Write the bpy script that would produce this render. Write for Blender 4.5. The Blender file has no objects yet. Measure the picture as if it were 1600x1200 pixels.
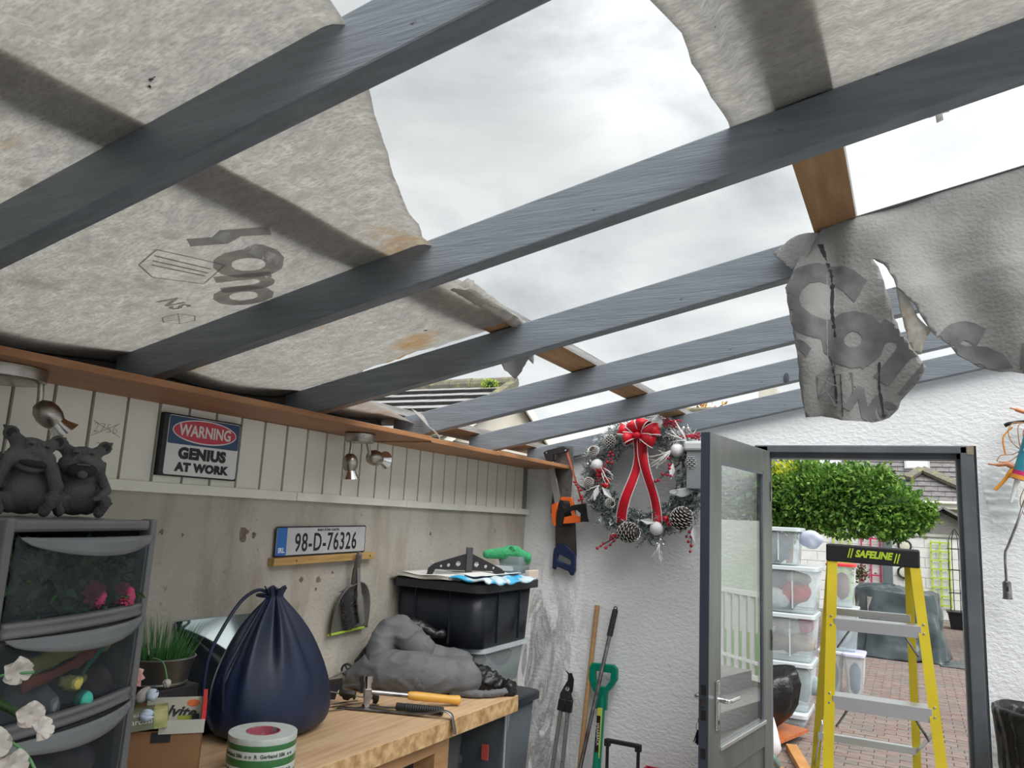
import bpy, bmesh, math, random
from mathutils import Vector, Matrix, noise, Euler
R = random.Random(7)
PI = math.pi
SC = bpy.context.scene
COL = SC.collection
V = Vector
# ---------------------------------------------------------------- camera, world, light, exposure
cam = bpy.data.cameras.new('camera'); co = bpy.data.objects.new('camera', cam); COL.objects.link(co)
yaw, pit, rol = math.radians(-27.6), math.radians(9.8), math.radians(2.94)
fw = V((math.sin(yaw)*math.cos(pit), math.cos(yaw)*math.cos(pit), math.sin(pit)))
rt = V((math.cos(yaw), -math.sin(yaw), 0)); up = rt.cross(fw)
rt2 = rt*math.cos(rol)+up*math.sin(rol); up2 = up*math.cos(rol)-rt*math.sin(rol)
M = Matrix((rt2, up2, -fw)).transposed().to_4x4(); M.translation = V((0, 0, 1.6))
co.matrix_world = M
cam.sensor_width = 36; cam.lens = 1202/1600*36; cam.clip_start = 0.02; cam.clip_end = 300
SC.camera = co
SC.view_settings.view_transform = 'Standard'; SC.view_settings.look = 'None'
SC.view_settings.gamma = 1; SC.view_settings.use_curve_mapping = False
SC.view_settings.exposure = 0.34
SKY = .70
w = bpy.data.worlds.new('overcast_sky'); SC.world = w; w.use_nodes = True
nt = w.node_tree; nt.nodes.clear()
def N(t, **k):
    n = nt.nodes.new(t)
    for a, b in k.items(): setattr(n, a, b)
    return n
tc = N('ShaderNodeTexCoord')
mp = N('ShaderNodeMapping'); mp.inputs['Scale'].default_value = (1, 1, 2.2)
nz = N('ShaderNodeTexNoise'); nz.inputs['Scale'].default_value = 2.6; nz.inputs['Detail'].default_value = 8; nz.inputs['Roughness'].default_value = .55; nz.inputs['Distortion'].default_value = .4
nt.links.new(tc.outputs['Generated'], mp.inputs[0]); nt.links.new(mp.outputs[0], nz.inputs['Vector'])
cr = N('ShaderNodeValToRGB')
e = cr.color_ramp.elements
e[0].position = .32; e[0].color = (.53, .57, .60, 1)
e[1].position = .66; e[1].color = (.90, .92, .92, 1)
m_ = cr.color_ramp.elements.new(.48); m_.color = (.73, .765, .78, 1)
nt.links.new(nz.outputs['Fac'], cr.inputs[0])
# thin patches of the cloud deck where the veiled sun comes through
def lobe(d, width, amp):
    dn = N('ShaderNodeVectorMath', operation='DOT_PRODUCT'); dn.inputs[1].default_value = V(d).normalized()
    nt.links.new(tc.outputs['Generated'], dn.inputs[0])
    mr = N('ShaderNodeMapRange', interpolation_type='SMOOTHERSTEP'); mr.inputs[1].default_value = math.cos(width); mr.inputs[2].default_value = 1; mr.inputs[4].default_value = amp
    nt.links.new(dn.outputs['Value'], mr.inputs[0]); return mr.outputs[0]
a1 = lobe((-.17, .80, .70), .34, .40); a2 = lobe((.42, .93, .50), .60, .4); a3 = lobe((.3, .7, 1.5), .9, .2)
ad = N('ShaderNodeMath', operation='ADD'); nt.links.new(a1, ad.inputs[0]); nt.links.new(a2, ad.inputs[1])
ad3 = N('ShaderNodeMath', operation='ADD'); nt.links.new(ad.outputs[0], ad3.inputs[0]); nt.links.new(a3, ad3.inputs[1])
# brighter towards the horizon
sx = N('ShaderNodeSeparateXYZ'); nt.links.new(tc.outputs['Generated'], sx.inputs[0])
hz = N('ShaderNodeMapRange'); hz.inputs[1].default_value = .0; hz.inputs[2].default_value = .45; hz.inputs[3].default_value = .35; hz.inputs[4].default_value = 0
nt.links.new(sx.outputs['Z'], hz.inputs[0])
ad4 = N('ShaderNodeMath', operation='ADD'); nt.links.new(ad3.outputs[0], ad4.inputs[0]); nt.links.new(hz.outputs[0], ad4.inputs[1])
nmul = N('ShaderNodeMapRange'); nmul.inputs[1].default_value = .35; nmul.inputs[2].default_value = .6; nmul.inputs[3].default_value = .35; nmul.inputs[4].default_value = 1.2
nt.links.new(nz.outputs['Fac'], nmul.inputs[0])
mu = N('ShaderNodeMath', operation='MULTIPLY'); nt.links.new(ad4.outputs[0], mu.inputs[0]); nt.links.new(nmul.outputs[0], mu.inputs[1])
one = N('ShaderNodeMath', operation='ADD'); one.inputs[1].default_value = SKY; nt.links.new(mu.outputs[0], one.inputs[0])
bg = N('ShaderNodeBackground'); ow = N('ShaderNodeOutputWorld')
nt.links.new(cr.outputs[0], bg.inputs[0]); nt.links.new(one.outputs[0], bg.inputs[1]); nt.links.new(bg.outputs[0], ow.inputs[0])
sd = bpy.data.lights.new('veiled_sun', 'SUN'); sd.energy = 4.5; sd.angle = math.radians(60); sd.color = (1, .985, .96)
so = bpy.data.objects.new('veiled_sun', sd); COL.objects.link(so)
so.rotation_euler = V((.62, -.46, 1.0)).to_track_quat('Z', 'Y').to_euler()

# ---------------------------------------------------------------- helpers
WM = {}
def tagp(o, label=None, cat=None, group=None, kind=None):
    if label: o['label'] = label
    if cat: o['category'] = cat
    if group: o['group'] = group
    if kind: o['kind'] = kind
    return o
def T(name, label, cat, loc=(0, 0, 0), rz=0, group=None, kind=None):
    o = bpy.data.objects.new(name, None); COL.objects.link(o); o.empty_display_size = .05
    o.location = loc; o.rotation_euler = (0, 0, rz)
    WM[o] = Matrix.Translation(V(loc)) @ Matrix.Rotation(rz, 4, 'Z')
    return tagp(o, label, cat, group, kind)
def P(name, bm, m, parent=None, local=False, smooth=False, label=None, cat=None, group=None, kind=None, bev=0):
    if isinstance(bm, bpy.types.Mesh): me = bm
    else:
        if parent is not None and not local: bm.transform(WM[parent].inverted())
        if smooth != 'keep': bmesh.ops.recalc_face_normals(bm, faces=bm.faces)
        me = bpy.data.meshes.new(name); bm.to_mesh(me); bm.free()
    for mm in (m if isinstance(m, (list, tuple)) else [m]): me.materials.append(mm)
    if smooth:
        for p in me.polygons: p.use_smooth = True
    o = bpy.data.objects.new(name, me); COL.objects.link(o)
    if parent is not None: o.parent = parent; WM[o] = WM[parent]
    else: WM[o] = Matrix()
    if bev:
        b = o.modifiers.new('bevel', 'BEVEL'); b.width = bev; b.segments = 2; b.limit_method = 'ANGLE'; b.angle_limit = .7
    if smooth and smooth != 'all':
        s = o.modifiers.new('split', 'EDGE_SPLIT'); s.split_angle = math.radians(40)
    return tagp(o, label, cat, group, kind)
def NB(): return bmesh.new()
def box(bm, x0, x1, y0, y1, z0, z1, mi=0, M=None):
    vs = [bm.verts.new(V(p) if M is None else M @ V(p)) for p in
          [(x0, y0, z0), (x1, y0, z0), (x1, y1, z0), (x0, y1, z0), (x0, y0, z1), (x1, y0, z1), (x1, y1, z1), (x0, y1, z1)]]
    for f in [(0, 3, 2, 1), (4, 5, 6, 7), (0, 1, 5, 4), (1, 2, 6, 5), (2, 3, 7, 6), (3, 0, 4, 7)]:
        bm.faces.new([vs[i] for i in f]).material_index = mi
    return bm
def beam(bm, p, q, wd, ht, upv=(0, 0, 1)):
    p, q = V(p), V(q); d = (q-p); L = d.length; d.normalize(); s = d.cross(V(upv)).normalized(); u = s.cross(d)
    Mx = Matrix((d, s, u)).transposed().to_4x4(); Mx.translation = p
    return box(bm, 0, L, -wd/2, wd/2, -ht/2, ht/2, M=Mx)
def frame(t, prev):
    n = prev - t*prev.dot(t)
    if n.length < 1e-4: n = t.orthogonal()
    return n.normalized()
def tube(bm, pts, r, n=8, cap=True, flat=1.0, nrm=None):
    pts = [V(p) for p in pts]; k = len(pts); rings = []
    pn = V(nrm) if nrm else V((.13, .27, .95))
    for i, p in enumerate(pts):
        t = (pts[min(i+1, k-1)]-pts[max(i-1, 0)])
        t = t.normalized() if t.length > 1e-9 else V((0, 0, 1))
        pn = frame(t, pn); b = t.cross(pn)
        rr = r[i] if isinstance(r, (list, tuple)) else r
        rings.append([bm.verts.new(p+(pn*math.cos(a)+b*math.sin(a)*flat)*rr) for a in [2*PI*j/n for j in range(n)]])
    for a, b in zip(rings, rings[1:]):
        for j in range(n): bm.faces.new((a[j], a[(j+1) % n], b[(j+1) % n], b[j]))
    if cap: bm.faces.new(rings[0][::-1]); bm.faces.new(rings[-1])
    return bm
def spline(pts, n=8):
    pts = [V(p) for p in pts]; out = []
    for i in range(len(pts)-1):
        p0 = pts[max(i-1, 0)]; p1 = pts[i]; p2 = pts[i+1]; p3 = pts[min(i+2, len(pts)-1)]
        for j in range(n):
            t = j/n
            out.append(.5*((2*p1)+(p2-p0)*t+(2*p0-5*p1+4*p2-p3)*t*t+(3*p1-p0-3*p2+p3)*t**3))
    return out+[pts[-1]]
def lathe(bm, prof, c=(0, 0, 0), n=24, M=None, sx=1, sy=1):
    c = V(c); rings = []
    for r, z in prof:
        if r < 1e-6: v = V((0, 0, z)); rings.append([bm.verts.new((M @ v if M else v)+c)]); continue
        rings.append([bm.verts.new((M @ V((r*math.cos(a)*sx, r*math.sin(a)*sy, z)) if M else V((r*math.cos(a)*sx, r*math.sin(a)*sy, z)))+c) for a in [2*PI*j/n for j in range(n)]])
    for a, b in zip(rings, rings[1:]):
        for j in range(n):
            if len(a) == 1 and len(b) == 1: continue
            if len(a) == 1: bm.faces.new((a[0], b[j], b[(j+1) % n]))
            elif len(b) == 1: bm.faces.new((a[j], a[(j+1) % n], b[0]))
            else: bm.faces.new((a[j], a[(j+1) % n], b[(j+1) % n], b[j]))
    return bm
def axisM(d):
    return V(d).normalized().to_track_quat('Z', 'Y').to_matrix()
def cyl(bm, p, q, r, n=16, r2=None):
    p, q = V(p), V(q); L = (q-p).length
    return lathe(bm, [(0, 0), (r, 0), (r if r2 is None else r2, L), (0, L)], p, n, axisM(q-p))
def ball(bm, c, r, sub=2, sc=(1, 1, 1), M=None, nz=0, fr=8):
    res = bmesh.ops.create_icosphere(bm, subdivisions=sub, radius=1)
    for v in res['verts']:
        p = V((v.co.x*sc[0]*r, v.co.y*sc[1]*r, v.co.z*sc[2]*r))
        if M: p = M @ p
        p += V(c)
        if nz: p += (p-V(c)).normalized()*noise.noise(p*fr)*nz
        v.co = p
    return bm
def grid(bm, f, nu, nv, thick=0, keep=None, mi=0):
    pt = [[V(f(i/nu, j/nv)) for j in range(nv+1)] for i in range(nu+1)]
    vs = [[bm.verts.new(p) for p in row] for row in pt]; fs = []
    for i in range(nu):
        for j in range(nv):
            if keep and not keep((i+.5)/nu, (j+.5)/nv): continue
            fc = bm.faces.new((vs[i][j], vs[i+1][j], vs[i+1][j+1], vs[i][j+1])); fc.material_index = mi; fs.append(fc)
    for row in vs:
        for v in row:
            if not v.link_faces: bm.verts.remove(v)
    return bm
def solid(o, t, off=-1):
    s = o.modifiers.new('thickness', 'SOLIDIFY'); s.thickness = t; s.offset = off; return o
def sub(o, n=1):
    s = o.modifiers.new('sub', 'SUBSURF'); s.levels = n; s.render_levels = n; return o
def evalmesh(o, name):
    dg = bpy.context.evaluated_depsgraph_get(); dg.update()
    me = bpy.data.meshes.new_from_object(o.evaluated_get(dg)); me.name = name
    return me
def shape(outs, depth, M, bevel=0, res=8):
    """filled 2D outlines (holes even-odd) extruded by depth, as a bmesh in world"""
    cu = bpy.data.curves.new('c', 'CURVE'); cu.dimensions = '2D'; cu.fill_mode = 'BOTH'; cu.extrude = depth/2; cu.bevel_depth = bevel; cu.bevel_resolution = 1
    for o_ in outs:
        s = cu.splines.new('POLY'); s.points.add(len(o_)-1); s.use_cyclic_u = True
        for i, p in enumerate(o_): s.points[i].co = (p[0], p[1], 0, 1)
    ob = bpy.data.objects.new('c', cu); COL.objects.link(ob)
    me = evalmesh(ob, 'c'); bpy.data.objects.remove(ob); bm = NB(); bm.from_mesh(me); bm.transform(M); bpy.data.meshes.remove(me); return bm
def text(body, size, M, depth=.0006, sx=1, bold=0, align='CENTER', shear=0, space=1):
    cu = bpy.data.curves.new('t', 'FONT'); cu.body = body; cu.size = size; cu.align_x = align; cu.align_y = 'CENTER'; cu.extrude = depth; cu.offset = bold; cu.resolution_u = 3; cu.shear = shear; cu.space_character = space
    ob = bpy.data.objects.new('t', cu); COL.objects.link(ob)
    me = evalmesh(ob, 't'); bpy.data.objects.remove(ob); bm = NB(); bm.from_mesh(me)
    bm.transform(M @ Matrix.Diagonal((sx, 1, 1, 1))); bpy.data.meshes.remove(me); return bm
def fuse(bm, vox, name, m, parent=None, smooth=3, **k):
    """voxel-join everything in bm into one continuous skin"""
    if parent is not None: bm.transform(WM[parent].inverted())
    me = bpy.data.meshes.new('f'); bm.to_mesh(me); bm.free()
    ob = bpy.data.objects.new('f', me); COL.objects.link(ob)
    r = ob.modifiers.new('r', 'REMESH'); r.mode = 'VOXEL'; r.voxel_size = vox
    s = ob.modifiers.new('s', 'SMOOTH'); s.iterations = smooth; s.factor = .5
    me2 = evalmesh(ob, name); bpy.data.objects.remove(ob); me2.materials.clear()
    return P(name, me2, m, parent, smooth='all', **k)
def MXZ(y, x=0, z=0, flip=False):   # local xy -> world xz plane facing -Y
    return Matrix(((1, 0, 0, x), (0, 0, -1, y), (0, 1, 0, z), (0, 0, 0, 1)))
def MYZ(x, y=0, z=0):               # local xy -> world yz plane facing +X
    return Matrix(((0, 0, 1, x), (1, 0, 0, y), (0, 1, 0, z), (0, 0, 0, 1)))
# ---------------------------------------------------------------- materials
MS = {}
def mat(name, col, rough=.6, metal=0, col2=None, ns=6, nd=5, nlo=.35, nhi=.65, bump=0, bs=60, trans=0, alpha=1, sc=(1, 1, 1), emit=0, spec=.5, coat=0, spots=None, wave=None, transl=0, ior=1.45):
    m = bpy.data.materials.new(name); m.use_nodes = True; t = m.node_tree; b = t.nodes['Principled BSDF']; L = t.links
    b.inputs['Roughness'].default_value = rough; b.inputs['Metallic'].default_value = metal; b.inputs['IOR'].default_value = ior
    b.inputs['Specular IOR Level'].default_value = spec; b.inputs['Coat Weight'].default_value = coat
    b.inputs['Transmission Weight'].default_value = trans; b.inputs['Alpha'].default_value = alpha
    b.inputs['Base Color'].default_value = (*col, 1)
    tc = t.nodes.new('ShaderNodeTexCoord'); mp = t.nodes.new('ShaderNodeMapping'); mp.inputs['Scale'].default_value = sc
    L.new(tc.outputs['Object'], mp.inputs[0]); cur = None
    if col2:
        n = t.nodes.new('ShaderNodeTexNoise'); n.inputs['Scale'].default_value = ns; n.inputs['Detail'].default_value = nd
        L.new(mp.outputs[0], n.inputs['Vector'])
        mr = t.nodes.new('ShaderNodeMapRange'); mr.inputs[1].default_value = nlo; mr.inputs[2].default_value = nhi; L.new(n.outputs['Fac'], mr.inputs[0])
        mx = t.nodes.new('ShaderNodeMix'); mx.data_type = 'RGBA'; mx.inputs[6].default_value = (*col, 1); mx.inputs[7].default_value = (*col2, 1)
        L.new(mr.outputs[0], mx.inputs[0]); cur = mx.outputs[2]
    if wave:
        wn = t.nodes.new('ShaderNodeTexWave'); wn.inputs['Scale'].default_value = wave[0]; wn.inputs['Distortion'].default_value = wave[1]; wn.inputs['Detail'].default_value = 3; wn.bands_direction = wave[4] if len(wave) > 4 else 'X'
        L.new(mp.outputs[0], wn.inputs['Vector'])
        mx = t.nodes.new('ShaderNodeMix'); mx.data_type = 'RGBA'; mx.inputs[7].default_value = (*wave[2], 1)
        if cur: L.new(cur, mx.inputs[6])
        else: mx.inputs[6].default_value = (*col, 1)
        mm = t.nodes.new('ShaderNodeMath'); mm.operation = 'MULTIPLY'; mm.inputs[1].default_value = wave[3]; L.new(wn.outputs['Fac'], mm.inputs[0])
        L.new(mm.outputs[0], mx.inputs[0]); cur = mx.outputs[2]
    for sp in (spots or []):   # (scale, threshold lo, hi, colour, sx,sy,sz)
        mp2 = t.nodes.new('ShaderNodeMapping'); mp2.inputs['Scale'].default_value = sp[4] if len(sp) > 4 else (1, 1, 1); mp2.inputs['Location'].default_value = (sp[0]*.3, 1.7, sp[1]); L.new(tc.outputs['Object'], mp2.inputs[0])
        n = t.nodes.new('ShaderNodeTexNoise'); n.inputs['Scale'].default_value = sp[0]; n.inputs['Detail'].default_value = 6; n.inputs['Roughness'].default_value = .6; L.new(mp2.outputs[0], n.inputs['Vector'])
        mr = t.nodes.new('ShaderNodeMapRange'); mr.inputs[1].default_value = sp[1]; mr.inputs[2].default_value = sp[2]; L.new(n.outputs['Fac'], mr.inputs[0])
        mx = t.nodes.new('ShaderNodeMix'); mx.data_type = 'RGBA'; mx.inputs[7].default_value = (*sp[3], 1)
        if cur: L.new(cur, mx.inputs[6])
        else: mx.inputs[6].default_value = (*col, 1)
        L.new(mr.outputs[0], mx.inputs[0]); cur = mx.outputs[2]
    if cur: L.new(cur, b.inputs['Base Color'])
    if bump:
        n = t.nodes.new('ShaderNodeTexNoise'); n.inputs['Scale'].default_value = bs; n.inputs['Detail'].default_value = 4; L.new(mp.outputs[0], n.inputs['Vector'])
        bp = t.nodes.new('ShaderNodeBump'); bp.inputs['Strength'].default_value = bump; bp.inputs['Distance'].default_value = .01
        L.new(n.outputs['Fac'], bp.inputs['Height']); L.new(bp.outputs[0], b.inputs['Normal'])
    if transl:
        tr = t.nodes.new('ShaderNodeBsdfTranslucent'); ms = t.nodes.new('ShaderNodeMixShader'); ms.inputs[0].default_value = transl
        if cur: L.new(cur, tr.inputs[0])
        else: tr.inputs[0].default_value = (*col, 1)
        L.new(b.outputs[0], ms.inputs[1]); L.new(tr.outputs[0], ms.inputs[2]); L.new(ms.outputs[0], t.nodes['Material Output'].inputs[0])
    if emit: b.inputs['Emission Color'].default_value = (*col, 1); b.inputs['Emission Strength'].default_value = emit
    MS[name] = m; return m
def clear(name, col=(.9, .93, .95), fac=.25, rough=.12, lo=None):
    """thin see-through plastic or glass: straight transparency plus a glossy/frosted coat"""
    m = bpy.data.materials.new(name); m.use_nodes = True; t = m.node_tree; b = t.nodes['Principled BSDF']; L = t.links
    b.inputs['Base Color'].default_value = (*col, 1); b.inputs['Roughness'].default_value = rough
    tr = t.nodes.new('ShaderNodeBsdfTransparent'); tr.inputs[0].default_value = (*(lo or [min(1, c+.04) for c in col]), 1)
    ms = t.nodes.new('ShaderNodeMixShader'); fr = t.nodes.new('ShaderNodeFresnel'); fr.inputs[0].default_value = 1.5
    mx = t.nodes.new('ShaderNodeMath'); mx.operation = 'MAXIMUM'; mx.inputs[1].default_value = fac
    ge = t.nodes.new('ShaderNodeNewGeometry'); iv = t.nodes.new('ShaderNodeMath'); iv.operation = 'SUBTRACT'; iv.inputs[0].default_value = 1; L.new(ge.outputs['Backfacing'], iv.inputs[1])
    mf = t.nodes.new('ShaderNodeMath'); mf.operation = 'MULTIPLY'; L.new(fr.outputs[0], mf.inputs[0]); L.new(iv.outputs[0], mf.inputs[1])   # inner faces do not mirror
    L.new(mf.outputs[0], mx.inputs[0]); L.new(mx.outputs[0], ms.inputs[0])
    L.new(tr.outputs[0], ms.inputs[1]); L.new(b.outputs[0], ms.inputs[2]); L.new(ms.outputs[0], t.nodes['Material Output'].inputs[0])
    MS[name] = m; return m
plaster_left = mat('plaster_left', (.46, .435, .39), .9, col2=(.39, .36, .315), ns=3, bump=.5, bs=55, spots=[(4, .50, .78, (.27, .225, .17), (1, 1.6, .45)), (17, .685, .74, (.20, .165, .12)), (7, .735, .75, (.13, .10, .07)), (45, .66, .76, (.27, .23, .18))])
plaster_back = mat('plaster_back', (.80, .82, .84), .85, col2=(.74, .76, .78), ns=2, bump=.55, bs=45, sc=(1, 1, 1.6))
plaster_ext = mat('plaster_ext', (.72, .72, .69), .9, col2=(.6, .6, .57), ns=4, bump=.3)
white_board = mat('white_board', (.80, .79, .72), .5, col2=(.73, .72, .64), ns=7, bump=.04)
groove_dark = mat('groove_dark', (.25, .24, .21), .8)
soffit_wood = mat('soffit_wood', (.36, .17, .075), .55, col2=(.25, .105, .045), ns=5, sc=(8, 1, 8), bump=.1, wave=(3, 3, (.42, .22, .1), .4), spots=[(9, .68, .74, (.10, .05, .03))])
grey_paint = mat('grey_paint', (.190, .216, .246), .42, col2=(.145, .166, .19), ns=4, sc=(1, 14, 14), bump=.22, bs=14, spots=[(14, .70, .74, (.04, .045, .05), (1, 2, 2))])
grey_paint2 = mat('grey_paint_frame', (.115, .13, .15), .4, col2=(.09, .1, .115), ns=6, bump=.1, bs=30)
door_paint = mat('door_paint', (.085, .095, .09), .35, col2=(.12, .125, .115), ns=3, sc=(3, 3, .6), bump=.12, bs=20)
door_edge = mat('door_edge_paint', (.035, .045, .065), .4)
raw_wood = mat('raw_wood', (.42, .25, .12), .65, col2=(.30, .165, .075), ns=4, sc=(9, 1, 9), bump=.15, spots=[(11, .7, .74, (.1, .05, .03))])
weather_wood = mat('weather_wood', (.33, .33, .33), .8, col2=(.2, .19, .18), ns=5, sc=(10, 1, 10), bump=.3, bs=20)
dark_gap = mat('dark_timber', (.045, .045, .045), .8, col2=(.08, .07, .06), ns=9, bump=.2)
concrete = mat('concrete', (.34, .33, .31), .8, col2=(.26, .25, .24), ns=3, bump=.2)
membrane = mat('membrane', (.74, .73, .70), .75, col2=(.60, .59, .57), ns=24, nd=10, nlo=.3, nhi=.7, sc=(1, 1.7, 1), transl=.62, bump=.10, bs=140,
    spots=[(75, .42, .8, (.46, .45, .43), (1, 2.6, 1)), (11, .5, .85, (.52, .51, .49), (1, 2.2, 1)), (2.1, .60, .74, (.58, .42, .24), (1, 1.6, 1)), (19, .715, .74, (.12, .11, .10)), (6, .62, .8, (.45, .42, .38))])
membrane_dark = mat('membrane_weathered', (.43, .43, .42), .8, col2=(.26, .26, .25), ns=7, nd=9, nlo=.25, nhi=.7, transl=.35, bump=.3, bs=110, spots=[(6, .62, .8, (.20, .20, .19)), (40, .71, .75, (.08, .08, .08))])
# water stains running down the back wall near its left corner
_t = plaster_back.node_tree; _b = _t.nodes['Principled BSDF']; _l = _t.links; _src = _b.inputs['Base Color'].links[0].from_socket
_tc = _t.nodes.new('ShaderNodeTexCoord'); _sx = _t.nodes.new('ShaderNodeSeparateXYZ'); _l.new(_tc.outputs['Object'], _sx.inputs[0])
_n = _t.nodes.new('ShaderNodeTexNoise'); _n.inputs['Scale'].default_value = 3.2; _n.inputs['Detail'].default_value = 9; _n.inputs['Roughness'].default_value = .62; _n.inputs['Distortion'].default_value = 1.6
_mp = _t.nodes.new('ShaderNodeMapping'); _mp.inputs['Scale'].default_value = (2.4, 1, .6); _l.new(_tc.outputs['Object'], _mp.inputs[0]); _l.new(_mp.outputs[0], _n.inputs['Vector'])
_r = _t.nodes.new('ShaderNodeValToRGB'); _e = _r.color_ramp.elements; _e[0].position = .40; _e[0].color = (.0, .0, .0, 1); _e[1].position = .66; _e[1].color = (.25, .25, .25, 1); _q = _e.new(.50); _q.color = (.8, .8, .8, 1); _q = _e.new(.56); _q.color = (.5, .5, .5, 1); _l.new(_n.outputs['Fac'], _r.inputs[0])
_mx = _t.nodes.new('ShaderNodeMapRange'); _mx.inputs[1].default_value = -1.62; _mx.inputs[2].default_value = -1.92; _l.new(_sx.outputs['X'], _mx.inputs[0])
_mz = _t.nodes.new('ShaderNodeMapRange'); _mz.inputs[1].default_value = 1.45; _mz.inputs[2].default_value = 1.0; _l.new(_sx.outputs['Z'], _mz.inputs[0])
_m1 = _t.nodes.new('ShaderNodeMath'); _m1.operation = 'MULTIPLY'; _l.new(_mx.outputs[0], _m1.inputs[0]); _l.new(_mz.outputs[0], _m1.inputs[1])
_m2 = _t.nodes.new('ShaderNodeMath'); _m2.operation = 'MULTIPLY'; _l.new(_m1.outputs[0], _m2.inputs[0]); _l.new(_r.outputs[0], _m2.inputs[1])
_c = _t.nodes.new('ShaderNodeMix'); _c.data_type = 'RGBA'; _c.inputs[7].default_value = (.16, .16, .16, 1); _l.new(_m2.outputs[0], _c.inputs[0]); _l.new(_src, _c.inputs[6]); _l.new(_c.outputs[2], _b.inputs['Base Color'])
ink = mat('print_ink', (.12, .12, .125), .8, transl=.2, col2=(.2, .2, .2), ns=20)
ink_faint = mat('print_ink_faint', (.42, .41, .40), .8, transl=.6, col2=(.5, .49, .47), ns=20)
# ---------------------------------------------------------------- room shell
XL, YB, RS = -2.11, 4.30, .211
zb = lambda x: 2.133+RS*(x+1.019)      # underside of the rafters
YR = [.075, .767, 1.45, 2.155, 2.85, 3.535, 4.24]
bm = box(NB(), -2.5, 2.6, -1.6, 4.55, -.2, 0); P('floor', bm, concrete, kind='structure')
bm = box(NB(), XL-.22, XL, -1.6, YB+.24, 0, 1.93); wl = P('wall_left', bm, plaster_left, kind='structure')
chipm = mat('bare_render', (.22, .18, .14), .95, col2=(.13, .10, .08), ns=40, bump=.8, bs=60)
for cy_, cz_, cr_ in ((2.04, 1.498, .034), (2.09, 1.492, .014), (1.70, 1.50, .012), (1.78, 1.49, .008), (1.66, 1.33, .02), (2.36, 1.32, .013), (2.46, 1.315, .016), (2.45, 1.28, .008), (2.54, 1.34, .008), (2.56, 1.39, .008), (3.25, 1.50, .012)):
    bm = NB(); n_ = 22; c_ = bm.verts.new((XL-.004, cy_, cz_)); rg_ = [bm.verts.new((XL+.0012, cy_+cr_*(.75+.7*noise.noise(V((math.cos(a)*2+cy_*9, math.sin(a)*2, cz_*7))))*math.cos(a), cz_+cr_*(.75+.7*noise.noise(V((math.cos(a)*2+cy_*9, math.sin(a)*2, cz_*7+3))))*math.sin(a))) for a in [2*PI*j/n_ for j in range(n_)]]
    for j in range(n_): bm.faces.new((c_, rg_[j], rg_[(j+1) % n_]))
    for v in bm.verts: v.co.x = max(v.co.x, XL+.0008)
    P('chip', bm, chipm, wl)
P('wall_right_unseen', box(NB(), 2.4, 2.6, -1.6, YB+.24, 0, .85), plaster_back, kind='structure')  # unseen low wall, kept short so side daylight reaches the left wall
bm = NB(); box(bm, 2.30, 2.42, -1.6, YB+.24, 2.62, 2.80); P('trim_5', bm, grey_paint, kind='structure')  # unseen beam and posts, added to leave this side open to daylight
for i, y_ in enumerate((-1.5, .4, 2.3, 4.2)): P('trim_%d' % (6+i), box(NB(), 2.42, 2.52, y_, y_+.10, .85, 2.80), grey_paint, kind='structure')
P('wall_front_unseen', box(NB(), XL, 2.6, -1.8, -1.6, 0, 2.6), plaster_back, kind='structure')  # unseen wall behind the camera, added to keep the near end dark
# back wall with the door opening
DX0, DX1, DZ = -.745, .285, 2.05
bm = NB()
for x0, x1, z0, z1a, z1b in ((XL, DX0, 0, None, None), (DX1, 2.4, 0, None, None), (DX0, DX1, DZ, None, None)):
    n = 1
    ta, tb = zb(x0)+.006, zb(x1)+.006
    vs = [bm.verts.new(p) for p in [(x0, YB, z0), (x1, YB, z0), (x1, YB, tb), (x0, YB, ta), (x0, YB+.24, z0), (x1, YB+.24, z0), (x1, YB+.24, tb), (x0, YB+.24, ta)]]
    for f in [(0, 1, 2, 3), (5, 4, 7, 6), (3, 2, 6, 7), (0, 4, 5, 1), (1, 5, 6, 2), (4, 0, 3, 7)]: bm.faces.new([vs[i] for i in f])
P('wall_back', bm, plaster_back, kind='structure')
# white tongue-and-groove cladding above the plaster
tr = T('trim_1', None, None, (XL, 0, 1.62), kind='structure')
P('backing', box(NB(), XL, XL+.004, -.9, YB, 1.63, 1.9), groove_dark, tr)
bme = bpy.data.meshes.new('board'); b_ = box(NB(), .003, .014, .005, .1075, .01, .277); b_.to_mesh(bme); b_.free(); bme.materials.append(white_board)
k0 = 1.169-.113*18
k = 0
while k0+.113*k < YB-.1:
    o = bpy.data.objects.new('board', bme); COL.objects.link(o); o.parent = tr; o.location = (R.uniform(-.0008, .0008), k0+.113*k+.0065, 0); k += 1
for a, b in ((-.9, .2), (.203, 2.268), (2.272, 3.0), (3.003, YB)):
    P('rail', box(NB(), XL, XL+.022, a, b, 1.619+R.uniform(-.001, .001), 1.652), white_board, tr, bev=.002)
# red timber soffit
tr = T('trim_2', None, None, (XL, 0, 1.9), kind='structure')
for i, (a, b, xo, dz) in enumerate(((-.9, 1.95, -1.78, 0), (1.952, 2.73, -1.795, .002), (2.735, 3.35, -1.80, -.003), (3.352, YB, -1.80, .001))):
    P('plank', box(NB(), XL, xo, a, b, 1.897+dz, 1.917+dz), soffit_wood, tr, bev=.002)
# wall plate and blocking between rafter feet
P('trim_3', box(NB(), -2.2, -2.02, -.9, YB, 1.918, 1.955), dark_gap, kind='structure')
P('trim_10', box(NB(), -2.22, -2.15, -1.5, 2.84, 1.955, 2.03), dark_gap, kind='structure')
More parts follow.
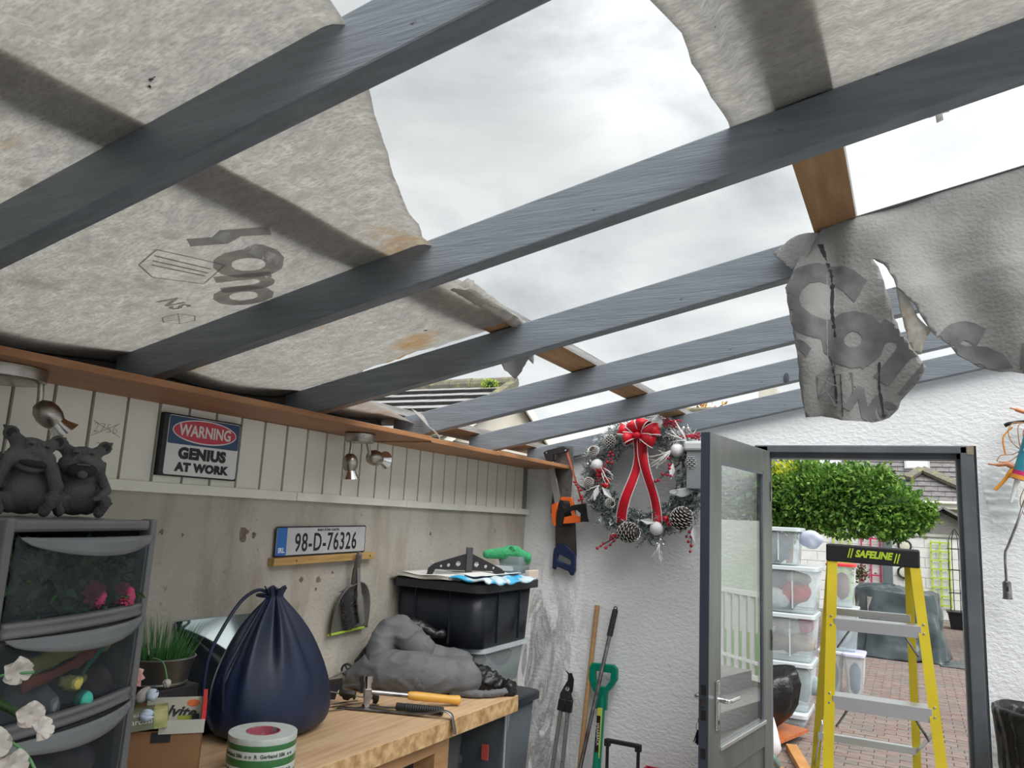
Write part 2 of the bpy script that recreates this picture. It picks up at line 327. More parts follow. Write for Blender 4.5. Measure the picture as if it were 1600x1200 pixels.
# door frame
fr = T('trim_4', None, None, (DX0, YB, 0), kind='structure')
fj = NB(); box(fj, DX0, DX0+.07, YB-.012, YB+.11, 0, 2.045); P('jamb', fj, grey_paint2, fr, bev=.003)
fj = NB(); box(fj, DX1-.068, DX1-.012, YB-.012, YB+.06, 0, 2.045); box(fj, DX1-.085, DX1-.03, YB+.03, YB+.13, 0, 2.03); P('jamb', fj, grey_paint2, fr, bev=.003)
fj = NB(); box(fj, DX0, DX1-.04, YB-.012, YB+.06, 2.012, 2.047); box(fj, DX0, DX1-.04, YB+.03, YB+.13, 1.985, 2.047); P('head', fj, grey_paint2, fr, bev=.003)
P('head_end', box(NB(), DX1-.04, DX1-.011, YB-.014, YB+.05, 2.006, 2.048), mat('bare_plaster', (.30, .25, .17), .9, col2=(.2, .17, .13), ns=60), fr, label='unpainted brown end of the head')
P('reveal', box(NB(), DX1-.03, DX1+.0, YB+.06, YB+.24, 0, 2.03), plaster_back, fr)
P('threshold', box(NB(), DX0, DX1, YB-.02, YB+.26, .0, .03), concrete, fr)
# ---------------------------------------------------------------- rafters
RH = .104
labs = ['rafter nearest the camera, crossing the upper left corner', 'second grey rafter from the camera, its left foot above the genius sign', 'third grey rafter from the camera, carrying the hanging torn membrane',
        'fourth grey rafter from the camera, its left foot with white membrane caught on it', 'fifth grey rafter from the camera, with a dark open knot near its right end', 'last grey rafter, lying along the top of the back wall']
for i, y in enumerate(YR[1:]):
    x0, x1 = -2.09, 2.3
    bm = NB(); nseg = 16
    prof = [(0, 0), (.046, 0), (.046, RH), (0, RH)]
    rings = []
    for s in range(nseg+1):
        x = x0+(x1-x0)*s/nseg; wob = .002*noise.noise(V((x*2, y, 0)))
        rings.append([bm.verts.new((x, y+a+wob, zb(x)+b)) for a, b in prof])
    for a, b in zip(rings, rings[1:]):
        for j in range(4): bm.faces.new((a[j], a[(j+1) % 4], b[(j+1) % 4], b[j]))
    bm.faces.new(rings[0]); bm.faces.new(rings[-1][::-1])
    r = T('rafter', labs[i], 'rafter', (x0, y, zb(x0)), group='grey painted roof rafters')
    P('joist', bm, grey_paint, r, bev=.004)
    if i == 4:
        kb = NB(); kx = -.475; lathe(kb, [(0, 0), (.011, 0), (.012, .004), (.0, .006)], (kx, y+.001, zb(kx)+.022), 14, axisM((0, -1, 0)), sx=1, sy=1.9)
        P('knot', kb, mat('knot_dark', (.05, .055, .065), .6), r)
# roof battens lying on the rafters
zt = lambda x: zb(x)+RH
def batten(x0, x1, y0, y1, label, m=raw_wood, h=.03):
    bm = NB(); n = 8; rings = []
    for s in range(n+1):
        y = y0+(y1-y0)*s/n
        rings.append([bm.verts.new((x, y, zt(x)+.004+dz)) for x, dz in ((x0, 0), (x1, 0), (x1, h), (x0, h))])
    for a, b in zip(rings, rings[1:]):
        for j in range(4): f = bm.faces.new((a[j], a[(j+1) % 4], b[(j+1) % 4], b[j])); f.material_index = 1 if j == 1 else 0
    bm.faces.new(rings[0]); bm.faces.new(rings[-1][::-1])
    return P('roof_batten', bm, [m, weather_wood], label=label, cat='batten', group='timber battens laid across the rafters')
batten(-1.225, -1.113, -.9, YB+.1, 'long batten across the rafters, left of the open sky')
batten(-.213, -.106, -.9, 2.24, 'short brown batten above the hanging grey membrane')
batten(-2.16, -2.03, -.9, YB+.1, 'batten along the foot of the roof above the orange soffit')
# ---------------------------------------------------------------- roofing membrane
def edge_y(pts):
    def f(y):
        for (a, xa), (b, xb) in zip(pts, pts[1:]):
            if a <= y <= b: return xa+(xb-xa)*(y-a)/(b-a)
        return pts[0][1] if y < pts[0][0] else pts[-1][1]
    return f
eL = edge_y([(-.9, -.62), (.5, -.62), (.767, -.70), (.965, -.79), (1.2, -.90), (1.5, -1.015), (1.72, -1.06), (1.95, -1.075), (2.10, -1.09), (2.3, -1.13)])
def sag(y):
    for a, b in zip(YR, YR[1:]):
        if a+.046 < y < b:
            t = (y-a-.046)/(b-a-.046); return -.022*math.sin(PI*t)**1.0
    return 0
def memb_left(u, v):
    y = -1.55+(2.165+1.55)*v
    y += (noise.noise(V((u*9, 3, 0)))*.022+noise.noise(V((u*40, 8, 0)))*.012)*max(0, (v-.93)/.07) if v > .93 else 0
    xr = eL(y)+.010*noise.noise(V((y*14, 1, 0)))+.004*noise.noise(V((y*60, 2, 0)))
    x = -2.14+(xr+2.14)*u
    d = (xr-x); z = (.012*max(0, (v-.985)/.015)*(x > -1.75) if v > .985 else 0)+zt(x)+.002+sag(y)*(1 if x < -1.3 or x > -1.05 else .35)+.006*noise.noise(V((x*4, y*4, 0)))
    if d < .06 and y < 1.75: z -= .018*(1-d/.06)**2
    return (x, y, z)
r = T('roofing_membrane', 'large pale membrane sheet still covering the rafters at upper left', 'membrane', (-1.5, .7, 2.1), group='torn roofing membrane')
bm = grid(NB(), memb_left, 60, 110); o = P('sheet', bm, membrane, r, smooth='all'); solid(o, .0012)
def slice_bm(bm, step, axes):
    for ax_ in axes:
        lo = min(v.co[ax_] for v in bm.verts); hi = max(v.co[ax_] for v in bm.verts); a = lo+step*.5; no = V((0, 0, 0)); no[ax_] = 1
        while a < hi:
            pc = V((0, 0, 0)); pc[ax_] = a
            bmesh.ops.bisect_plane(bm, geom=bm.verts[:]+bm.edges[:]+bm.faces[:], plane_co=pc, plane_no=no); a += step
def memb_text(body, size, cx, cy, ang, mirror=1, bold=0.004, mt=ink_faint, par=r, shear=0):
    c, s = math.cos(ang), math.sin(ang)
    Mx = Matrix(((mirror*c, -s, 0, cx), (mirror*s, c, 0, cy), (0, 0, 1, 0), (0, 0, 0, 1)))
    bm = text(body, size, Mx, depth=0, bold=bold, shear=shear)
    slice_bm(bm, .025, (0, 1))
    for v in bm.verts:
        x, y = v.co.x, v.co.y; v.co.z = zt(x)+.002+sag(y)*(1 if x < -1.3 or x > -1.05 else .35)+.006*noise.noise(V((x*4, y*4, 0)))-.0028
    return P('lettering', bm, mt, par, smooth='keep')
ta = math.atan2(.27, -.19)
for ch, cx, cy, sz in (('l', -1.30, 1.115, .22), ('o', -1.335, 1.25, .30), ('n', -1.42, 1.32, .25), ('o', -1.49, 1.385, .28)):
    memb_text(ch, sz, cx, cy, ta-PI, mirror=-1, bold=.008)
memb_text('NS', .07, -1.645, 1.276, ta-PI-.2, mirror=-1, bold=.002)
# small printed instruction square and hexagon outline
def lines(pts, wd, zf, m, par, closed=True, name='print_line'):
    bm = NB(); k = len(pts)
    for i in range(k if closed else k-1):
        a, b = V(pts[i]), V(pts[(i+1) % k]); d = (b-a); n = V((-d.y, d.x)).normalized()*wd/2
        bm.faces.new([bm.verts.new(zf(p)) for p in (a-n, b-n, b+n, a+n)])
    return P(name, bm, m, par, smooth='keep')
def zm(p): return (p[0], p[1], zt(p[0])+.002+sag(p[1])*(1 if p[0] < -1.3 or p[0] > -1.05 else .35)+.006*noise.noise(V((p[0]*4, p[1]*4, 0)))-.003)
sq = [(-1.43, 1.05), (-1.40, 1.15), (-1.39, 1.2), (-1.50, 1.24), (-1.54, 1.13), (-1.51, 1.07)]
lines(sq, .004, zm, ink_faint, r)
for q in (.25, .45, .62): lines([(-1.43-.1*q, 1.05+.1*q*.6), (-1.40-.1*q, 1.18+.05*q)], .006, zm, ink_faint, r, closed=False)
hexp = [(-1.737+.045*math.cos(a), 1.37+.045*math.sin(a)) for a in [i*PI/3+.3 for i in range(6)]]
lines(hexp, .003, zm, ink_faint, r)
for i in (0, 1, 2): lines([hexp[i], hexp[i+3]], .002, zm, ink_faint, r, closed=False)
# fringe of the sheet caught on the left batten and third rafter
def fringe(u, v):
    y = 1.72+.50*v; x = -1.105-.02*v+(.055*(1-u)*(1-.6*v))+.006*noise.noise(V((y*50, u, 3)))
    return (x, y, zt(x)+.004-.018*u+.004*noise.noise(V((y*30, 2, 1))))
bm = grid(NB(), fringe, 3, 30); solid(P('torn_edge', bm, membrane, r, smooth='all'), .0012)
# right sheet above the second rafter
eR = edge_y([(-.9, -.42), (.6, -.40), (.9, -.345), (1.08, -.30), (1.3, -.302), (1.5, -.297)])
def memb_right(u, v):
    y = -1.55+(1.475+1.55)*v; xl = eR(y)+.008*noise.noise(V((y*20, 4, 0)))+.004*noise.noise(V((y*70, 4, 0)))
    x = xl+(.62+.02*noise.noise(V((y*9, 2, 2)))-xl)*u; return (x, y, zt(x)+.002+sag(y)*(.35 if -.25 < x < -.07 else 1)+.006*noise.noise(V((x*4, y*4, 5))))
r = T('roofing_membrane', 'pale membrane sheet with a ragged left edge at the upper right corner', 'membrane', (.8, .7, 2.5), group='torn roofing membrane')
solid(P('sheet', grid(NB(), memb_right, 60, 70), membrane, r, smooth='all'), .0012)
bm = grid(NB(), lambda u, v: (-.01+.10*u+.02*v, 1.50+.20*v, zt(.05)-.004-.02*v*(1-u)+.01*noise.noise(V((u*3, v*3, 0)))), 8, 8, keep=lambda u, v: v < .95-.7*abs(u-.7))
solid(P('rag', bm, membrane, r, smooth='all'), .001)
# hanging torn flap in front of the third rafter
FL = [(-.196, 2.405), (-.223, 2.387), (-.261, 2.299), (-.284, 2.245), (-.273, 2.182), (-.261, 2.114), (-.251, 2.034), (-.247, 1.977), (-.235, 1.89), (-.196, 1.893), (-.152, 1.882), (-.117, 1.882), (-.074, 1.878), (-.041, 1.89), (-.021, 1.911), (-.016, 1.929), (.027, 1.973), (.043, 2.009), (.025, 2.039), (-.006, 2.092), (-.024, 2.137), (-.032, 2.187), (-.045, 2.233), (-.056, 2.279), (-.07, 2.307)]
SR = [(-.07, 2.307), (-.043, 2.284), (-.03, 2.254), (-.016, 2.219), (.002, 2.195), (.024, 2.161), (.054, 2.096), (.094, 2.062), (.111, 2.04), (.136, 2.023), (.17, 2.004), (.195, 1.998), (.241, 1.989), (.33, 1.975), (.45, 1.96), (.62, 1.95)]
TOP = lambda x: zt(x)+.004
def inpoly(x, z, pl):
    c = False; j = len(pl)-1
    for i in range(len(pl)):
        if (pl[i][1] > z) != (pl[j][1] > z) and x < (pl[j][0]-pl[i][0])*(z-pl[i][1])/(pl[j][1]-pl[i][1])+pl[i][0]: c = not c
        j = i
    return c
def hang_y(x, z):
    d = max(0, TOP(x)-z)
    f = 2.135-.05*min(1, d/.25)
    f += .030*math.exp(-((x+.165+.05*d)/.030)**2)*min(1, d/.1)      # crease under the batten
    f += .012*math.sin(x*26+z*5)*min(1, d/.2)+.010*noise.noise(V((x*8, z*8, 2)))
    if x > .05: f += .02*math.sin((x-.05)*9)*min(1, d/.3)
    return f
poly = [(-.196, TOP(-.196))]+FL+SR[1:]+[(.62, TOP(.62))]
def cut_sheet(poly, step, fy, jag=.0):
    """fine triangulated sheet filling a polygon, draped by fy"""
    cu = [(p[0]+jag*R.uniform(-1, 1), p[1]+jag*R.uniform(-1, 1)) for p in densify(poly, step)]
    bm = shape([cu], 0, Matrix(((1, 0, 0, 0), (0, 0, 1, 0), (0, 1, 0, 0), (0, 0, 0, 1))))
    bmesh.ops.remove_doubles(bm, verts=bm.verts[:], dist=1e-5)
    xs = [p[0] for p in poly]; zs = [p[1] for p in poly]
    a = min(xs)
    while a < max(xs):
        bmesh.ops.bisect_plane(bm, geom=bm.verts[:]+bm.edges[:]+bm.faces[:], plane_co=(a, 0, 0), plane_no=(1, 0, 0)); a += step
    a = min(zs)
    while a < max(zs):
        bmesh.ops.bisect_plane(bm, geom=bm.verts[:]+bm.edges[:]+bm.faces[:], plane_co=(0, 0, a), plane_no=(0, 0, 1)); a += step
    for v in bm.verts: v.co.y = fy(v.co.x, v.co.z)
    return bm
def densify(pl, step):
    out = []
    for a, b in zip(pl, pl[1:]+pl[:1]):
        n = max(1, int(math.hypot(b[0]-a[0], b[1]-a[1])/step))
        for i in range(n): out.append((a[0]+(b[0]-a[0])*i/n, a[1]+(b[1]-a[1])*i/n))
    return out
r = T('roofing_membrane', 'weathered grey membrane with big printed letters, hanging torn over the third rafter', 'membrane', (0, 2.15, 2.4), group='torn roofing membrane')
solid(P('sheet', cut_sheet(poly, .016, hang_y, .0018), membrane_dark, r, smooth='all'), .0012)
bm = grid(NB(), lambda u, v: (-.20+.82*u, 2.13+.06*v, TOP(-.2+.82*u)+.002+.004*math.sin(PI*v)), 20, 4); solid(P('top_lap', bm, membrane_dark, r, smooth='all'), .0012)
solid(P('tongue', cut_sheet([(-.017, 2.222), (.011, 2.184), (.028, 2.138), (.057, 2.101), (.045, 2.08), (.04, 2.067), (.032, 2.04), (.011, 2.055), (-.001, 2.113), (-.009, 2.158)], .012, lambda x, z: hang_y(x, z)+.012, .001), membrane, r, smooth='all', label='pale backside of a torn tongue'), .001)
solid(P('folded_corner', cut_sheet([(-.20, 2.400), (-.227, 2.400), (-.271, 2.393), (-.319, 2.355), (-.294, 2.327), (-.264, 2.30), (-.23, 2.33)], .012, lambda x, z: 2.125-.02*(z-2.3)+.006*math.sin(x*60), .001), membrane_dark, r, smooth='all'), .001)
def hang_text(body, size, x, z, ang, bold=.006, shear=0, sx=1, m=ink):
    bm = text(body, size, Matrix.Translation((x, 0, z)) @ Matrix.Rotation(-ang, 4, 'Y') @ MXZ(0), depth=0, bold=bold, shear=shear, sx=sx)
    bmesh.ops.remove_doubles(bm, verts=bm.verts[:], dist=1e-5); slice_bm(bm, .010, (0, 2))
    kill = [v for v in bm.verts if not inpoly(v.co.x, v.co.z, poly)]
    bmesh.ops.delete(bm, geom=kill, context='VERTS')
    for v in bm.verts: v.co.y = hang_y(v.co.x, v.co.z)-.0016
    return P('lettering', bm, m, r, smooth='keep')
hang_text('C', .26, -.213, 2.205, -.50, bold=.016)
hang_text('o', .25, -.108, 2.107, -.62, bold=.016)
hang_text('m', .25, -.005, 2.045, -.70, bold=.009)
hang_text('C', .12, -.275, 2.05, -.5, bold=.006)
hang_text('o', .26, .155, 2.010, -.35, bold=.011)
hang_text('r', .27, .285, 2.0, -.1, bold=.014)
hang_text('f', .25, .075, 2.035, -.5, bold=.012)
hang_text('NS', .085, -.085, 1.912, -.55, bold=.005)
def zh(p): return (p[0], hang_y(p[0], p[1])-.0018, p[1])
hp = [(-.163+.048*math.sin(a), 1.972+.055*math.cos(a)) for a in [i*PI/3-.05 for i in range(6)]]
lines(hp, .0028, zh, ink, r)
for i in range(3): lines([hp[i], hp[i+3]], .002, zh, ink, r, closed=False)
lines([hp[0], hp[2], hp[4]], .002, zh, ink, r); lines([hp[1], hp[3], hp[5]], .002, zh, ink, r)
black_stain = mat('soot', (.03, .03, .035), .9)
bm = NB()
for (pts, wd) in (([(-.196, 2.37), (-.178, 2.31), (-.168, 2.26), (-.168, 2.18), (-.162, 2.10)], .014), ([(-.176, 2.05), (-.168, 2.02), (-.163, 1.98), (-.160, 1.925)], .008), ([(-.150, 2.0), (-.148, 1.95), (-.146, 1.89)], .004), ([(-.060, 2.03), (-.062, 1.97), (-.058, 1.93), (-.054, 1.89)], .009)):
    bm = NB(); pts = spline([V((a, b, 0)) for a, b in pts], 8)
    for i in range(len(pts)-1):
        a, b = pts[i], pts[i+1]; wa = wd/2*(.6+.7*noise.noise(V((a.x*90, a.y*90, 0))))
        vs = [(a.x-wa, a.y), (a.x+wa, a.y), (b.x+wa, b.y), (b.x-wa, b.y)]
        bm.faces.new([bm.verts.new(zh(q)) for q in vs])
    P('soot_streak', bm, black_stain, r, smooth='keep')
# flap hanging off the fourth rafter's foot, and a rag on the batten
def flap(u, v):
    y = 2.20+.655*v; xr = -1.97+.02*math.sin(v*6)+.05*(1-v)
    x = -2.14+(xr+2.14)*u
    return (x, y, zt(x)+.004-.022*math.sin(PI*min(1, v*1.1))-.09*max(0, v-.72)*u*u*2.0)
r = T('roofing_membrane', 'small membrane remnant caught on the foot of the fourth rafter', 'membrane', (-2.05, 2.5, 2.03), group='torn roofing membrane')
solid(P('sheet', grid(NB(), flap, 12, 24), membrane, r, smooth='all'), .0012)
def tongue2(u, v):
    # strip that runs down the near face of the rafter to the soffit edge
    x = -1.955+.13*v+.03*u*(1-v); z = 2.05-.125*v-.02*u
    return (x+.006*math.sin(v*9), 2.842-.05*(1-v)*(1-u)-.012*math.sin(v*7), z)
solid(P('hanging_strip', grid(NB(), lambda u, v: (lambda p: p)(tongue2(u, v)), 4, 14), membrane, r, smooth='all'), .001)
r = T('roofing_membrane', 'tattered scrap of membrane dangling behind the third rafter', 'membrane', (-1.25, 2.3, 2.1), group='torn roofing membrane')
bm = cut_sheet([(-1.30, 2.20), (-1.15, 2.22), (-1.150, 2.125), (-1.17, 2.145), (-1.20, 2.105), (-1.225, 2.08), (-1.265, 2.11), (-1.285, 2.150)], .012, lambda x, z: 2.36+.05*(z-2.1)+.01*math.sin(x*50), .002)
solid(P('sheet', bm, membrane_dark, r, smooth='all'), .001)
# ---------------------------------------------------------------- things on the left wall
black = mat('black_plastic', (.012, .012, .014), .45)
black_soft = mat('black_rubber', (.02, .02, .022), .6, bump=.1)
white_print = mat('sign_white', (.72, .72, .72), .5, spots=[(30, .70, .74, (.2, .2, .2))])
navy_print = mat('sign_blue', (.035, .075, .16), .5, spots=[(40, .72, .75, (.5, .5, .5))])
red_print = mat('sign_red', (.55, .055, .085), .5)
brushed = mat('brushed_nickel', (.42, .39, .36), .32, 1, col2=(.34, .31, .28), ns=30, sc=(1, 1, 8))
chrome = mat('chrome', (.75, .75, .76), .15, 1)
alu = mat('aluminium', (.70, .71, .72), .35, 1)
steel = mat('worn_steel', (.35, .35, .36), .35, 1, col2=(.16, .14, .13), ns=20)
s = T('wall_sign', 'white sign reading WARNING GENIUS AT WORK on the cladding', 'sign', (XL+.016, 1.79, 1.77))
sy0, sy1, sz0, sz1 = 1.643, 1.945, 1.674, 1.870
P('box_frame', box(NB(), XL+.014, XL+.036, sy0-.012, sy1+.001, sz0-.001, sz1+.001), black, s, bev=.003)
def rrect(w, h, r, cx=0, cy=0, n=5):
    o = []
    for qx, qy, a0 in ((1, 1, 0), (-1, 1, 90), (-1, -1, 180), (1, -1, 270)):
        for i in range(n+1):
            a = math.radians(a0+90*i/n); o.append((cx+qx*(w/2-r)+r*math.cos(a), cy+qy*(h/2-r)+r*math.sin(a)))
    return o
SX = XL+.0365
P('face', shape([rrect(.292, .188, .008)], .001, MYZ(SX, 1.794, 1.772)), white_print, s)
P('blue_band', shape([rrect(.288, .088, .006)], .001, MYZ(SX+.0008, 1.794, 1.820)), navy_print, s)
ell = lambda a, b: [(a*math.cos(t), b*math.sin(t)) for t in [i*2*PI/48 for i in range(48)]]
P('oval_border', shape([ell(.131, .0395)], .001, MYZ(SX+.0014, 1.794, 1.822)), white_print, s)
P('oval', shape([ell(.127, .0355)], .001, MYZ(SX+.002, 1.794, 1.822)), red_print, s)
P('lettering', text('WARNING', .052, MYZ(SX+.003, 1.794, 1.821), bold=.0012, sx=.84), white_print, s, label='white word WARNING')
P('lettering', text('GENIUS', .047, MYZ(SX+.0008, 1.792, 1.747), bold=.0032, sx=1.12, space=1.08), black, s, label='black word GENIUS')
P('lettering', text('AT WORK', .036, MYZ(SX+.0008, 1.796, 1.703), bold=.0026, sx=1.18, space=1.08), black, s, label='black words AT WORK')
# pencil figures on the cladding
g = mat('pencil', (.22, .22, .2), .9)

s = T('pencil_figures', 'faint crossed-out pencil numbers on the cladding left of the sign', 'writing', (XL+.015, 1.45, 1.8))
P('number', text('2756', .040, MYZ(XL+.0153, 1.452, 1.795), depth=.0001, bold=-.0012), g, s)
P('number', text('27/', .042, MYZ(XL+.0153, 1.452, 1.738), depth=.0001, bold=-.0012), g, s)
P('stroke', beam(NB(), (XL+.0155, 1.41, 1.770), (XL+.0155, 1.495, 1.815), .001, .001), g, s); P('stroke', beam(NB(), (XL+.0155, 1.41, 1.815), (XL+.0155, 1.50, 1.775), .001, .001), g, s)
# number plate and its batten
def tilt(yc, zc, ang): return Matrix.Translation((0, yc, zc)) @ Matrix.Rotation(ang, 4, 'X') @ Matrix.Translation((0, -yc, -zc))
tl = tilt(2.46, 1.42, .022)
s = T('wall_batten', 'short timber batten screwed to the plaster under the number plate', 'batten', (XL, 2.49, 1.39))
bm = box(NB(), XL, XL+.032, 2.172, 2.775, 1.385, 1.413); bm.transform(tl); P('timber', bm, mat('pine_batten', (.50, .33, .13), .6, col2=(.36, .21, .07), ns=5, sc=(12, 1, 12), bump=.1), s, bev=.002)
for y in (2.29, 2.74): bm = NB(); cyl(bm, (XL+.031, y, 1.40), (XL+.034, y, 1.40), .004, 10); bm.transform(tl); P('screw', bm, steel, s)
s = T('number_plate', 'old car registration plate 98-D-76326 standing on the wall batten', 'number plate', (XL, 2.46, 1.415))
bm = shape([rrect(.535, .112, .008)], .002, MYZ(XL+.012, 2.456, 1.471)); bm.transform(tl); P('rim', bm, black, s)
bm = shape([rrect(.525, .102, .006)], .001, MYZ(XL+.0135, 2.456, 1.471)); bm.transform(tl); P('plate', bm, mat('plate_face', (.50, .50, .51), .3, col2=(.44, .44, .45), ns=15), s)
bm = shape([rrect(.052, .102, .004)], .001, MYZ(XL+.0145, 2.221, 1.471)); bm.transform(tl); P('blue_strip', bm, mat('plate_blue', (.02, .13, .42), .35), s)
bm = text('IRL', .026, MYZ(XL+.0155, 2.221, 1.438), bold=.0006); bm.transform(tl); P('lettering', bm, white_print, s)
bm = text('98-D-76326', .098, MYZ(XL+.0145, 2.477, 1.462), bold=.0012, sx=.70, space=1.12); bm.transform(tl); P('lettering', bm, black, s)
bm = text('BAILE \u00c1THA CLIATH', .013, MYZ(XL+.0145, 2.48, 1.512), bold=.0004, space=1.1); bm.transform(tl); P('lettering', bm, black, s)
# dustpan with brush
pan_m = mat('grey_pan_plastic', (.11, .105, .10), .35); lime = mat('lime_rubber', (.35, .5, .06), .5)
s = T('dustpan', 'dark grey dustpan with lime lip hanging from the wall batten', 'dustpan', (XL+.03, 2.63, 1.41))
def pan(u, v):
    # v 0 top (handle) -> 1 lip ; u across
    hw = .118*math.sqrt(max(0, 1-(1-v)**2.6))*(1-.05*v)+.006; y = 2.632+(u-.5)*2*hw+.008*v
    side = abs((u-.5)*2)**6
    back = (1-v)**3
    return (XL+.012+.05*max(side, back)*(1-.55*v), y, 1.300-.198*v+.012*(u-.5))
o = P('pan', grid(NB(), pan, 24, 20), pan_m, s, smooth='all'); solid(o, .003, 0)
P('lip', beam(NB(), (XL+.022, 2.520, 1.098), (XL+.022, 2.755, 1.108), .012, .008), lime, s, bev=.002)
bm = NB(); tube(bm, spline([(XL+.055, 2.632, 1.425), (XL+.058, 2.630, 1.40), (XL+.05, 2.634, 1.36), (XL+.04, 2.640, 1.29)], 5), [.008]*3+[.013]*8+[.016]*5, 10, flat=.6); P('handle', bm, pan_m, s, smooth=True)
bm = NB(); lathe(bm, [(.004, 0), (.0065, .002), (.004, .004), (.003, .002), (.004, 0)], (XL+.066, 2.630, 1.408), 12, axisM((1, 0, 0)), sx=1, sy=1.8); P('hang_loop', bm, pan_m, s)
s = T('hand_brush', 'black bristled hand brush clipped inside the dustpan', 'brush', (XL+.05, 2.66, 1.2))
bm = NB(); tube(bm, spline([(XL+.060, 2.634, 1.36), (XL+.062, 2.642, 1.29), (XL+.066, 2.650, 1.24), (XL+.064, 2.668, 1.18), (XL+.058, 2.690, 1.135)], 5), [.010]*6+[.013]*4+[.019]*6+[.016]*5, 10, flat=.45, nrm=(0, 1, 0)); P('brush_back', bm, mat('brush_grey', (.17, .165, .16), .4), s, smooth=True)
bm = NB()
for i in range(900):
    t = R.random(); y = 2.612+.055*t+R.uniform(-.02, .02); z = 1.285-.150*t
    a = V((XL+.045, y, z)); b = a+V((-.01+R.uniform(-.01, .01), -.032+R.uniform(-.01, .01), -.018+R.uniform(-.012, .008)))
    tube(bm, [a, b], .0009, 3, cap=False)
P('bristles', bm, black, s, kind='stuff')
# ceiling spot lamps
def spots(c, r, heads, label):
    s = T('spot_lamp', label, 'lamp', (c[0], c[1], 1.895), group='brushed nickel spot lamps under the soffit')
    P('ceiling_plate', lathe(NB(), [(0, 1.862), (r*.93, 1.862), (r, 1.867), (r, 1.895), (0, 1.895)], (c[0], c[1], 0), 40), brushed, s, smooth=True)
    P('screw', lathe(NB(), [(0, 0), (.004, 0), (.003, .002), (0, .003)], (c[0]+r*.8, c[1]-r*.6, 1.884), 10, axisM((.8, -.6, 0))), chrome, s)
    for (p0, p1, d, sc) in heads:
        d = V(d).normalized(); p1 = V(p1)
        a = P('arm', tube(NB(), spline([p0, (V(p0)+p1)/2+V((.002, 0, .0)), p1], 4), .0055*sc, 10), brushed, s, smooth=True)
        hb = lathe(NB(), [(0, 0), (.010, .002), (.019, .012), (.0225, .026), (.021, .040), (.016, .050)], p1-d*.006, 24, axisM(d)); hb.transform(Matrix.Translation(p1) @ Matrix.Scale(sc, 4) @ Matrix.Translation(-p1)); h = P('lamp_head', hb, brushed, s, smooth=True)
        c2 = lathe(NB(), [(.0155, .043), (.0165, .046), (.0155, .049)], p1-d*.006, 20, axisM(d)); c2.transform(Matrix.Translation(p1) @ Matrix.Scale(sc, 4) @ Matrix.Translation(-p1)); P('gasket', c2, black, h)
        c3 = lathe(NB(), [(.015, .048), (.018, .058), (.0265, .074), (.0255, .074), (.012, .060), (0, .058)], p1-d*.006, 24, axisM(d)); c3.transform(Matrix.Translation(p1) @ Matrix.Scale(sc, 4) @ Matrix.Translation(-p1)); P('reflector', c3, chrome, h, smooth=True)
spots((-1.95, 2.445), .060, [((-1.95, 2.395, 1.868), (-1.95, 2.393, 1.806), (.02, .12, -1), 1.35), ((-1.95, 2.495, 1.868), (-1.95, 2.518, 1.812), (.0, 1, -.06), 1.45)], 'brushed nickel twin spot lamp under the soffit, right of the genius sign')
spots((-1.955, 1.055), .105, [((-1.895, 1.125, 1.868), (-1.895, 1.130, 1.812), (.35, .75, -.80), 1.35), ((-1.93, 1.0, 1.868), (-1.91, .985, 1.81), (.5, -.3, -.85), 1.3)], 'brushed nickel spot lamp above the stone gargoyles at the left edge')
# ---------------------------------------------------------------- workbench
bench_top = mat('bench_top', (.56, .39, .235), .5, col2=(.43, .27, .145), ns=4, nd=7, sc=(7, 1, 7), bump=.08, wave=(1.3, 5, (.60, .45, .30), .35, 'X'), spots=[(5, .66, .76, (.30, .19, .11), (3, 1, 1)), (3.2, .69, .74, (.46, .42, .38))])
bench_edge = mat('bench_edge', (.55, .38, .20), .6, col2=(.30, .17, .07), ns=30, nd=7, bump=.2)
bf = lambda y: -1.505+(y-1.84)*.0365
s = T('workbench', 'timber workbench along the left wall with a thick pale top', 'workbench', (-1.8, 2.2, 0))
bm = NB(); ys = (1.30, 3.0)
vs = [bm.verts.new(p) for z in (.818, .88) for p in ((XL+.002, ys[0], z), (bf(ys[0]), ys[0], z), (bf(ys[1]), ys[1], z), (XL+.002, ys[1], z))]
for k, f in enumerate([(0, 1, 2, 3), (7, 6, 5, 4), (0, 4, 5, 1), (1, 5, 6, 2), (2, 6, 7, 3), (3, 7, 4, 0)]): bm.faces.new([vs[i] for i in f]).material_index = 1 if k > 1 else 0
P('worktop', bm, [bench_top, bench_edge], s, bev=.003)
for x, y in ((-1.585, 2.50), (-2.05, 2.50), (-1.60, 1.36), (-2.05, 1.36)): P('leg', box(NB(), x-.045, x+.045, y, y+.095, 0, .818), raw_wood, s, bev=.003)
P('apron', box(NB(), -1.56, -1.535, 1.36, 2.50, .76, .817), raw_wood, s)
# ---------------------------------------------------------------- drawer tower
tw_m = mat('tower_grey', (.13, .13, .135), .28, col2=(.105, .105, .11), ns=5)
tw_clear = clear('drawer_clear', (.12, .135, .145), .15, .14, (.72, .76, .78))
tw_lip = mat('drawer_lip', (.17, .18, .19), .22, alpha=.75)
tw_in = mat('tower_inside', (.03, .035, .04), .6)
s = T('drawer_tower', 'tall grey plastic drawer tower with smoky see-through drawers at the left edge', 'drawers', (-1.39, .965, 0), math.atan2(.95, -.31))
W = .2
for x in (-W-.006, W-.014):
    for y in (.0, .33): P('post', box(NB(), x, x+.020, y, y+.03, 0, 1.556), tw_m, s, local=True, bev=.004)
P('side_panel', box(NB(), -W-.002, -W+.004, .03, .33, 0.02, 1.54), tw_in, s, local=True); P('side_panel', box(NB(), W+.0, W+.005, .03, .33, 0.02, 1.54), tw_in, s, local=True)
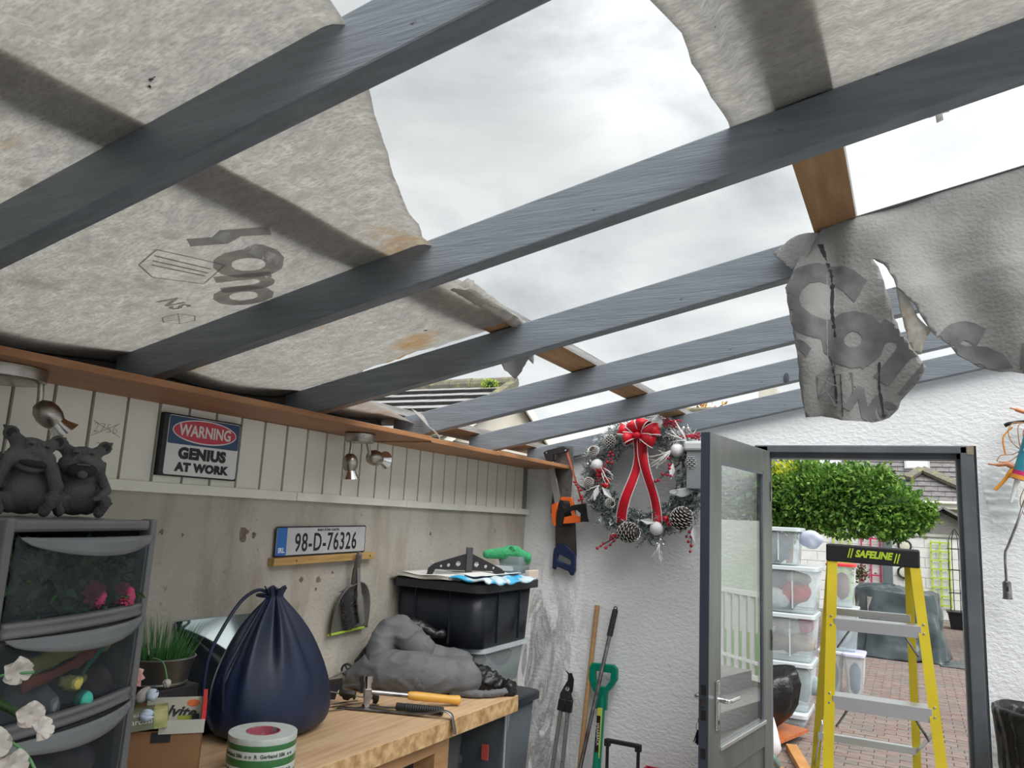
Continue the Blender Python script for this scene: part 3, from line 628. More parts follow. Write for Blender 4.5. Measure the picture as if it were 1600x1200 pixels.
P('back_panel', box(NB(), -W, W, .335, .34, .02, 1.54), tw_in, s, local=True)
P('top', box(NB(), -W+.014, W-.014, .004, .35, 1.532, 1.554), tw_m, s, local=True, bev=.006)
def bulge(x): return -.028*(1-(x/W)**2)
for k in range(8):
    zt_ = 1.530-.1665*k; zb_ = zt_-.1665
    bm = grid(NB(), lambda u, v: ((u*2-1)*(W-.016), bulge((u*2-1)*(W-.016))*.9-.002+.004*math.sin(PI*v), zb_-.002+.018*v), 20, 4)
    o = P('rail', bm, tw_m, s, local=True, smooth='all'); solid(o, .012, 1)
    d = bm = grid(NB(), lambda u, v: ((u*2-1)*(W-.018), bulge((u*2-1)*(W-.018))*(.55+.45*v)+.004, zb_+.018+(.1665-.024)*v), 20, 6)
    o = P('drawer', bm, tw_clear, s, local=True, smooth='all'); solid(o, .002, -1)
    bm = grid(NB(), lambda u, v: ((u*2-1)*(W-.02), bulge((u*2-1)*(W-.02))-.014*math.sin(PI*u)-.004*v, zt_-.006-(.004+.030*math.sin(PI*u)**.6)*v), 24, 3)
    h = P('handle_lip', bm, tw_lip, o, local=True, smooth='all'); solid(h, .003, 1)
    bm = NB(); box(bm, -W+.02, W-.02, .02, .32, zb_+.018, zb_+.020); P('drawer_base', bm, tw_lip, o, local=True)
TW = WM[s]
def tw(x, y, z): return TW @ V((x, y, z))
leafg = mat('dark_leaf', (.05, .11, .045), .5, col2=(.09, .16, .07), ns=30)
def leaf_mesh(bm, p, d, n, L, wd, mi=0, fold=.15):
    d = d.normalized(); sd = d.cross(n).normalized(); n = sd.cross(d)
    a = bm.verts.new(p); b = bm.verts.new(p+d*L*.45+sd*wd/2+n*fold*wd); c = bm.verts.new(p+d*L); e = bm.verts.new(p+d*L*.45-sd*wd/2+n*fold*wd); m = bm.verts.new(p+d*L*.5)
    for f in ((a, b, m), (b, c, m), (c, e, m), (e, a, m)): bm.faces.new(f).material_index = mi
def rv(): return V((R.uniform(-1, 1), R.uniform(-1, 1), R.uniform(-1, 1)))
bm = NB()
for i in range(1100):
    p = tw(R.uniform(-W+.03, W-.04), R.uniform(-.002, .14), R.uniform(1.385, 1.50)); d = rv()
    leaf_mesh(bm, p, d, rv(), R.uniform(.02, .035), R.uniform(.012, .02))
i_ = T('artificial_foliage', 'dark green artificial leaves filling the top drawer', 'artificial plant', tw(0, .1, 1.384)); P('leaves', bm, leafg, i_, kind='stuff')
rose = mat('rose_pink', (.38, .03, .10), .5, col2=(.25, .02, .06), ns=40)
def flower(bm, c, r, n=3, up=V((0, 0, 1)), mi=0):
    Mq = axisM(up)
    for ring in range(n):
        k = 4+ring*2
        for j in range(k):
            a = 2*PI*j/k+ring; rr = r*(.25+.75*ring/max(1, n-1)); d = Mq @ V((math.cos(a), math.sin(a), .9-.35*ring)); leaf_mesh(bm, V(c), d, Mq @ V((0, 0, 1)), rr*1.1, rr*.95, mi, .3)
for i, (x, z) in enumerate(((.03, 1.415), (.12, 1.405))):
    bm = NB(); flower(bm, tw(x, -.004, z), .028, 4, V((.9, .1, .3))); tagp(P('artificial_rose', bm, rose, smooth='all'), ['crimson fabric rose pressed against the top drawer front, the larger one', 'small crimson fabric rose near the right side of the top drawer'][i], 'flower')
def cloth_roll(name, label, pts, r, m, fl=1, cat='fabric'):
    bm = tube(NB(), spline(pts, 6), r, 12, flat=fl)
    for v in bm.verts: v.co += rv()*.0012+V((0, 0, 1))*.006*noise.noise(v.co*30)
    o = P(name, bm, m, smooth='all'); return tagp(o, label, cat)
cy_ = mat('yellow_fabric', (.48, .42, .08), .8, col2=(.40, .35, .12), ns=20); crd = mat('red_fabric', (.42, .06, .04), .8); cgr = mat('green_fabric', (.02, .25, .15), .8)
cloth_roll('folded_fabric', 'yellow patterned fabric folded in the second drawer', [tw(-.12, .01, 1.295), tw(-.02, 0, 1.32), (tw(.06, .0, 1.33)), tw(.10, .01, 1.315)], [.012, .022, .02, .016]*1+[.018]*15, cy_, .6)
cloth_roll('folded_fabric', 'red fabric strip below the yellow cloth in the second drawer', [tw(-.12, .0, 1.272), tw(-.02, -.004, 1.288), tw(.04, -.002, 1.305), tw(.07, .01, 1.31)], [.010]*8+[.014]*7+[.006]*4, crd, .6)
cloth_roll('folded_fabric', 'green fabric corner beside the red strip in the second drawer', [tw(.02, -.006, 1.268), tw(.04, -.002, 1.285), tw(.075, .0, 1.31), tw(.105, .004, 1.33)], [.006]*6+[.010]*13, cgr, .5)
cloth_roll('folded_fabric', 'small yellow cloth bundle under the red strip in the second drawer', [tw(-.03, .0, 1.265), tw(0, -.008, 1.258), tw(.03, -.004, 1.262)], [.008]*3+[.013]*6+[.008]*4, cy_, .7)
bm = ball(NB(), tw(.035, -.004, 1.222), .017, 3); tagp(P('craft_ball', bm, mat('mint_foam', (.05, .38, .30), .8, bump=.1), smooth='all'), 'mint green ball at the bottom of the second drawer', 'ball')
bagm = mat('frosted_bag', (.33, .33, .34), .3, alpha=.6, col2=(.2, .2, .21), ns=9)
for i, (x, z, r, lb) in enumerate(((-.05, 1.225, .045, 'crumpled clear plastic bag in the second drawer, left of the mint ball'), (-.02, 1.205, .03, 'pale folded paper at the bottom of the second drawer'), (.13, 1.235, .03, 'black and clear small packets at the right of the second drawer'), (-.02, 1.06, .06, 'large crumpled bag filling the third drawer'), (.09, 1.10, .04, 'dark pinkish packet in the third drawer'))):
    bm = ball(NB(), tw(x, .045, z), r, 3, nz=r*.5, fr=30); tagp(P('plastic_bag', bm, bagm if i not in (2, 4) else mat('dark_packet%d' % i, (.06, .05, .06), .4, col2=(.2, .1, .12), ns=30), smooth='all'), lb, 'bag')
bm = NB(); box(bm, -.0, .0, 0, 0, 0, 0); bm.free()
bm = ball(NB(), tw(-.105, .0, 1.155), .018, 2, nz=.004, fr=40); tagp(P('craft_pompom', bm, rose, smooth='all'), 'dull red ball at the upper left of the third drawer', 'ball')
# ---------------------------------------------------------------- stone gargoyles
stone = mat('grey_stone', (.105, .105, .105), .95, col2=(.055, .055, .055), ns=12, bump=.45, bs=200)
stone_dk = mat('stone_shade', (.022, .022, .022), .95)  # darkened copy of the stone, stands for shade in the hollows
def cap(bm, a, b, ra, rb, n=10):
    a, b = V(a), V(b); k = 7
    pts = [a.lerp(b, i/k) for i in range(k+1)]; tube(bm, pts, [ra+(rb-ra)*i/k for i in range(k+1)], n); ball(bm, a, ra, 2); ball(bm, b, rb, 2)
def gargoyle(loc, ang, scale, pose, label, head_turn=0, head_tilt=0):
    s = T('gargoyle_figurine', label, 'figurine', loc, ang, 'stone gargoyle figurines on the drawer tower')
    def SC_(bm): bm.transform(Matrix.Scale(scale, 4)); return bm
    H = Matrix.Translation((0, -.03, .72)) @ Matrix.Rotation(head_turn, 4, 'Z') @ Matrix.Rotation(head_tilt, 4, 'Y')
    bm = NB()
    ball(bm, (0, .02, .26), .245, 3, (1.0, .88, 1.02)); ball(bm, (0, .03, .46), .20, 3, (1, .8, 1)); ball(bm, (0, 0, .6), .14, 2)
    hb = NB(); ball(hb, (0, 0, 0), .21, 3, (1.05, .9, .82)); ball(hb, (0, -.06, -.09), .20, 3, (1.22, .85, .72)); ball(hb, (0, -.205, .0), .062, 2, (1.2, 1, .85))
    for sx in (-1, 1):
        ball(hb, (sx*.17, -.06, -.06), .10, 2); cap(hb, (sx*.17, .0, .10), (sx*.33, .02, .24), .085, .02); ball(hb, (sx*.25, -.0, .17), .095, 2, (1, .35, 1))
        ball(hb, (sx*.085, -.17, .075), .052, 2); cap(hb, (sx*.03, -.19, .10), (sx*.15, -.155, .125), .026, .02)
        cap(hb, (sx*.02, -.215, .0), (sx*.16, -.155, -.035), .035, .03)
    ball(hb, (0, -.13, -.185), .13, 2, (1.15, .75, .5))
    hb.transform(H); t_ = bpy.data.meshes.new('t'); hb.to_mesh(t_); hb.free(); bm.from_mesh(t_); bpy.data.meshes.remove(t_)
    for sx in (-1, 1):
        # legs: seated, knees out, soles forward
        cap(bm, (sx*.13, -.05, .12), (sx*.30, -.20, .20), .10, .085); cap(bm, (sx*.30, -.20, .20), (sx*.22, -.36, .075), .08, .06)
        cap(bm, (sx*.22, -.36, .06), (sx*.27, -.43, .16), .065, .055)
        for j in range(4): cap(bm, (sx*(.225+.032*j), -.44, .18), (sx*(.215+.04*j), -.47, .225-.012*j), .024, .018, 6)
        if pose == 'cheeks':
            cap(bm, (sx*.22, .02, .56), (sx*.30, -.12, .34), .085, .075); cap(bm, (sx*.30, -.12, .34), (sx*.20, -.20, .60), .085, .06)
            for j in range(4): cap(bm, (sx*(.15+.028*j), -.235, .60), (sx*(.14+.03*j), -.225, .70), .022, .018, 6)
        else:
            cap(bm, (sx*.23, .02, .56), (sx*.34, -.05, .34), .075, .06); cap(bm, (sx*.34, -.05, .34), (sx*.20, -.33, .25), .06, .045)
            for j in range(4): cap(bm, (sx*(.15+.028*j), -.38, .255), (sx*(.13+.03*j), -.415, .215), .020, .017, 6)
        # wing stub behind the shoulder
        if sx < 0 or pose != 'cheeks':
            cap(bm, (sx*.12, .16, .55), (sx*.33, .26, .70), .05, .03)
            for j in range(3): cap(bm, (sx*.33, .26, .70), (sx*(.35-.08*j), .27, .25+.03*j), .028, .015, 8)
    SC_(bm)
    bm.transform(WM[s]); o = fuse(bm, scale*.016, 'body', stone, s, smooth=2)
    # wing webs
    for sx in ((-1,) if pose == 'cheeks' else (-1, 1)):
        bm = NB(); vs = [bm.verts.new(V(p)*scale) for p in ((sx*.13, .18, .56), (sx*.33, .265, .71), (sx*.36, .275, .25), (sx*.30, .28, .28), (sx*.24, .28, .26), (sx*.12, .2, .2))]; bm.faces.new(vs)
        solid(P('wing', bm, stone, s, local=True), scale*.03, 0)
    # tongue; mouth, eyes and ear hollows as dark shapes in place of shade
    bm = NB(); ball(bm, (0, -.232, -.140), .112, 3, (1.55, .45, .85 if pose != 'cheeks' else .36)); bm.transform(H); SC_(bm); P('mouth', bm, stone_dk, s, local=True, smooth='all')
    if pose != 'cheeks':
        bm = NB(); ball(bm, (0, -.272, -.195), .066, 2, (.95, .4, .8)); bm.transform(H); SC_(bm); P('tongue', bm, stone, s, local=True, smooth='all')
        bm = NB()
        for j in range(6): box(bm, -.075+.026*j, -.053+.026*j, -.292, -.270, -.085, -.062)
        bm.transform(H); SC_(bm); P('teeth', bm, stone, s, local=True)
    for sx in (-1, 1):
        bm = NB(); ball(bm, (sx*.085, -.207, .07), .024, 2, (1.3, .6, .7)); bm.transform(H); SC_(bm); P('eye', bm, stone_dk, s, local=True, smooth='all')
        bm = NB(); ball(bm, (sx*.255, -.032, .175), .055, 2, (1, .2, 1)); bm.transform(H); SC_(bm); P('ear_hollow_shade', bm, stone_dk, s, local=True, smooth='all')
    return s
gargoyle((-1.555, .925, 1.5545), math.radians(58), .172, 'cheeks', 'dark stone gargoyle resting its cheeks in its hands on the drawer tower', .35, .12)
gargoyle((-1.575, 1.045, 1.5545), math.radians(66), .166, 'laugh', 'dark stone gargoyle laughing with open mouth, right one on the drawer tower', -.05, 0)
# ---------------------------------------------------------------- storage bins in the corner
binclear = clear('bin_clear', (.45, .50, .52), .25, .15, (.85, .89, .9))
def rr_ring(bm, x0, x1, y0, y1, z, r=.04, n=5):
    return [bm.verts.new((px, py, z)) for px, py in rrect(x1-x0, y1-y0, r, (x0+x1)/2, (y0+y1)/2, n)]
def tub(bm, x0, x1, y0, y1, z0, z1, taper=.02, r=.05, bottom=True, n=5, rings=2):
    rs = []
    for i in range(rings):
        t = i/(rings-1); k = taper*(1-t); rs.append(rr_ring(bm, x0+k, x1-k, y0+k, y1-k, z0+(z1-z0)*t, r, n))
    for a, b in zip(rs, rs[1:]):
        m = len(a)
        for j in range(m): bm.faces.new((a[j], a[(j+1) % m], b[(j+1) % m], b[j]))
    if bottom: bm.faces.new(rs[0])
    return bm
def lid(bm, x0, x1, y0, y1, z0, z1, r=.05):
    a = rr_ring(bm, x0, x1, y0, y1, z0, r); b = rr_ring(bm, x0, x1, y0, y1, z1-.006, r); c = rr_ring(bm, x0+.008, x1-.008, y0+.008, y1-.008, z1, r)
    m = len(a)
    for p, q in ((a, b), (b, c)):
        for j in range(m): bm.faces.new((p[j], p[(j+1) % m], q[(j+1) % m], q[j]))
    bm.faces.new(a); bm.faces.new(c); return bm
boxblue = mat('bin_black', (.014, .018, .026), .38, bump=.02)
s = T('storage_box', 'black storage box with a lid, topmost of the corner stack', 'storage box', (-1.87, 3.23, 1.035))
o = P('body', tub(NB(), -2.095, -1.648, 2.965, 3.50, 1.035, 1.275, .012, .06), boxblue, s, smooth=True); solid(o, .004)
for yy in (3.12, 3.33): P('rib', box(NB(), -1.652, -1.640, yy, yy+.004, 1.05, 1.27), boxblue, s)
for xx in (-1.98, -1.80): P('rib', box(NB(), xx, xx+.004, 2.960, 2.972, 1.05, 1.27), boxblue, s)
P('lid', lid(NB(), -2.105, -1.622, 2.935, 3.53, 1.272, 1.312, .06), mat('bin_lid', (.020, .022, .026), .45), s, smooth=True)
s = T('storage_box', 'clear plastic bin in the corner stack, between the black box and the lowest bin', 'storage box', (-1.87, 3.25, .85))
o = P('body', tub(NB(), -2.09, -1.67, 3.03, 3.49, .851, 1.012, .02, .05), binclear, s, smooth=True); solid(o, .003)
bm = NB(); a = rr_ring(bm, -2.10, -1.655, 3.01, 3.51, 1.012, .06); b = rr_ring(bm, -2.10, -1.655, 3.01, 3.51, 1.032, .06); c = rr_ring(bm, -2.08, -1.68, 3.04, 3.48, 1.033, .05)
for p, q in ((a, b), (b, c)):
    for j in range(len(a)): bm.faces.new((p[j], p[(j+1) % len(a)], q[(j+1) % len(a)], q[j]))
P('rim', bm, mat('frosted_plastic', (.50, .55, .58), .3, alpha=.75), s, smooth=True)
def stuffing(n, x0, x1, y0, y1, z0, z1, cols, name, label, cat, r=.05):
    for i in range(n):
        c = cols[i % len(cols)]
        k = 'stuffing_'+'_'.join('%02d' % int(q*99) for q in c)
        m = MS.get(k) or mat(k, c, .6, bump=.2, bs=20)
        bm = ball(NB(), (R.uniform(x0, x1), R.uniform(y0, y1), R.uniform(z0, z1)), r*R.uniform(.7, 1.2), 2, (1.2, 1, .8), nz=r*.5, fr=22)
        tagp(P(name, bm, m, smooth='all'), label, cat, group=label)
stuffing(5, -1.95, -1.76, 3.12, 3.40, .90, .95, [(.10, .09, .08), (.16, .13, .12), (.3, .05, .05)], 'stored_item', 'dark odds and ends inside the clear bin under the black box', 'clutter', .05)
s = T('storage_box', 'tall smoky bin with a dark lid, lowest of the corner stack', 'storage box', (-1.78, 3.17, 0))
o = P('body', tub(NB(), -2.08, -1.515, 3.03, 3.29, .30, .818, .03, .04, rings=3), clear('bin_smoke', (.20, .23, .26), .35, .2), s, smooth=True); solid(o, .003)
P('lid', lid(NB(), -2.10, -1.497, 3.012, 3.31, .816, .848, .04), boxblue, s, smooth=True)
P('latch', box(NB(), -1.60, -1.56, 3.006, 3.016, .77, .825), mat('latch_grey', (.3, .3, .3), .4), s, bev=.003)
P('corner_rib', box(NB(), -1.535, -1.530, 3.026, 3.034, .32, .81), mat('latch_light', (.3, .33, .35), .4), s)
stuffing(8, -1.98, -1.62, 3.10, 3.22, .42, .72, [(.14, .10, .09), (.25, .16, .13), (.08, .07, .08)], 'stored_cloth', 'brownish things behind the smoky wall of the lowest corner bin', 'clutter', .075)
P('label_card', box(NB(), -1.630, -1.60, 3.014, 3.020, .60, .66), mat('card_red', (.5, .08, .07), .5), s)
s = T('storage_box', 'clear rounded tub under the workbench, left of its leg', 'storage box', (-1.85, 2.75, 0))
o = P('body', tub(NB(), -2.08, -1.66, 2.62, 2.98, .30, .76, .03, .10, rings=3), clear('bin_smoke2', (.30, .33, .34), .3, .2), s, smooth=True); solid(o, .003)
stuffing(4, -1.93, -1.78, 2.75, 2.87, .48, .65, [(.35, .31, .24), (.2, .2, .17)], 'stored_bag', 'pale bundle inside the tub under the workbench', 'clutter', .09)
# things lying on the black box
s = T('frame_clamp', 'black perforated plastic strap-clamp arm standing on the black box', 'clamp', (-1.80, 3.0, 1.32))
def cx(t): return t
CP = Matrix.Translation((-1.97, 3.03, 1.322)) @ Matrix.Rotation(math.radians(38), 4, 'Z') @ MXZ(0)
out = [(0, 0), (.02, 0), (.035, .028), (.30, .028), (.335, 0), (.36, 0), (.355, .028), (.34, .04), (.205, .10), (.175, .10), (.03, .052), (.005, .03)]
holes = [[(cx_+r_*math.cos(a), cy_2+r_*math.sin(a)) for a in [i*2*PI/16 for i in range(16)]] for cx_, cy_2, r_ in ((.062, .042, .007), (.096, .047, .009), (.140, .055, .013), (.225, .055, .013), (.268, .047, .009), (.305, .042, .007))]
P('arm', shape([out]+holes, .018, CP, .001), black, s)
bm = box(NB(), .175, .203, -.012, .130, -.018, .018); bm.transform(CP); P('strap', bm, mat('strap', (.05, .05, .055), .5), s, bev=.002)
paper = mat('white_paper', (.62, .62, .60), .7); paper2 = mat('cream_paper', (.55, .52, .45), .7, col2=(.48, .45, .38), ns=30)
s = T('papers', 'loose cream papers draped over the left of the black box lid', 'papers', (-1.85, 3.05, 1.315))
for i in range(4):
    x0 = -2.10+.012*i; x1 = -1.78+.03*i; y0 = 2.93+.012*i
    bm = grid(NB(), lambda u, v: (x0+(x1-x0)*u, y0+.30*v, 1.3135+.0035*i+(.003*math.sin(9*u+i)+.0025)*(1 if v > .1 else 1)+.018*max(0, .25-u)*2*(i == 3)), 16, 6)
    solid(P('sheet', bm, [paper2, paper][i % 2], s, smooth='all'), .0008)
s = T('bubble_bag', 'bright blue and white padded bag lying on the right of the black box lid', 'bag', (-1.7, 3.1, 1.32))
bluep = mat('cyan_plastic', (.04, .36, .62), .3, col2=(.55, .65, .7), ns=14, nlo=.45, nhi=.55)
bm = grid(NB(), lambda u, v: (-1.79+.20*u+.01*math.sin(v*9), 2.925+.46*v, 1.330+.006*math.sin(u*9+v*4)+.005*math.sin(v*22)-.010*(u > .93)), 16, 26)
solid(P('bag_skin', bm, bluep, s, smooth='all'), .008)
bm = grid(NB(), lambda u, v: (-1.80+.15*u, 3.0+.35*v, 1.341+.004*math.sin(u*8)), 8, 8); solid(P('white_film', bm, paper, s, smooth='all'), .003)
s = T('long_clear_box', 'long shallow clear plastic box lying on the papers on the black box', 'box', (-1.85, 3.2, 1.34))
Mq = Matrix.Translation((-1.98, 3.10, 1.3465)) @ Matrix.Rotation(math.radians(44), 4, 'Z')
bm = box(NB(), 0, .40, 0, .09, 0, .022, M=Mq); P('body', bm, clear('film', (.8, .84, .84), .35, .2), s)
s = T('small_tub', 'small clear tub holding the green towel on the black box', 'tub', (-1.72, 3.42, 1.33))
o = P('body', tub(NB(), -1.79, -1.66, 3.36, 3.49, 1.337, 1.415, .008, .02), binclear, s, smooth=True); solid(o, .002)
s = T('green_towel', 'rolled green towel stuffed in the small clear tub on the black box', 'towel', (-1.73, 3.42, 1.4))
grn = mat('green_towel', (.05, .33, .14), .9, col2=(.03, .25, .10), ns=60, bump=.4, bs=200)
bm = NB()
for i, (a, b, r1, r2) in enumerate((((-1.83, 3.33, 1.418), (-1.71, 3.40, 1.432), .022, .034), ((-1.74, 3.39, 1.436), (-1.66, 3.42, 1.415), .030, .024), ((-1.78, 3.42, 1.40), (-1.68, 3.45, 1.40), .03, .03))): cap(bm, a, b, r1, r2)
fuse(bm, .004, 'towel', grn, s, smooth=4)
bm = NB(); tube(bm, [(-1.718+.016*math.cos(a)*(1-a/14), 3.368-.002*a/6, 1.442+.020*math.sin(a)*(1-a/14)) for a in [i*.35 for i in range(28)]], .0035, 6); P('rolled_edge', bm, grn, s, smooth='all')
s = T('small_carton', 'little pinkish cream carton behind the blue bag on the black box', 'box', (-1.66, 3.47, 1.34))
P('body', box(NB(), -1.655, -1.63, 3.40, 3.50, 1.3135, 1.352), mat('cream_card', (.6, .5, .42), .6), s, bev=.002)
# ---------------------------------------------------------------- jacket
jgrey = mat('jacket_grey', (.125, .13, .138), .75, col2=(.10, .104, .112), ns=8, bump=.7, bs=11, sc=(1, 1, 1.8))
jblack = mat('jacket_lining', (.010, .010, .011), .35, bump=.5, bs=22)
s = T('jacket', 'dark grey padded jacket with black quilted lining heaped on the workbench', 'jacket', (-1.8, 2.85, .88))
def heap(chains, vox, name, m, nzs=.010, fr=16):
    bm = NB()
    for pts, rs, fl in chains:
        sp = spline(pts, 5); k = len(sp); m_ = len(rs)
        rr_ = [rs[min(int(i/(k-1)*(m_-1)), m_-2)]+(rs[min(int(i/(k-1)*(m_-1))+1, m_-1)]-rs[min(int(i/(k-1)*(m_-1)), m_-2)])*((i/(k-1)*(m_-1)) % 1) for i in range(k)]
        tube(bm, sp, rr_, 16, flat=fl, nrm=(0, 0, 1)); ball(bm, sp[0], rr_[0], 2); ball(bm, sp[-1], rr_[-1], 2)
    for v in bm.verts:
        if v.co.z < .884: v.co.z = .884
    o = fuse(bm, vox, name, m, s, smooth=5)
    Wm = WM[s]
    for v in o.data.vertices:
        p = Wm @ v.co; q = p*fr
        d = noise.noise(V((q.x, q.y, q.z*1.3)))*nzs + (1-abs(noise.noise(V((q.x*1.8+4, q.y*1.2, q.z*2.4)))))**6*nzs*.9
        p += v.normal*d
        if p.z < .8815: p.z = .8815
        v.co = Wm.inverted() @ p
    return o
heap([([(-2.02, 2.66, .93), (-1.93, 2.70, .96), (-1.83, 2.74, .955), (-1.73, 2.80, .95), (-1.66, 2.86, .94)], [.055, .085, .09, .085, .06], 1.0),
      ([(-1.99, 2.80, .94), (-1.85, 2.86, .97), (-1.73, 2.92, .955)], [.07, .09, .06], 1.0)], .009, 'body', jgrey, .010, 7)
heap([([(-1.96, 2.68, 1.0), (-1.965, 2.72, 1.07), (-1.955, 2.76, 1.115), (-1.93, 2.80, 1.13)], [.05, .048, .045, .035], 1.0),
      ([(-1.955, 2.76, 1.115), (-1.89, 2.80, 1.08), (-1.84, 2.84, 1.03)], [.045, .06, .05], 1.0)], .008, 'hood', jgrey, .009, 8)
heap([([(-1.96, 2.85, 1.12), (-1.91, 2.90, 1.12), (-1.86, 2.92, 1.09), (-1.82, 2.95, 1.085)], [.022, .026, .022, .008], 1.0), ([(-2.03, 2.68, .985), (-2.01, 2.72, 1.03)], [.03, .03], 1)], .007, 'hood_lining', jblack, .006)
heap([([(-1.70, 2.88, .945), (-1.62, 2.92, .935), (-1.55, 2.97, .915), (-1.50, 2.97, .905)], [.06, .055, .035, .018], .9)], .008, 'quilted_lining', jblack, .012, 26)
heap([([(-1.66, 2.80, .895), (-1.58, 2.83, .897), (-1.52, 2.89, .897), (-1.49, 2.955, .900)], [.016, .015, .014, .012], .9)], .006, 'hem', jgrey, .004, 40)
P('zip', tube(NB(), spline([(-1.55, 2.985, .945), (-1.50, 2.985, .918), (-1.483, 2.975, .898)], 5), .0035, 6), steel, s, smooth='all')
bm = NB(); tube(bm, spline([(-1.675, 2.80, .905), (-1.650, 2.81, .95), (-1.655, 2.86, .985), (-1.69, 2.92, 1.00)], 6), .010, 8); P('cuff', bm, mat('cuff_grey', (.12, .122, .13), .6), s, smooth='all')
# ---------------------------------------------------------------- navy drawstring bag
navy = mat('navy_fabric', (.006, .010, .030), .45, col2=(.011, .021, .058), ns=5, bump=.08, bs=30)
s = T('drawstring_bag', 'navy blue drawstring bag standing on the workbench against the mirror', 'bag', (-1.91, 2.02, .88))
bm = NB(); n = 72; rings = []
prof = [(.0, .885, 0), (.165, .884, 0), (.205, .90, .0), (.222, .94, .004), (.222, 1.0, .006), (.205, 1.06, .010), (.175, 1.12, .015), (.135, 1.18, .02), (.090, 1.235, .022), (.050, 1.28, .020), (.030, 1.300, .010), (.026, 1.308, .006), (.034, 1.322, .010), (.040, 1.332, .012)]
for r_, z, f in prof:
    rg = []
    for j in range(n):
        a = 2*PI*j/n; fold = f*(math.sin(a*7+z*3)+.6*math.sin(a*12+1)+.4*math.sin(a*17+2)) + .012*noise.noise(V((math.cos(a)*2, math.sin(a)*2, z*9)))*(1 if r_ > .05 else 0)
        q = max(.004, r_+fold*.7*(1 if r_ > .06 else .5)) if r_ else 0
        t = (z-.88)/.45
        x = -1.865-.005*t+q*math.cos(a)*.68; y = 2.015-.04*t+q*math.sin(a)*(1.0)
        x = max(x, XL+.004)
        rg.append(bm.verts.new((x, y, z+(.006*math.sin(a*5) if z > 1.31 else 0))))
    rings.append(rg)
for a, b in zip(rings, rings[1:]):
    for j in range(n): bm.faces.new((a[j], a[(j+1) % n], b[(j+1) % n], b[j]))
o = P('sack', bm, navy, s, smooth='all'); sub(o, 1)
P('collar_cord', tube(NB(), [(-1.90+.034*math.cos(a), 1.975+.036*math.sin(a), 1.305) for a in [i*2*PI/20 for i in range(21)]], .005, 6), navy, s, smooth='all')
for pts in ([(-1.885, 1.96, 1.315), (-1.875, 1.90, 1.328), (-1.86, 1.82, 1.30), (-1.855, 1.75, 1.22), (-1.86, 1.715, 1.14), (-1.87, 1.725, 1.02), (-1.88, 1.78, .93)], [(-1.88, 1.955, 1.30), (-1.86, 1.915, 1.285), (-1.84, 1.86, 1.24), (-1.835, 1.80, 1.16), (-1.84, 1.765, 1.08), (-1.86, 1.80, .96)]):
    P('drawstring', tube(NB(), spline(pts, 8), .0055, 8), navy, s, smooth='all')
# mirror tile leaning on the wall
s = T('mirror_panel', 'frameless mirror panel with bubbled corner leaning on the wall behind the navy bag', 'mirror', (-2.08, 2.02, .88))
Mm = Matrix.Translation((XL+.125, 2.02, .883)) @ Matrix.Rotation(-math.atan(.115/.335), 4, 'Y')
P('glass', box(NB(), 0, .005, -.235, .238, 0, .352, M=Mm), mat('mirror', (.80, .90, .88), .06, 1), s)
P('edge', box(NB(), -.0006, .0045, -.2365, .2395, -.001, .3535, M=Mm), mat('mirror_edge', (.2, .25, .24), .3), s)
for i in range(12):
    bm = NB(); r_ = R.uniform(.005, .013); ball(bm, Mm @ V((.005, R.uniform(.17, .23), R.uniform(.24, .33))), r_, 2, (.3, 1, 1)); P('glass_pebble', bm, mat('pebble', (.6, .68, .66), .08) if i == 0 else MS['pebble'], s, smooth='all')
# zinc pot with grass
zinc = mat('zinc', (.22, .22, .205), .38, .8, col2=(.15, .15, .14), ns=9)
s0 = T('support_crate', 'dark crate behind the cardboard box carrying the zinc pot', 'crate', (-1.98, 1.63, .88))
P('body', box(NB(), -2.09, -1.90, 1.535, 1.73, .881, 1.068), black_soft, s0, bev=.004)
s = T('planter', 'oval zinc pot standing between the drawer tower and the navy bag', 'pot', (-1.985, 1.645, 1.069))
pz = [(0, 1.070), (.084, 1.070), (.087, 1.076), (.084, 1.080), (.086, 1.084), (.100, 1.142), (.104, 1.146), (.100, 1.150), (.096, 1.146), (.082, 1.09), (0, 1.09)]
P('pot', lathe(NB(), pz, (-1.985, 1.645, 0), 40), zinc, s, smooth=True)
P('soil', lathe(NB(), [(0, 1.135), (.094, 1.132), (.09, 1.125)], (-1.985, 1.645, 0), 24), mat('soil', (.03, .022, .015), .95, bump=.5), s)
gm = mat('grass_green', (.035, .14, .03), .5, col2=(.07, .22, .06), ns=50)
s = T('ornamental_grass', 'spiky green artificial grass growing from the zinc pot', 'plant', (-1.985, 1.645, 1.135))
bm = NB()
def blade(bm, p, d, L, w_, droop=.25, k=4):
    d = V(d).normalized(); sd = d.cross(rv()).normalized(); prev = None; q = V(p)
    for i in range(k+1):
        ww = w_*(1-i/k)**.7; a = bm.verts.new(q-sd*ww/2); b = bm.verts.new(q+sd*ww/2)
        if prev: bm.faces.new((prev[0], prev[1], b, a))
        prev = (a, b); d = (d+V((0, 0, -droop/k))).normalized(); q = q+d*L/k
for i in range(230):
    a = R.uniform(0, 2*PI); q = R.random()**.5; p = (-1.985+.085*q*math.cos(a), 1.645+.085*q*math.sin(a), 1.133)
    dx = max(q*math.cos(a)*.5, -.25); blade(bm, p, (dx+R.uniform(-.1, .1), q*math.sin(a)*.5+R.uniform(-.12, .12), 1), R.uniform(.05, .145), .0035)
P('blades', bm, gm, s, kind='stuff')
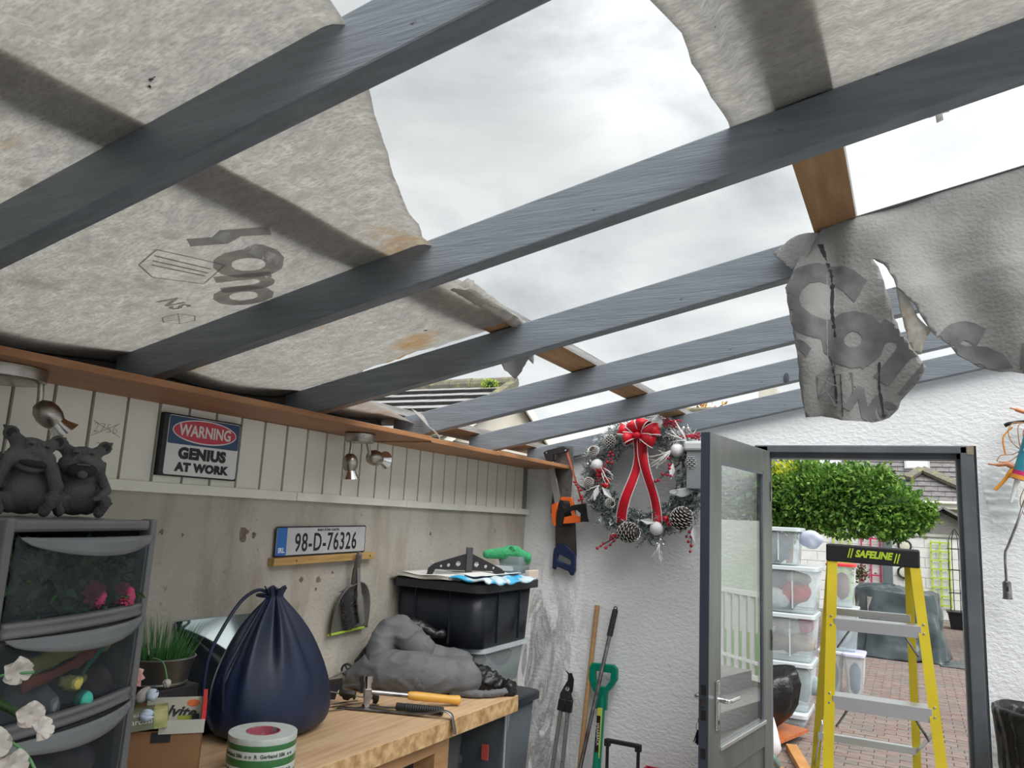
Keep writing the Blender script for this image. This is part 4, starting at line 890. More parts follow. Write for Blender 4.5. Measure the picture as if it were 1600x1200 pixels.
pink = mat('petal_pink', (.55, .25, .24), .5, col2=(.6, .42, .36), ns=40); white_p = mat('petal_white', (.68, .66, .62), .5, col2=(.55, .48, .44), ns=25, transl=.3); bluepet = mat('petal_blue', (.30, .42, .60), .5, col2=(.5, .58, .68), ns=30); stem_g = mat('stem_green', (.09, .24, .10), .5)
def bud(name, label, c, d, r, L, m, base, cat='flower'):
    s = T(name, label, cat, base)
    bm = NB(); d = V(d).normalized(); Mq = axisM(d)
    for j in range(5):
        a = 2*PI*j/5
        def f(u, v):
            aa = a+(u-.5)*1.7; rr = r*math.sin(PI*(.12+.80*v))**.8*(1.0+.12*(j % 2)); return V(c)+Mq @ V((rr*math.cos(aa), rr*math.sin(aa), L*v*(1-.25*(2*u-1)**2)))
        grid(bm, f, 5, 6)
    solid(P('petals', bm, m, s, smooth='all'), .0008)
    P('stem', tube(NB(), spline([V(c)+d*.004, (V(c)+V(base))/2+V((.01, 0, .015)), V(base)], 6), .0022, 6), stem_g, s, smooth='all')
# where the cardboard box stands
CB = Matrix.Translation((-1.745, 1.475, .881)) @ Matrix.Rotation(math.radians(48), 4, 'Z')
def cb(x, y, z): return CB @ V((x, y, z))
for (nm, lb, c, d, r_, L, m, b) in (
  ('artificial_tulip', 'pale blue artificial tulip, highest of the blue ones beside the zinc pot', (-.075, -.02, .20), (.6, -.2, .5), .014, .03, bluepet, (-.12, .03, .13)),
  ('artificial_tulip', 'pale blue artificial tulip lying just above the green seed box', (-.085, -.05, .165), (.7, -.3, .1), .014, .035, bluepet, (-.13, .02, .12)),
  ('artificial_tulip', 'pale blue artificial tulip lowest of the bunch, next to the drawer tower', (-.115, -.06, .155), (-.3, -.2, .6), .014, .03, bluepet, (-.13, .01, .11)),
  ('artificial_lily', 'white artificial bud lying among the blue tulips', (-.10, -.01, .19), (.5, 0, .6), .013, .045, white_p, (-.13, .03, .12)),
  ('artificial_lily', 'white green-veined artificial bud under the pink rose', (-.125, -.01, .20), (.3, -.2, .8), .012, .04, white_p, (-.135, .02, .12)),
  ('artificial_lily', 'white bud dangling in front of the zinc pot', (-.035, .03, .235), (0, -.3, -.9), .010, .022, white_p, (-.04, .06, .30))):
    bud(nm, lb, cb(c[0]+.04, c[1]-.02, c[2]+.02), (CB.to_3x3() @ V(d)), r_, L, m, tuple(cb(*b)))
s = T('artificial_rose', 'pink fabric rose peeping out beside the drawer tower', 'flower', tuple(cb(-.125, .03, .20)))
bm = NB(); flower(bm, cb(-.085, .02, .262), .034, 4, V((.7, -.4, .4))); P('petals', bm, pink, s, smooth='all'); P('stem', tube(NB(), [cb(-.085, .02, .262), cb(-.13, .04, .14)], .002, 6), stem_g, s)
s = T('ornamental_grass', 'tangle of green artificial blades behind the cardboard box', 'plant', tuple(cb(-.12, .0, .05)))
bm = NB()
for i in range(26): blade(bm, cb(R.uniform(-.15, -.09), R.uniform(-.05, .03), R.uniform(.0, .08)), CB.to_3x3() @ V((R.uniform(-.3, .6), -.2, 1)), R.uniform(.07, .13), .008, .4)
P('blades', bm, stem_g, s, kind='stuff')
card = mat('cardboard', (.22, .115, .052), .75, col2=(.18, .09, .042), ns=5); card_w = mat('card_print', (.42, .42, .38), .5)
s = T('cardboard_box', 'open brown cardboard box of garden packets at the near end of the bench', 'box', tuple(cb(0, 0, 0)))
for nm, b_ in (('side', (-.105, .105, -.06, -.057, .0, .145)), ('side', (-.105, .105, .06, .063, .0, .185)), ('side', (-.105, -.102, -.06, .06, 0, .15)), ('side', (.102, .105, -.06, .06, 0, .165)), ('base', (-.105, .105, -.06, .06, 0, .003))):
    P(nm, box(NB(), *b_, M=CB), card, s)
P('printed_rim', box(NB(), .0, .107, -.064, -.0605, .138, .170, M=CB @ Matrix.Rotation(.0, 4, 'Y')), card_w, s)
P('red_edge', box(NB(), .098, .108, -.062, .07, .165, .215, M=CB), mat('red_card', (.55, .03, .03), .5), s)
P('dark_tab', box(NB(), -.015, .03, -.0625, -.060, .118, .142, M=CB), black, s)
bm = grid(NB(), lambda u, v: cb(.02+.15*u, -.09-.06*v, .05-.045*v+.01*u), 6, 6); solid(P('loose_flap', bm, card, s), .003)
olive = mat('seed_box_green', (.17, .19, .12), .5); yel = mat('label_yellow', (.75, .52, .04), .5); pale_y = mat('pale_yellow', (.52, .50, .22), .6, col2=(.2, .25, .08), ns=25)
SBM = CB @ Matrix.Translation((-.045, -.045, .150)) @ Matrix.Rotation(-.12, 4, 'Y')
s = T('bulb_packet', 'olive green bulb packet printed Narcissi lying on the front of the cardboard box', 'packet', tuple(SBM @ V((0, 0, 0))))
P('carton', box(NB(), -.075, .065, -.030, .03, 0, .045, M=SBM), olive, s, bev=.001)
P('end_picture', box(NB(), .035, .0655, -.0305, .0305, .0, .0455, M=SBM), pale_y, s)
P('logo_square', box(NB(), -.066, -.040, -.0312, -.030, .010, .038, M=SBM), black, s); P('logo_yellow', box(NB(), -.063, -.043, -.0317, -.031, .013, .035, M=SBM), yel, s)
P('lettering', text('Narcissi', .020, SBM @ MXZ(-.0308, 0, .022), depth=.0003), white_print, s)
P('lettering', text('BULBS', .008, SBM @ MXZ(-.0308, 0, .037), depth=.0003), white_print, s)
s = T('adhesive_packet', 'white packet with bold black lettering and orange heart in the cardboard box', 'packet', tuple(cb(.03, .02, .13)))
PKM = CB @ Matrix.Translation((.03, .035, .155)) @ Matrix.Rotation(-.75, 4, 'X')
P('packet', box(NB(), -.07, .07, -.004, .004, -.03, .055, M=PKM), mat('packet_grey', (.34, .34, .31), .45, col2=(.45, .43, .33), ns=8), s, bev=.003)
P('lettering', text('Solvite', .042, PKM @ Matrix.Rotation(.12, 4, 'Y') @ MXZ(-.0046, -.005, .012), depth=.0003, bold=.0015, shear=.25), black, s)
P('heart_spot', shape([ell(.016, .010)], .001, PKM @ MXZ(-.0048, .045, .035)), mat('orange_red', (.6, .13, .03), .5), s)
P('green_corner', box(NB(), .01, .045, -.0052, -.004, -.028, .0, M=PKM), mat('lime_print', (.25, .30, .03), .5), s)
P('black_corner', box(NB(), .04, .063, -.0052, -.004, -.022, .004, M=PKM), black, s)
# tape rolls
s = T('tape_roll', 'thick roll of green and white builders tape at the near edge of the bench', 'tape', (-1.60, 1.685, .881))
tg = mat('tape_green', (.035, .14, .045), .3); tw_ = mat('tape_white', (.52, .56, .54), .35, col2=(.45, .5, .47), ns=40)
tc_ = (-1.603, 1.70, 0)
for z0, z1, m in ((.881, .898, tg), (.898, .917, tw_), (.917, .936, tg), (.936, .957, tw_), (.957, .972, tg), (.972, .988, tw_)):
    P('band', lathe(NB(), [(.045, z0), (.0905, z0), (.091, z0+.001), (.091, z1-.0005), (.0905, z1), (.045, z1)], tc_, 48), m, s, smooth=True)
P('core', lathe(NB(), [(.043, .881), (.046, .881), (.046, .989), (.043, .989), (.043, .881)], tc_, 32), mat('core_card', (.3, .24, .22), .7, col2=(.35, .08, .12), ns=9, nlo=.49, nhi=.51), s, smooth=True)
P('core_floor', lathe(NB(), [(0, .95), (.043, .95)], tc_, 32), mat('core_pink', (.32, .16, .18), .6), s)
def wrap_text(body, size, c, r, z, a0, m, par):
    bm = text(body, size, Matrix(), depth=.0003, bold=.0003); bmesh.ops.triangulate(bm, faces=bm.faces[:])
    for v in bm.verts:
        a = a0+v.co.x/r; rr_ = r+.0004+v.co.z; z_ = z+v.co.y; v.co = (c[0]+rr_*math.cos(a), c[1]+rr_*math.sin(a), z_)
    return P('lettering', bm, m, par)
wrap_text('Gerband 586  o o  R  Gerband 586  o o', .013, tc_, .0912, .946, math.radians(-55), mat('print_dark_green', (.03, .06, .04), .5), s)
wrap_text('Gerband 586  o o  R  Gerband 586  o o', .013, tc_, .0912, .908, math.radians(-55), MS['print_dark_green'], s)
# black bar clamps
def tool_clamp(label, M_):
    s = T('bar_clamp', label, 'clamp', tuple(M_ @ V((0, 0, 0))), group='black one-handed bar clamps')
    def q(b): b.transform(M_ @ Matrix.Scale(.62, 4)); return b
    P('bar', q(box(NB(), -.16, .18, -.003, .003, .012, .024)), steel, s)
    P('fixed_jaw', q(shape([[(.15, -.055), (.175, -.06), (.19, 0), (.19, .04), (.15, .04), (.155, 0)]], .018, MXZ(0, 0, .02))), black, s, bev=.002)
    P('grip', q(shape([[(-.03, -.065), (.0, -.07), (.02, -.02), (.05, .0), (.05, .045), (-.05, .045), (-.05, 0), (-.035, -.02)]], .022, MXZ(0, 0, .02))), black, s, bev=.003)
    P('trigger', q(shape([[(.03, -.055), (.04, -.055), (.05, -.01), (.03, -.01)]], .012, MXZ(0, 0, .02))), black_soft, s, bev=.001)
tool_clamp('black bar clamp lying on the bench beside the navy bag', Matrix.Translation((-1.95, 2.42, .925)) @ Matrix.Rotation(math.radians(48), 4, 'Z') @ Matrix.Rotation(-.12, 4, 'Y'))
tool_clamp('second black bar clamp reaching towards the hammer head', Matrix.Translation((-1.90, 2.44, .91)) @ Matrix.Rotation(math.radians(28), 4, 'Z') @ Matrix.Rotation(.1, 4, 'Y') @ Matrix.Rotation(1.0, 4, 'X'))
s = T('clamp_screw', 'thin screw rod with a small black spoked wheel against the wall behind the clamps', 'clamp screw', (-2.05, 2.60, .95))
P('rod', tube(NB(), [(-2.04, 2.38, .925), (-2.06, 2.62, .955)], .004, 8), alu, s)
bm = NB(); c = V((-2.06, 2.625, .957)); Mq = axisM((.6, -.8, .1)); tube(bm, [c+Mq @ V((.021*math.cos(a), .021*math.sin(a), 0)) for a in [i*2*PI/24 for i in range(25)]], .0045, 8, cap=False); P('wheel_rim', bm, black, s, smooth='all')
for a in range(4): P('spoke', tube(NB(), [c, c+Mq @ V((.021*math.cos(a*PI/2+.5), .021*math.sin(a*PI/2+.5), 0))], .003, 6), black, s)
for i, (a, b) in enumerate((((-2.0, 2.20, .8835), (-1.90, 2.50, .8835)), ((-1.94, 2.17, .8835), (-1.80, 2.50, .8835)), ((-1.97, 2.19, .8835), (-1.86, 2.50, .8835)))):
    tagp(P('metal_rod', tube(NB(), [a, b], .0022, 6), steel), ['thin rod under the clamps, nearest the wall', 'thin rod under the clamps, nearest the bench front', 'thin rod under the clamps, between the two others'][i], 'rod')
# hammer
s = T('hammer', 'hammer with a steel head and yellow wooden grip lying on the bench', 'hammer', (-1.7, 2.5, .93))
hh, he = V((-1.800, 2.425, .942)), V((-1.560, 2.690, .900)); hd = (he-hh).normalized(); hp_ = hh.lerp(he, .42)
P('shaft', tube(NB(), [hh, hp_], [.0085, .009], 12), steel, s, smooth=True)
g_ = [hp_.lerp(he, t) for t in (0, .04, .15, .35, .55, .75, .9, .97, 1)]
P('grip', tube(NB(), g_, [.010, .0145, .0165, .0165, .0155, .0150, .0172, .018, .013], 16), mat('yellow_wood', (.66, .36, .06), .4, col2=(.50, .26, .05), ns=6), s, smooth=True)
hx = hd.cross(V((0, 0, 1))).normalized()
bm = NB(); cyl(bm, hh+V((0, 0, .008)), hh+V((0, 0, .045)), .013, 16); cyl(bm, hh+V((0, 0, .034)), hh+V((0, 0, .056)), .017, 20); P('striking_face', bm, chrome, s, smooth=True)
bm = NB(); box(bm, -.014, .014, -.013, .013, -.02, .012, M=Matrix.Translation(hh) @ Matrix.Rotation(.8, 4, 'Z')); P('head', bm, steel, s, bev=.003)
bm = shape([[(-.012, 0), (.012, 0), (.010, -.03), (.004, -.048), (-.004, -.048), (-.011, -.03)]], .018, Matrix.Translation(hh-V((0, 0, .012))) @ Matrix.Rotation(.8, 4, 'Z') @ MXZ(0)); P('claw', bm, steel, s, bev=.002)
# pry bars
s = T('pry_bar', 'flat dark pry bar with its curled claw hanging over the bench edge', 'pry bar', (-1.7, 2.43, .89))
pts = spline([(-1.90, 2.36, .888), (-1.85, 2.38, .886), (-1.72, 2.425, .886), (-1.60, 2.46, .888), (-1.545, 2.475, .898), (-1.512, 2.485, .908), (-1.480, 2.495, .898), (-1.470, 2.498, .87), (-1.462, 2.50, .835)], 6)
P('bar', tube(NB(), pts, [.004]*3+[.013]*(len(pts)-9)+[.014]*6, 8, flat=.28, nrm=(-.3, .9, 0)), steel, s, smooth='all')
s = T('pry_bar', 'pry bar with a ribbed black handle lying under the hammer', 'pry bar', (-1.7, 2.46, .89))
pts = spline([(-1.83, 2.44, .889), (-1.75, 2.46, .888), (-1.69, 2.475, .893)], 6); P('blade', tube(NB(), pts, .010, 8, flat=.35, nrm=(-.3, .9, 0)), steel, s, smooth='all')
a, b = V((-1.70, 2.472, .897)), V((-1.53, 2.52, .897)); pts = [a.lerp(b, i/40) for i in range(41)]
P('ribbed_grip', tube(NB(), pts, [.0135+(.0018 if i % 2 else 0) if i > 8 else .0135 for i in range(41)], 14), black_soft, s, smooth=True)
# white orchid at the left edge
petal = white_p
s = T('artificial_orchid', 'white artificial orchid with dark leaves in front of the drawer tower', 'flower', (-1.15, .66, 1.0))
def stem(pts, r_=.0022): P('stem', tube(NB(), spline(pts, 6), r_, 6), stem_g, s, smooth='all')
stem([(-1.20, .60, 1.05), (-1.19, .62, 1.2), (-1.17, .63, 1.30), (-1.13, .665, 1.345), (-1.09, .70, 1.355)]); stem([(-1.19, .62, 1.2), (-1.14, .66, 1.27), (-1.08, .69, 1.26), (-1.04, .70, 1.22)])
for c, r_, d in (((-1.135, .655, 1.372), .020, (.8, -.3, .1)), ((-1.105, .685, 1.358), .022, (.9, -.1, -.2)), ((-1.13, .645, 1.352), .016, (.7, -.6, 0)), ((-1.085, .70, 1.300), .020, (.8, -.3, .1)), ((-1.058, .70, 1.285), .018, (.7, .1, .3)), ((-1.130, .63, 1.27), .028, (.8, -.5, .2)), ((-1.095, .66, 1.268), .026, (.9, -.3, .1)), ((-1.068, .675, 1.245), .022, (.9, -.1, 0)), ((-1.05, .685, 1.222), .018, (.8, 0, .3)), ((-1.065, .68, 1.205), .020, (.9, -.2, -.4)), ((-1.06, .665, 1.176), .016, (.8, -.3, -.5))):
    bm = NB(); Mq = axisM(d); r_ *= .60
    for j in range(5):
        a = 2*PI*j/5+R.random()*.4
        def f(u, v): w_ = r_*1.0*math.sin(PI*min(1, .10+.86*v))**.75*(2*u-1); rr_ = r_*1.5*v; return V(c)+Mq @ V((rr_*math.cos(a)-w_*math.sin(a), rr_*math.sin(a)+w_*math.cos(a), .006*math.sin(v*3)+.004*(2*u-1)**2))
        grid(bm, f, 4, 5)
    fl_ = P('blossom', bm, petal, s, smooth='all')
for p, d, L, w_ in (((-1.19, .62, 1.33), (.45, .85, -.15), .115, .06), ((-1.18, .63, 1.25), (.5, .8, -.25), .12, .07), ((-1.16, .63, 1.20), (.5, .85, .05), .10, .06), ((-1.15, .64, 1.22), (.6, .8, -.05), .11, .06)):
    d = V(d).normalized(); sd = d.cross(V((0, 0, 1))).normalized()
    bm = grid(NB(), lambda u, v: V(p)+d*L*v+sd*w_*math.sin(PI*min(1, .1+.9*v))*(u-.5)+V((0, 0, -.03*v*v+.01*(2*u-1)**2)), 6, 8); solid(P('leaf', bm, mat('orchid_leaf', (.02, .06, .012), .35) if 'orchid_leaf' not in MS else MS['orchid_leaf'], s, smooth='all'), .0015)
P('pot', lathe(NB(), [(0, .90), (.05, .90), (.065, 1.04), (.060, 1.04), (0, 1.02)], (-1.20, .60, 0), 24), black_soft, s, smooth=True)
s2 = T('plant_stand', 'dark pedestal carrying the orchid pot in front of the drawer tower', 'stand', (-1.20, .60, 0)); P('column', lathe(NB(), [(0, 0), (.10, 0), (.10, .02), (.03, .05), (.03, .86), (.08, .89), (.08, .899), (0, .899)], (-1.20, .60, 0), 24), dark_gap, s2, smooth=True)
# ---------------------------------------------------------------- tools on the back wall
def XZ(pts, y, depth, holes=(), bevel=0): return shape([pts]+list(holes), depth, MXZ(y), bevel)
orange = mat('orange_plastic', (.75, .13, .02), .4); navy_pl = mat('navy_plastic', (.012, .022, .07), .35); blade_m = mat('saw_blade', (.06, .055, .055), .35, .7, col2=(.13, .12, .11), ns=6); old_blade = mat('old_saw_blade', (.17, .165, .16), .55, .5, col2=(.09, .085, .08), ns=9, spots=[(30, .6, .66, (.03, .03, .03))])
red_line = mat('orange_red_blade', (.50, .13, .06), .5, col2=(.3, .1, .06), ns=30)
s = T('hand_saw', 'old hand saw with a grey speckled blade hanging behind the hacksaw', 'saw', (-1.85, 4.23, 2.0))
P('blade', XZ([(-1.886, 2.035), (-1.782, 2.031), (-1.775, 1.90), (-1.79, 1.60), (-1.86, 1.59), (-1.91, 1.64), (-1.885, 1.923)], 4.232, .003), old_blade, s)
s = T('hand_saw', 'hand saw with a dark blade and navy blue plastic handle hanging low on the wall', 'saw', (-1.82, 4.27, 1.4))
P('blade', XZ([(-1.895, 1.66), (-1.80, 1.66), (-1.76, 1.581), (-1.745, 1.399), (-1.756, 1.391), (-1.816, 1.44), (-1.882, 1.44)], 4.262, .003), blade_m, s)
P('handle', XZ([(-1.86, 1.462), (-1.807, 1.450), (-1.752, 1.403), (-1.750, 1.312), (-1.762, 1.287), (-1.775, 1.289), (-1.787, 1.309), (-1.869, 1.332), (-1.876, 1.313), (-1.889, 1.318), (-1.887, 1.40), (-1.883, 1.425)], 4.258, .018, [[(-1.858, 1.406), (-1.778, 1.374), (-1.770, 1.352), (-1.782, 1.336), (-1.856, 1.359), (-1.866, 1.376)]], .003), navy_pl, s)
s = T('hacksaw', 'orange and black hacksaw with a silver frame hanging over the old saw', 'saw', (-1.83, 4.2, 1.8))
P('frame_tube', XZ([(-1.928, 1.945), (-1.896, 1.948), (-1.836, 1.72), (-1.862, 1.66)], 4.205, .012, (), .001), alu, s)
P('front_bracket', XZ([(-1.956, 1.99), (-1.931, 2.004), (-1.827, 2.028), (-1.800, 2.014), (-1.805, 1.998), (-1.893, 1.982), (-1.895, 1.935), (-1.930, 1.935)], 4.205, .016, (), .002), black, s)
for x, z in ((-1.938, 1.988), (-1.813, 2.005)): P('pin', lathe(NB(), [(0, 0), (.006, 0), (.004, .003), (0, .003)], (x, 4.195, z), 10, axisM((0, -1, 0))), chrome, s)
P('saw_band', beam(NB(), (-1.808, 4.205, 2.002), (-1.695, 4.205, 1.69), .012, .002, (0, 1, 0)), red_line, s)
P('orange_guard', XZ([(-1.826, 1.729), (-1.761, 1.728), (-1.743, 1.677), (-1.733, 1.626), (-1.697, 1.62), (-1.696, 1.592), (-1.808, 1.578), (-1.803, 1.612), (-1.749, 1.626), (-1.764, 1.691), (-1.773, 1.711), (-1.826, 1.712)], 4.195, .018, (), .002), orange, s)
P('orange_guard', XZ([(-1.882, 1.682), (-1.849, 1.695), (-1.857, 1.642), (-1.860, 1.598), (-1.846, 1.558), (-1.869, 1.570), (-1.881, 1.627)], 4.195, .018, (), .002), orange, s)
P('black_grip', XZ([(-1.825, 1.705), (-1.80, 1.665), (-1.739, 1.684), (-1.676, 1.696), (-1.665, 1.628), (-1.657, 1.598), (-1.692, 1.596), (-1.694, 1.642), (-1.722, 1.663), (-1.746, 1.660), (-1.798, 1.640), (-1.811, 1.563), (-1.847, 1.556), (-1.839, 1.643)], 4.192, .024, (), .003), black, s)
s = T('lopper', 'long grey-handled lopper leaning in the corner of the back wall', 'lopper', (-1.8, 4.2, 0))
P('blade', XZ([(-1.760, .765), (-1.742, .753), (-1.724, .756), (-1.711, .721), (-1.716, .661), (-1.728, .640), (-1.775, .645), (-1.769, .676), (-1.745, .716), (-1.744, .746)], 4.20, .006, (), .001), black, s)
P('hook_plate', XZ([(-1.790, .592), (-1.788, .640), (-1.77, .672), (-1.73, .655), (-1.717, .62), (-1.715, .592)], 4.20, .012, (), .001), black_soft, s)
P('pivot', lathe(NB(), [(0, 0), (.013, 0), (.012, .006), (.006, .009), (0, .009)], (-1.742, 4.192, .672), 18, axisM((0, -1, 0))), chrome, s, smooth=True)
P('handle_collar', XZ([(-1.798, .555), (-1.79, .61), (-1.757, .61), (-1.762, .55)], 4.20, .024, (), .003), black, s); P('handle_collar', XZ([(-1.752, .55), (-1.75, .61), (-1.717, .61), (-1.722, .55)], 4.20, .024, (), .003), black, s)
for x0, x1 in ((-1.779, -1.832), (-1.737, -1.765)):
    h = P('handle', tube(NB(), [(x0, 4.20, .58), (x1, 4.17, .06)], .0135, 12, flat=.8), mat('handle_grey', (.22, .22, .22), .4, .5) if 'handle_grey' not in MS else MS['handle_grey'], s, smooth=True)
    for q in (.15, .35, .55): p = V((x0, 4.20, .58)).lerp(V((x1, 4.17, .06)), q); P('rivet', lathe(NB(), [(0, 0), (.004, 0), (0, .002)], p-V((0, .0125, 0)), 8, axisM((0, -1, 0))), black, h)
    P('foot_grip', tube(NB(), [(x1, 4.17, .06), (x1-.005, 4.165, .004)], .016, 12), black, s)
s = T('broomstick', 'plain wooden pole leaning against the back wall beside the lopper', 'pole', (-1.65, 4.1, 0))
P('pole', tube(NB(), [(-1.617, 4.285, 1.128), (-1.640, 4.22, .6), (-1.662, 4.15, .004)], .0138, 14), mat('pole_wood', (.42, .25, .12), .5, col2=(.33, .19, .085), ns=9, sc=(1, 1, 7)), s, smooth=True)
s = T('broom', 'grey metal pole with a black rubber grip leaning in front of the green spade', 'broom', (-1.6, 4.0, 0))
a, b = V((-1.500, 4.265, 1.120)), V((-1.640, 3.98, .004)); L_ = (b-a)
P('pole', tube(NB(), [a+L_*.08, b-L_*.25], .011, 12), steel, s, smooth=True)
pts = [a+L_*.13*i/26 for i in range(27)]; P('grip', tube(NB(), pts, [.010]+[.0155+(.0012 if i % 3 else 0) for i in range(26)], 12), black_soft, s, smooth=True)
P('hang_eye', tube(NB(), [a+V((.009*math.cos(t), 0, .009*math.sin(t)+.004)) for t in [i*PI/8 for i in range(17)]], .003, 6), black_soft, s)
P('lower_tube', tube(NB(), [b-L_*.25, b-L_*.04], .016, 12), black, s, smooth=True); P('foot', tube(NB(), [b-L_*.05, b], .02, 12), black, s)
spade_g = mat('spade_green', (.0, .19, .12), .35)
s = T('garden_spade', 'garden spade with a green D handle and yellow label leaning on the back wall', 'spade', (-1.56, 4.2, 0))
SPM = Matrix.Translation((0, 0, 0))
P('d_handle', shape([[(-1.624, .795), (-1.612, .816), (-1.49, .820), (-1.472, .805), (-1.472, .752), (-1.500, .708), (-1.527, .678), (-1.530, .590), (-1.580, .590), (-1.583, .660), (-1.608, .695), (-1.625, .735)], [(-1.600, .780), (-1.597, .788), (-1.500, .788), (-1.497, .778), (-1.499, .740), (-1.530, .700), (-1.572, .696), (-1.598, .735)]], .020, MXZ(4.235), .006), spade_g, s, smooth=True)
P('shaft', tube(NB(), [(-1.552, 4.235, .66), (-1.560, 4.20, .3), (-1.568, 4.17, .12)], [.020, .0235, .02], 14), spade_g, s, smooth=True)
P('label', shape([[(-1.560, .600), (-1.533, .602), (-1.541, .345), (-1.555, .325), (-1.570, .335)]], .003, MXZ(4.188)), mat('label_lime', (.50, .55, .08), .5), s)
P('label_panel', shape([[(-1.563, .56), (-1.541, .56), (-1.548, .37), (-1.569, .37)]], .003, MXZ(4.1862)), black, s)
P('lettering', text('SPEARBACK', .022, Matrix.Translation((-1.555, 4.184, .465)) @ Matrix.Rotation(math.radians(88), 4, 'Y') @ MXZ(0), depth=.0003), white_print, s)
P('blade', shape([[(-1.66, .28), (-1.47, .28), (-1.48, .03), (-1.565, .002), (-1.65, .03)]], .004, MXZ(4.17)), steel, s)
s = T('trolley_handle', 'black folding handle of a trolley or case standing low by the back wall', 'trolley', (-1.31, 3.9, 0))
for x in (-1.395, -1.235): P('rod', tube(NB(), [(x, 3.9, .10), (x, 3.9, .50)], .0085, 10), black, s, smooth=True); P('corner', box(NB(), x-.015, x+.015, 3.885, 3.915, .495, .530), black, s, bev=.005)
P('grip_bar', box(NB(), -1.40, -1.23, 3.888, 3.912, .512, .532), black, s, bev=.005)
P('case_body', box(NB(), -1.45, -1.18, 3.83, 4.05, .0, .12), black_soft, s, bev=.01)
s = T('red_crate', 'red plastic crate, only its rim showing at the bottom beside the trolley handle', 'crate', (-1.15, 4.1, 0))
for q in ((-1.30, -1.29, 3.98, 4.25), (-1.0, -.99, 3.98, 4.25), (-1.29, -1.0, 3.98, 3.99), (-1.29, -1.0, 4.24, 4.25)): P('wall', box(NB(), *q, 0, .338), mat('crate_red', (.42, .02, .06), .4) if 'crate_red' not in MS else MS['crate_red'], s, bev=.002)
P('base', box(NB(), -1.295, -.995, 3.985, 4.245, 0.0, .006), MS['crate_red'], s)
# ---------------------------------------------------------------- wreath
s = T('christmas_wreath', 'large frosted Christmas wreath with a red bow and white baubles on the back wall', 'wreath', (-1.33, 4.2, 1.85))
WC = V((-1.325, 4.19, 1.855)); RX, RZ = .275, .262
frost = mat('frosted_needle', (.66, .69, .70), .7, col2=(.25, .31, .30), ns=40, nlo=.45, nhi=.65); needle = mat('green_needle', (.03, .075, .05), .6, col2=(.09, .13, .11), ns=30)
def spray(bm, p, d, L, nn, nl, mi_f):
    d = d.normalized(); q = V(p)
    for i in range(nn):
        t = i/nn; b = q+d*L*t; dd = (d*.7+rv()*.9).normalized(); sd = dd.cross(rv()).normalized()*.0021
        e_ = b+dd*nl*R.uniform(.7, 1.1)
        f = bm.faces.new((bm.verts.new(b-sd), bm.verts.new(b+sd), bm.verts.new(e_))); f.material_index = 0 if R.random() < mi_f else 1
bm = NB()
for i in range(900):
    a = R.uniform(0, 2*PI); k = R.uniform(.72, 1.22); p = WC+V((RX*k*math.cos(a), R.uniform(-.05, .05), RZ*k*math.sin(a)))
    tang = V((-math.sin(a), 0, math.cos(a)))*R.choice((-1, 1)); out_ = V((math.cos(a), 0, math.sin(a)))
    spray(bm, p, tang*.7+out_*R.uniform(-.35, .9)+V((0, R.uniform(-.8, .1), 0)), R.uniform(.05, .10), 40, .028, .66 if math.sin(a) > -.3 else .48)
P('needles', bm, [frost, needle], s, kind='stuff')
P('hoop', tube(NB(), [WC+V((RX*math.cos(a), .02, RZ*math.sin(a))) for a in [i*2*PI/40 for i in range(41)]], .022, 8), needle, s, smooth='all')
ribbon = mat('red_ribbon', (.60, .004, .02), .45, col2=(.45, .003, .015), ns=12); piping = mat('ribbon_piping', (.72, .68, .68), .5)
bow = P('bow', ball(NB(), (-1.322, 4.03, 2.075), .022, 2, (1.1, .8, .9)), ribbon, s, smooth='all')
def ribbon_strip(f, w_, name, par, n=20, closed=False):
    pts = [V(f(i/n)) for i in range(n+1)]
    bm = NB(); L = []; Rr = []
    for i, p in enumerate(pts):
        wv = V(w_(i/n)); L.append(p-wv); Rr.append(p+wv)
    vl = [bm.verts.new(p) for p in L]; vr = [bm.verts.new(p) for p in Rr]
    for i in range(n): bm.faces.new((vl[i], vl[i+1], vr[i+1], vr[i]))
    o = P(name, bm, ribbon, par, smooth='all'); solid(o, .002, 0)
    for e_ in (L, Rr): P('piping', tube(NB(), e_, .0028, 6), piping, o if o.parent == s else par, smooth='all')
bc = V((-1.322, 4.045, 2.078))
for dx, dz, L, ph in ((-1, .35, .115, 0), (-.55, .9, .085, 1), (.35, .95, .095, 1), (1, .30, .12, 0), (-.95, -.25, .085, 2), (.9, -.35, .10, 2)):
    d = V((dx, 0, dz)).normalized(); nrm = V((-d.z, 0, d.x))
    ribbon_strip(lambda t: bc+d*(L*math.sin(PI*t))+V((0, .012-.05*math.sin(2*PI*t)*(1 if t < .5 else .6), 0)), lambda t: nrm*(.010+.026*math.sin(PI*t)), 'loop', bow, 16)
ribbon_strip(lambda t: bc+V((-.012-.075*t+.022*math.sin(t*5), .015+.05*t+.015*math.sin(t*7), -.02-.46*t)), lambda t: V((.020+.012*t, -.006*math.cos(t*6), .002)), 'tail', s, 24)
ribbon_strip(lambda t: bc+V((.02+.075*t-.01*math.sin(t*6), .02+.045*t-.012*math.sin(t*6), -.02-.455*t)), lambda t: V((.026, .008*math.cos(t*5), .002)), 'tail', s, 24)
glit = mat('white_glitter', (.72, .72, .74), .6, bump=.6, bs=320)
for x, z, r_ in ((-1.226, 2.150, .036), (-1.115, 2.0, .037), (-1.573, 1.915, .034), (-1.222, 1.578, .037)):
    b_ = P('bauble', ball(NB(), (x, 4.095, z), r_, 3), glit, s, smooth='all')
redb = mat('red_shiny', (.42, .008, .02), .12); redm = mat('red_berry', (.35, .01, .03), .35); silver = mat('silver_ball', (.75, .75, .76), .12, 1)
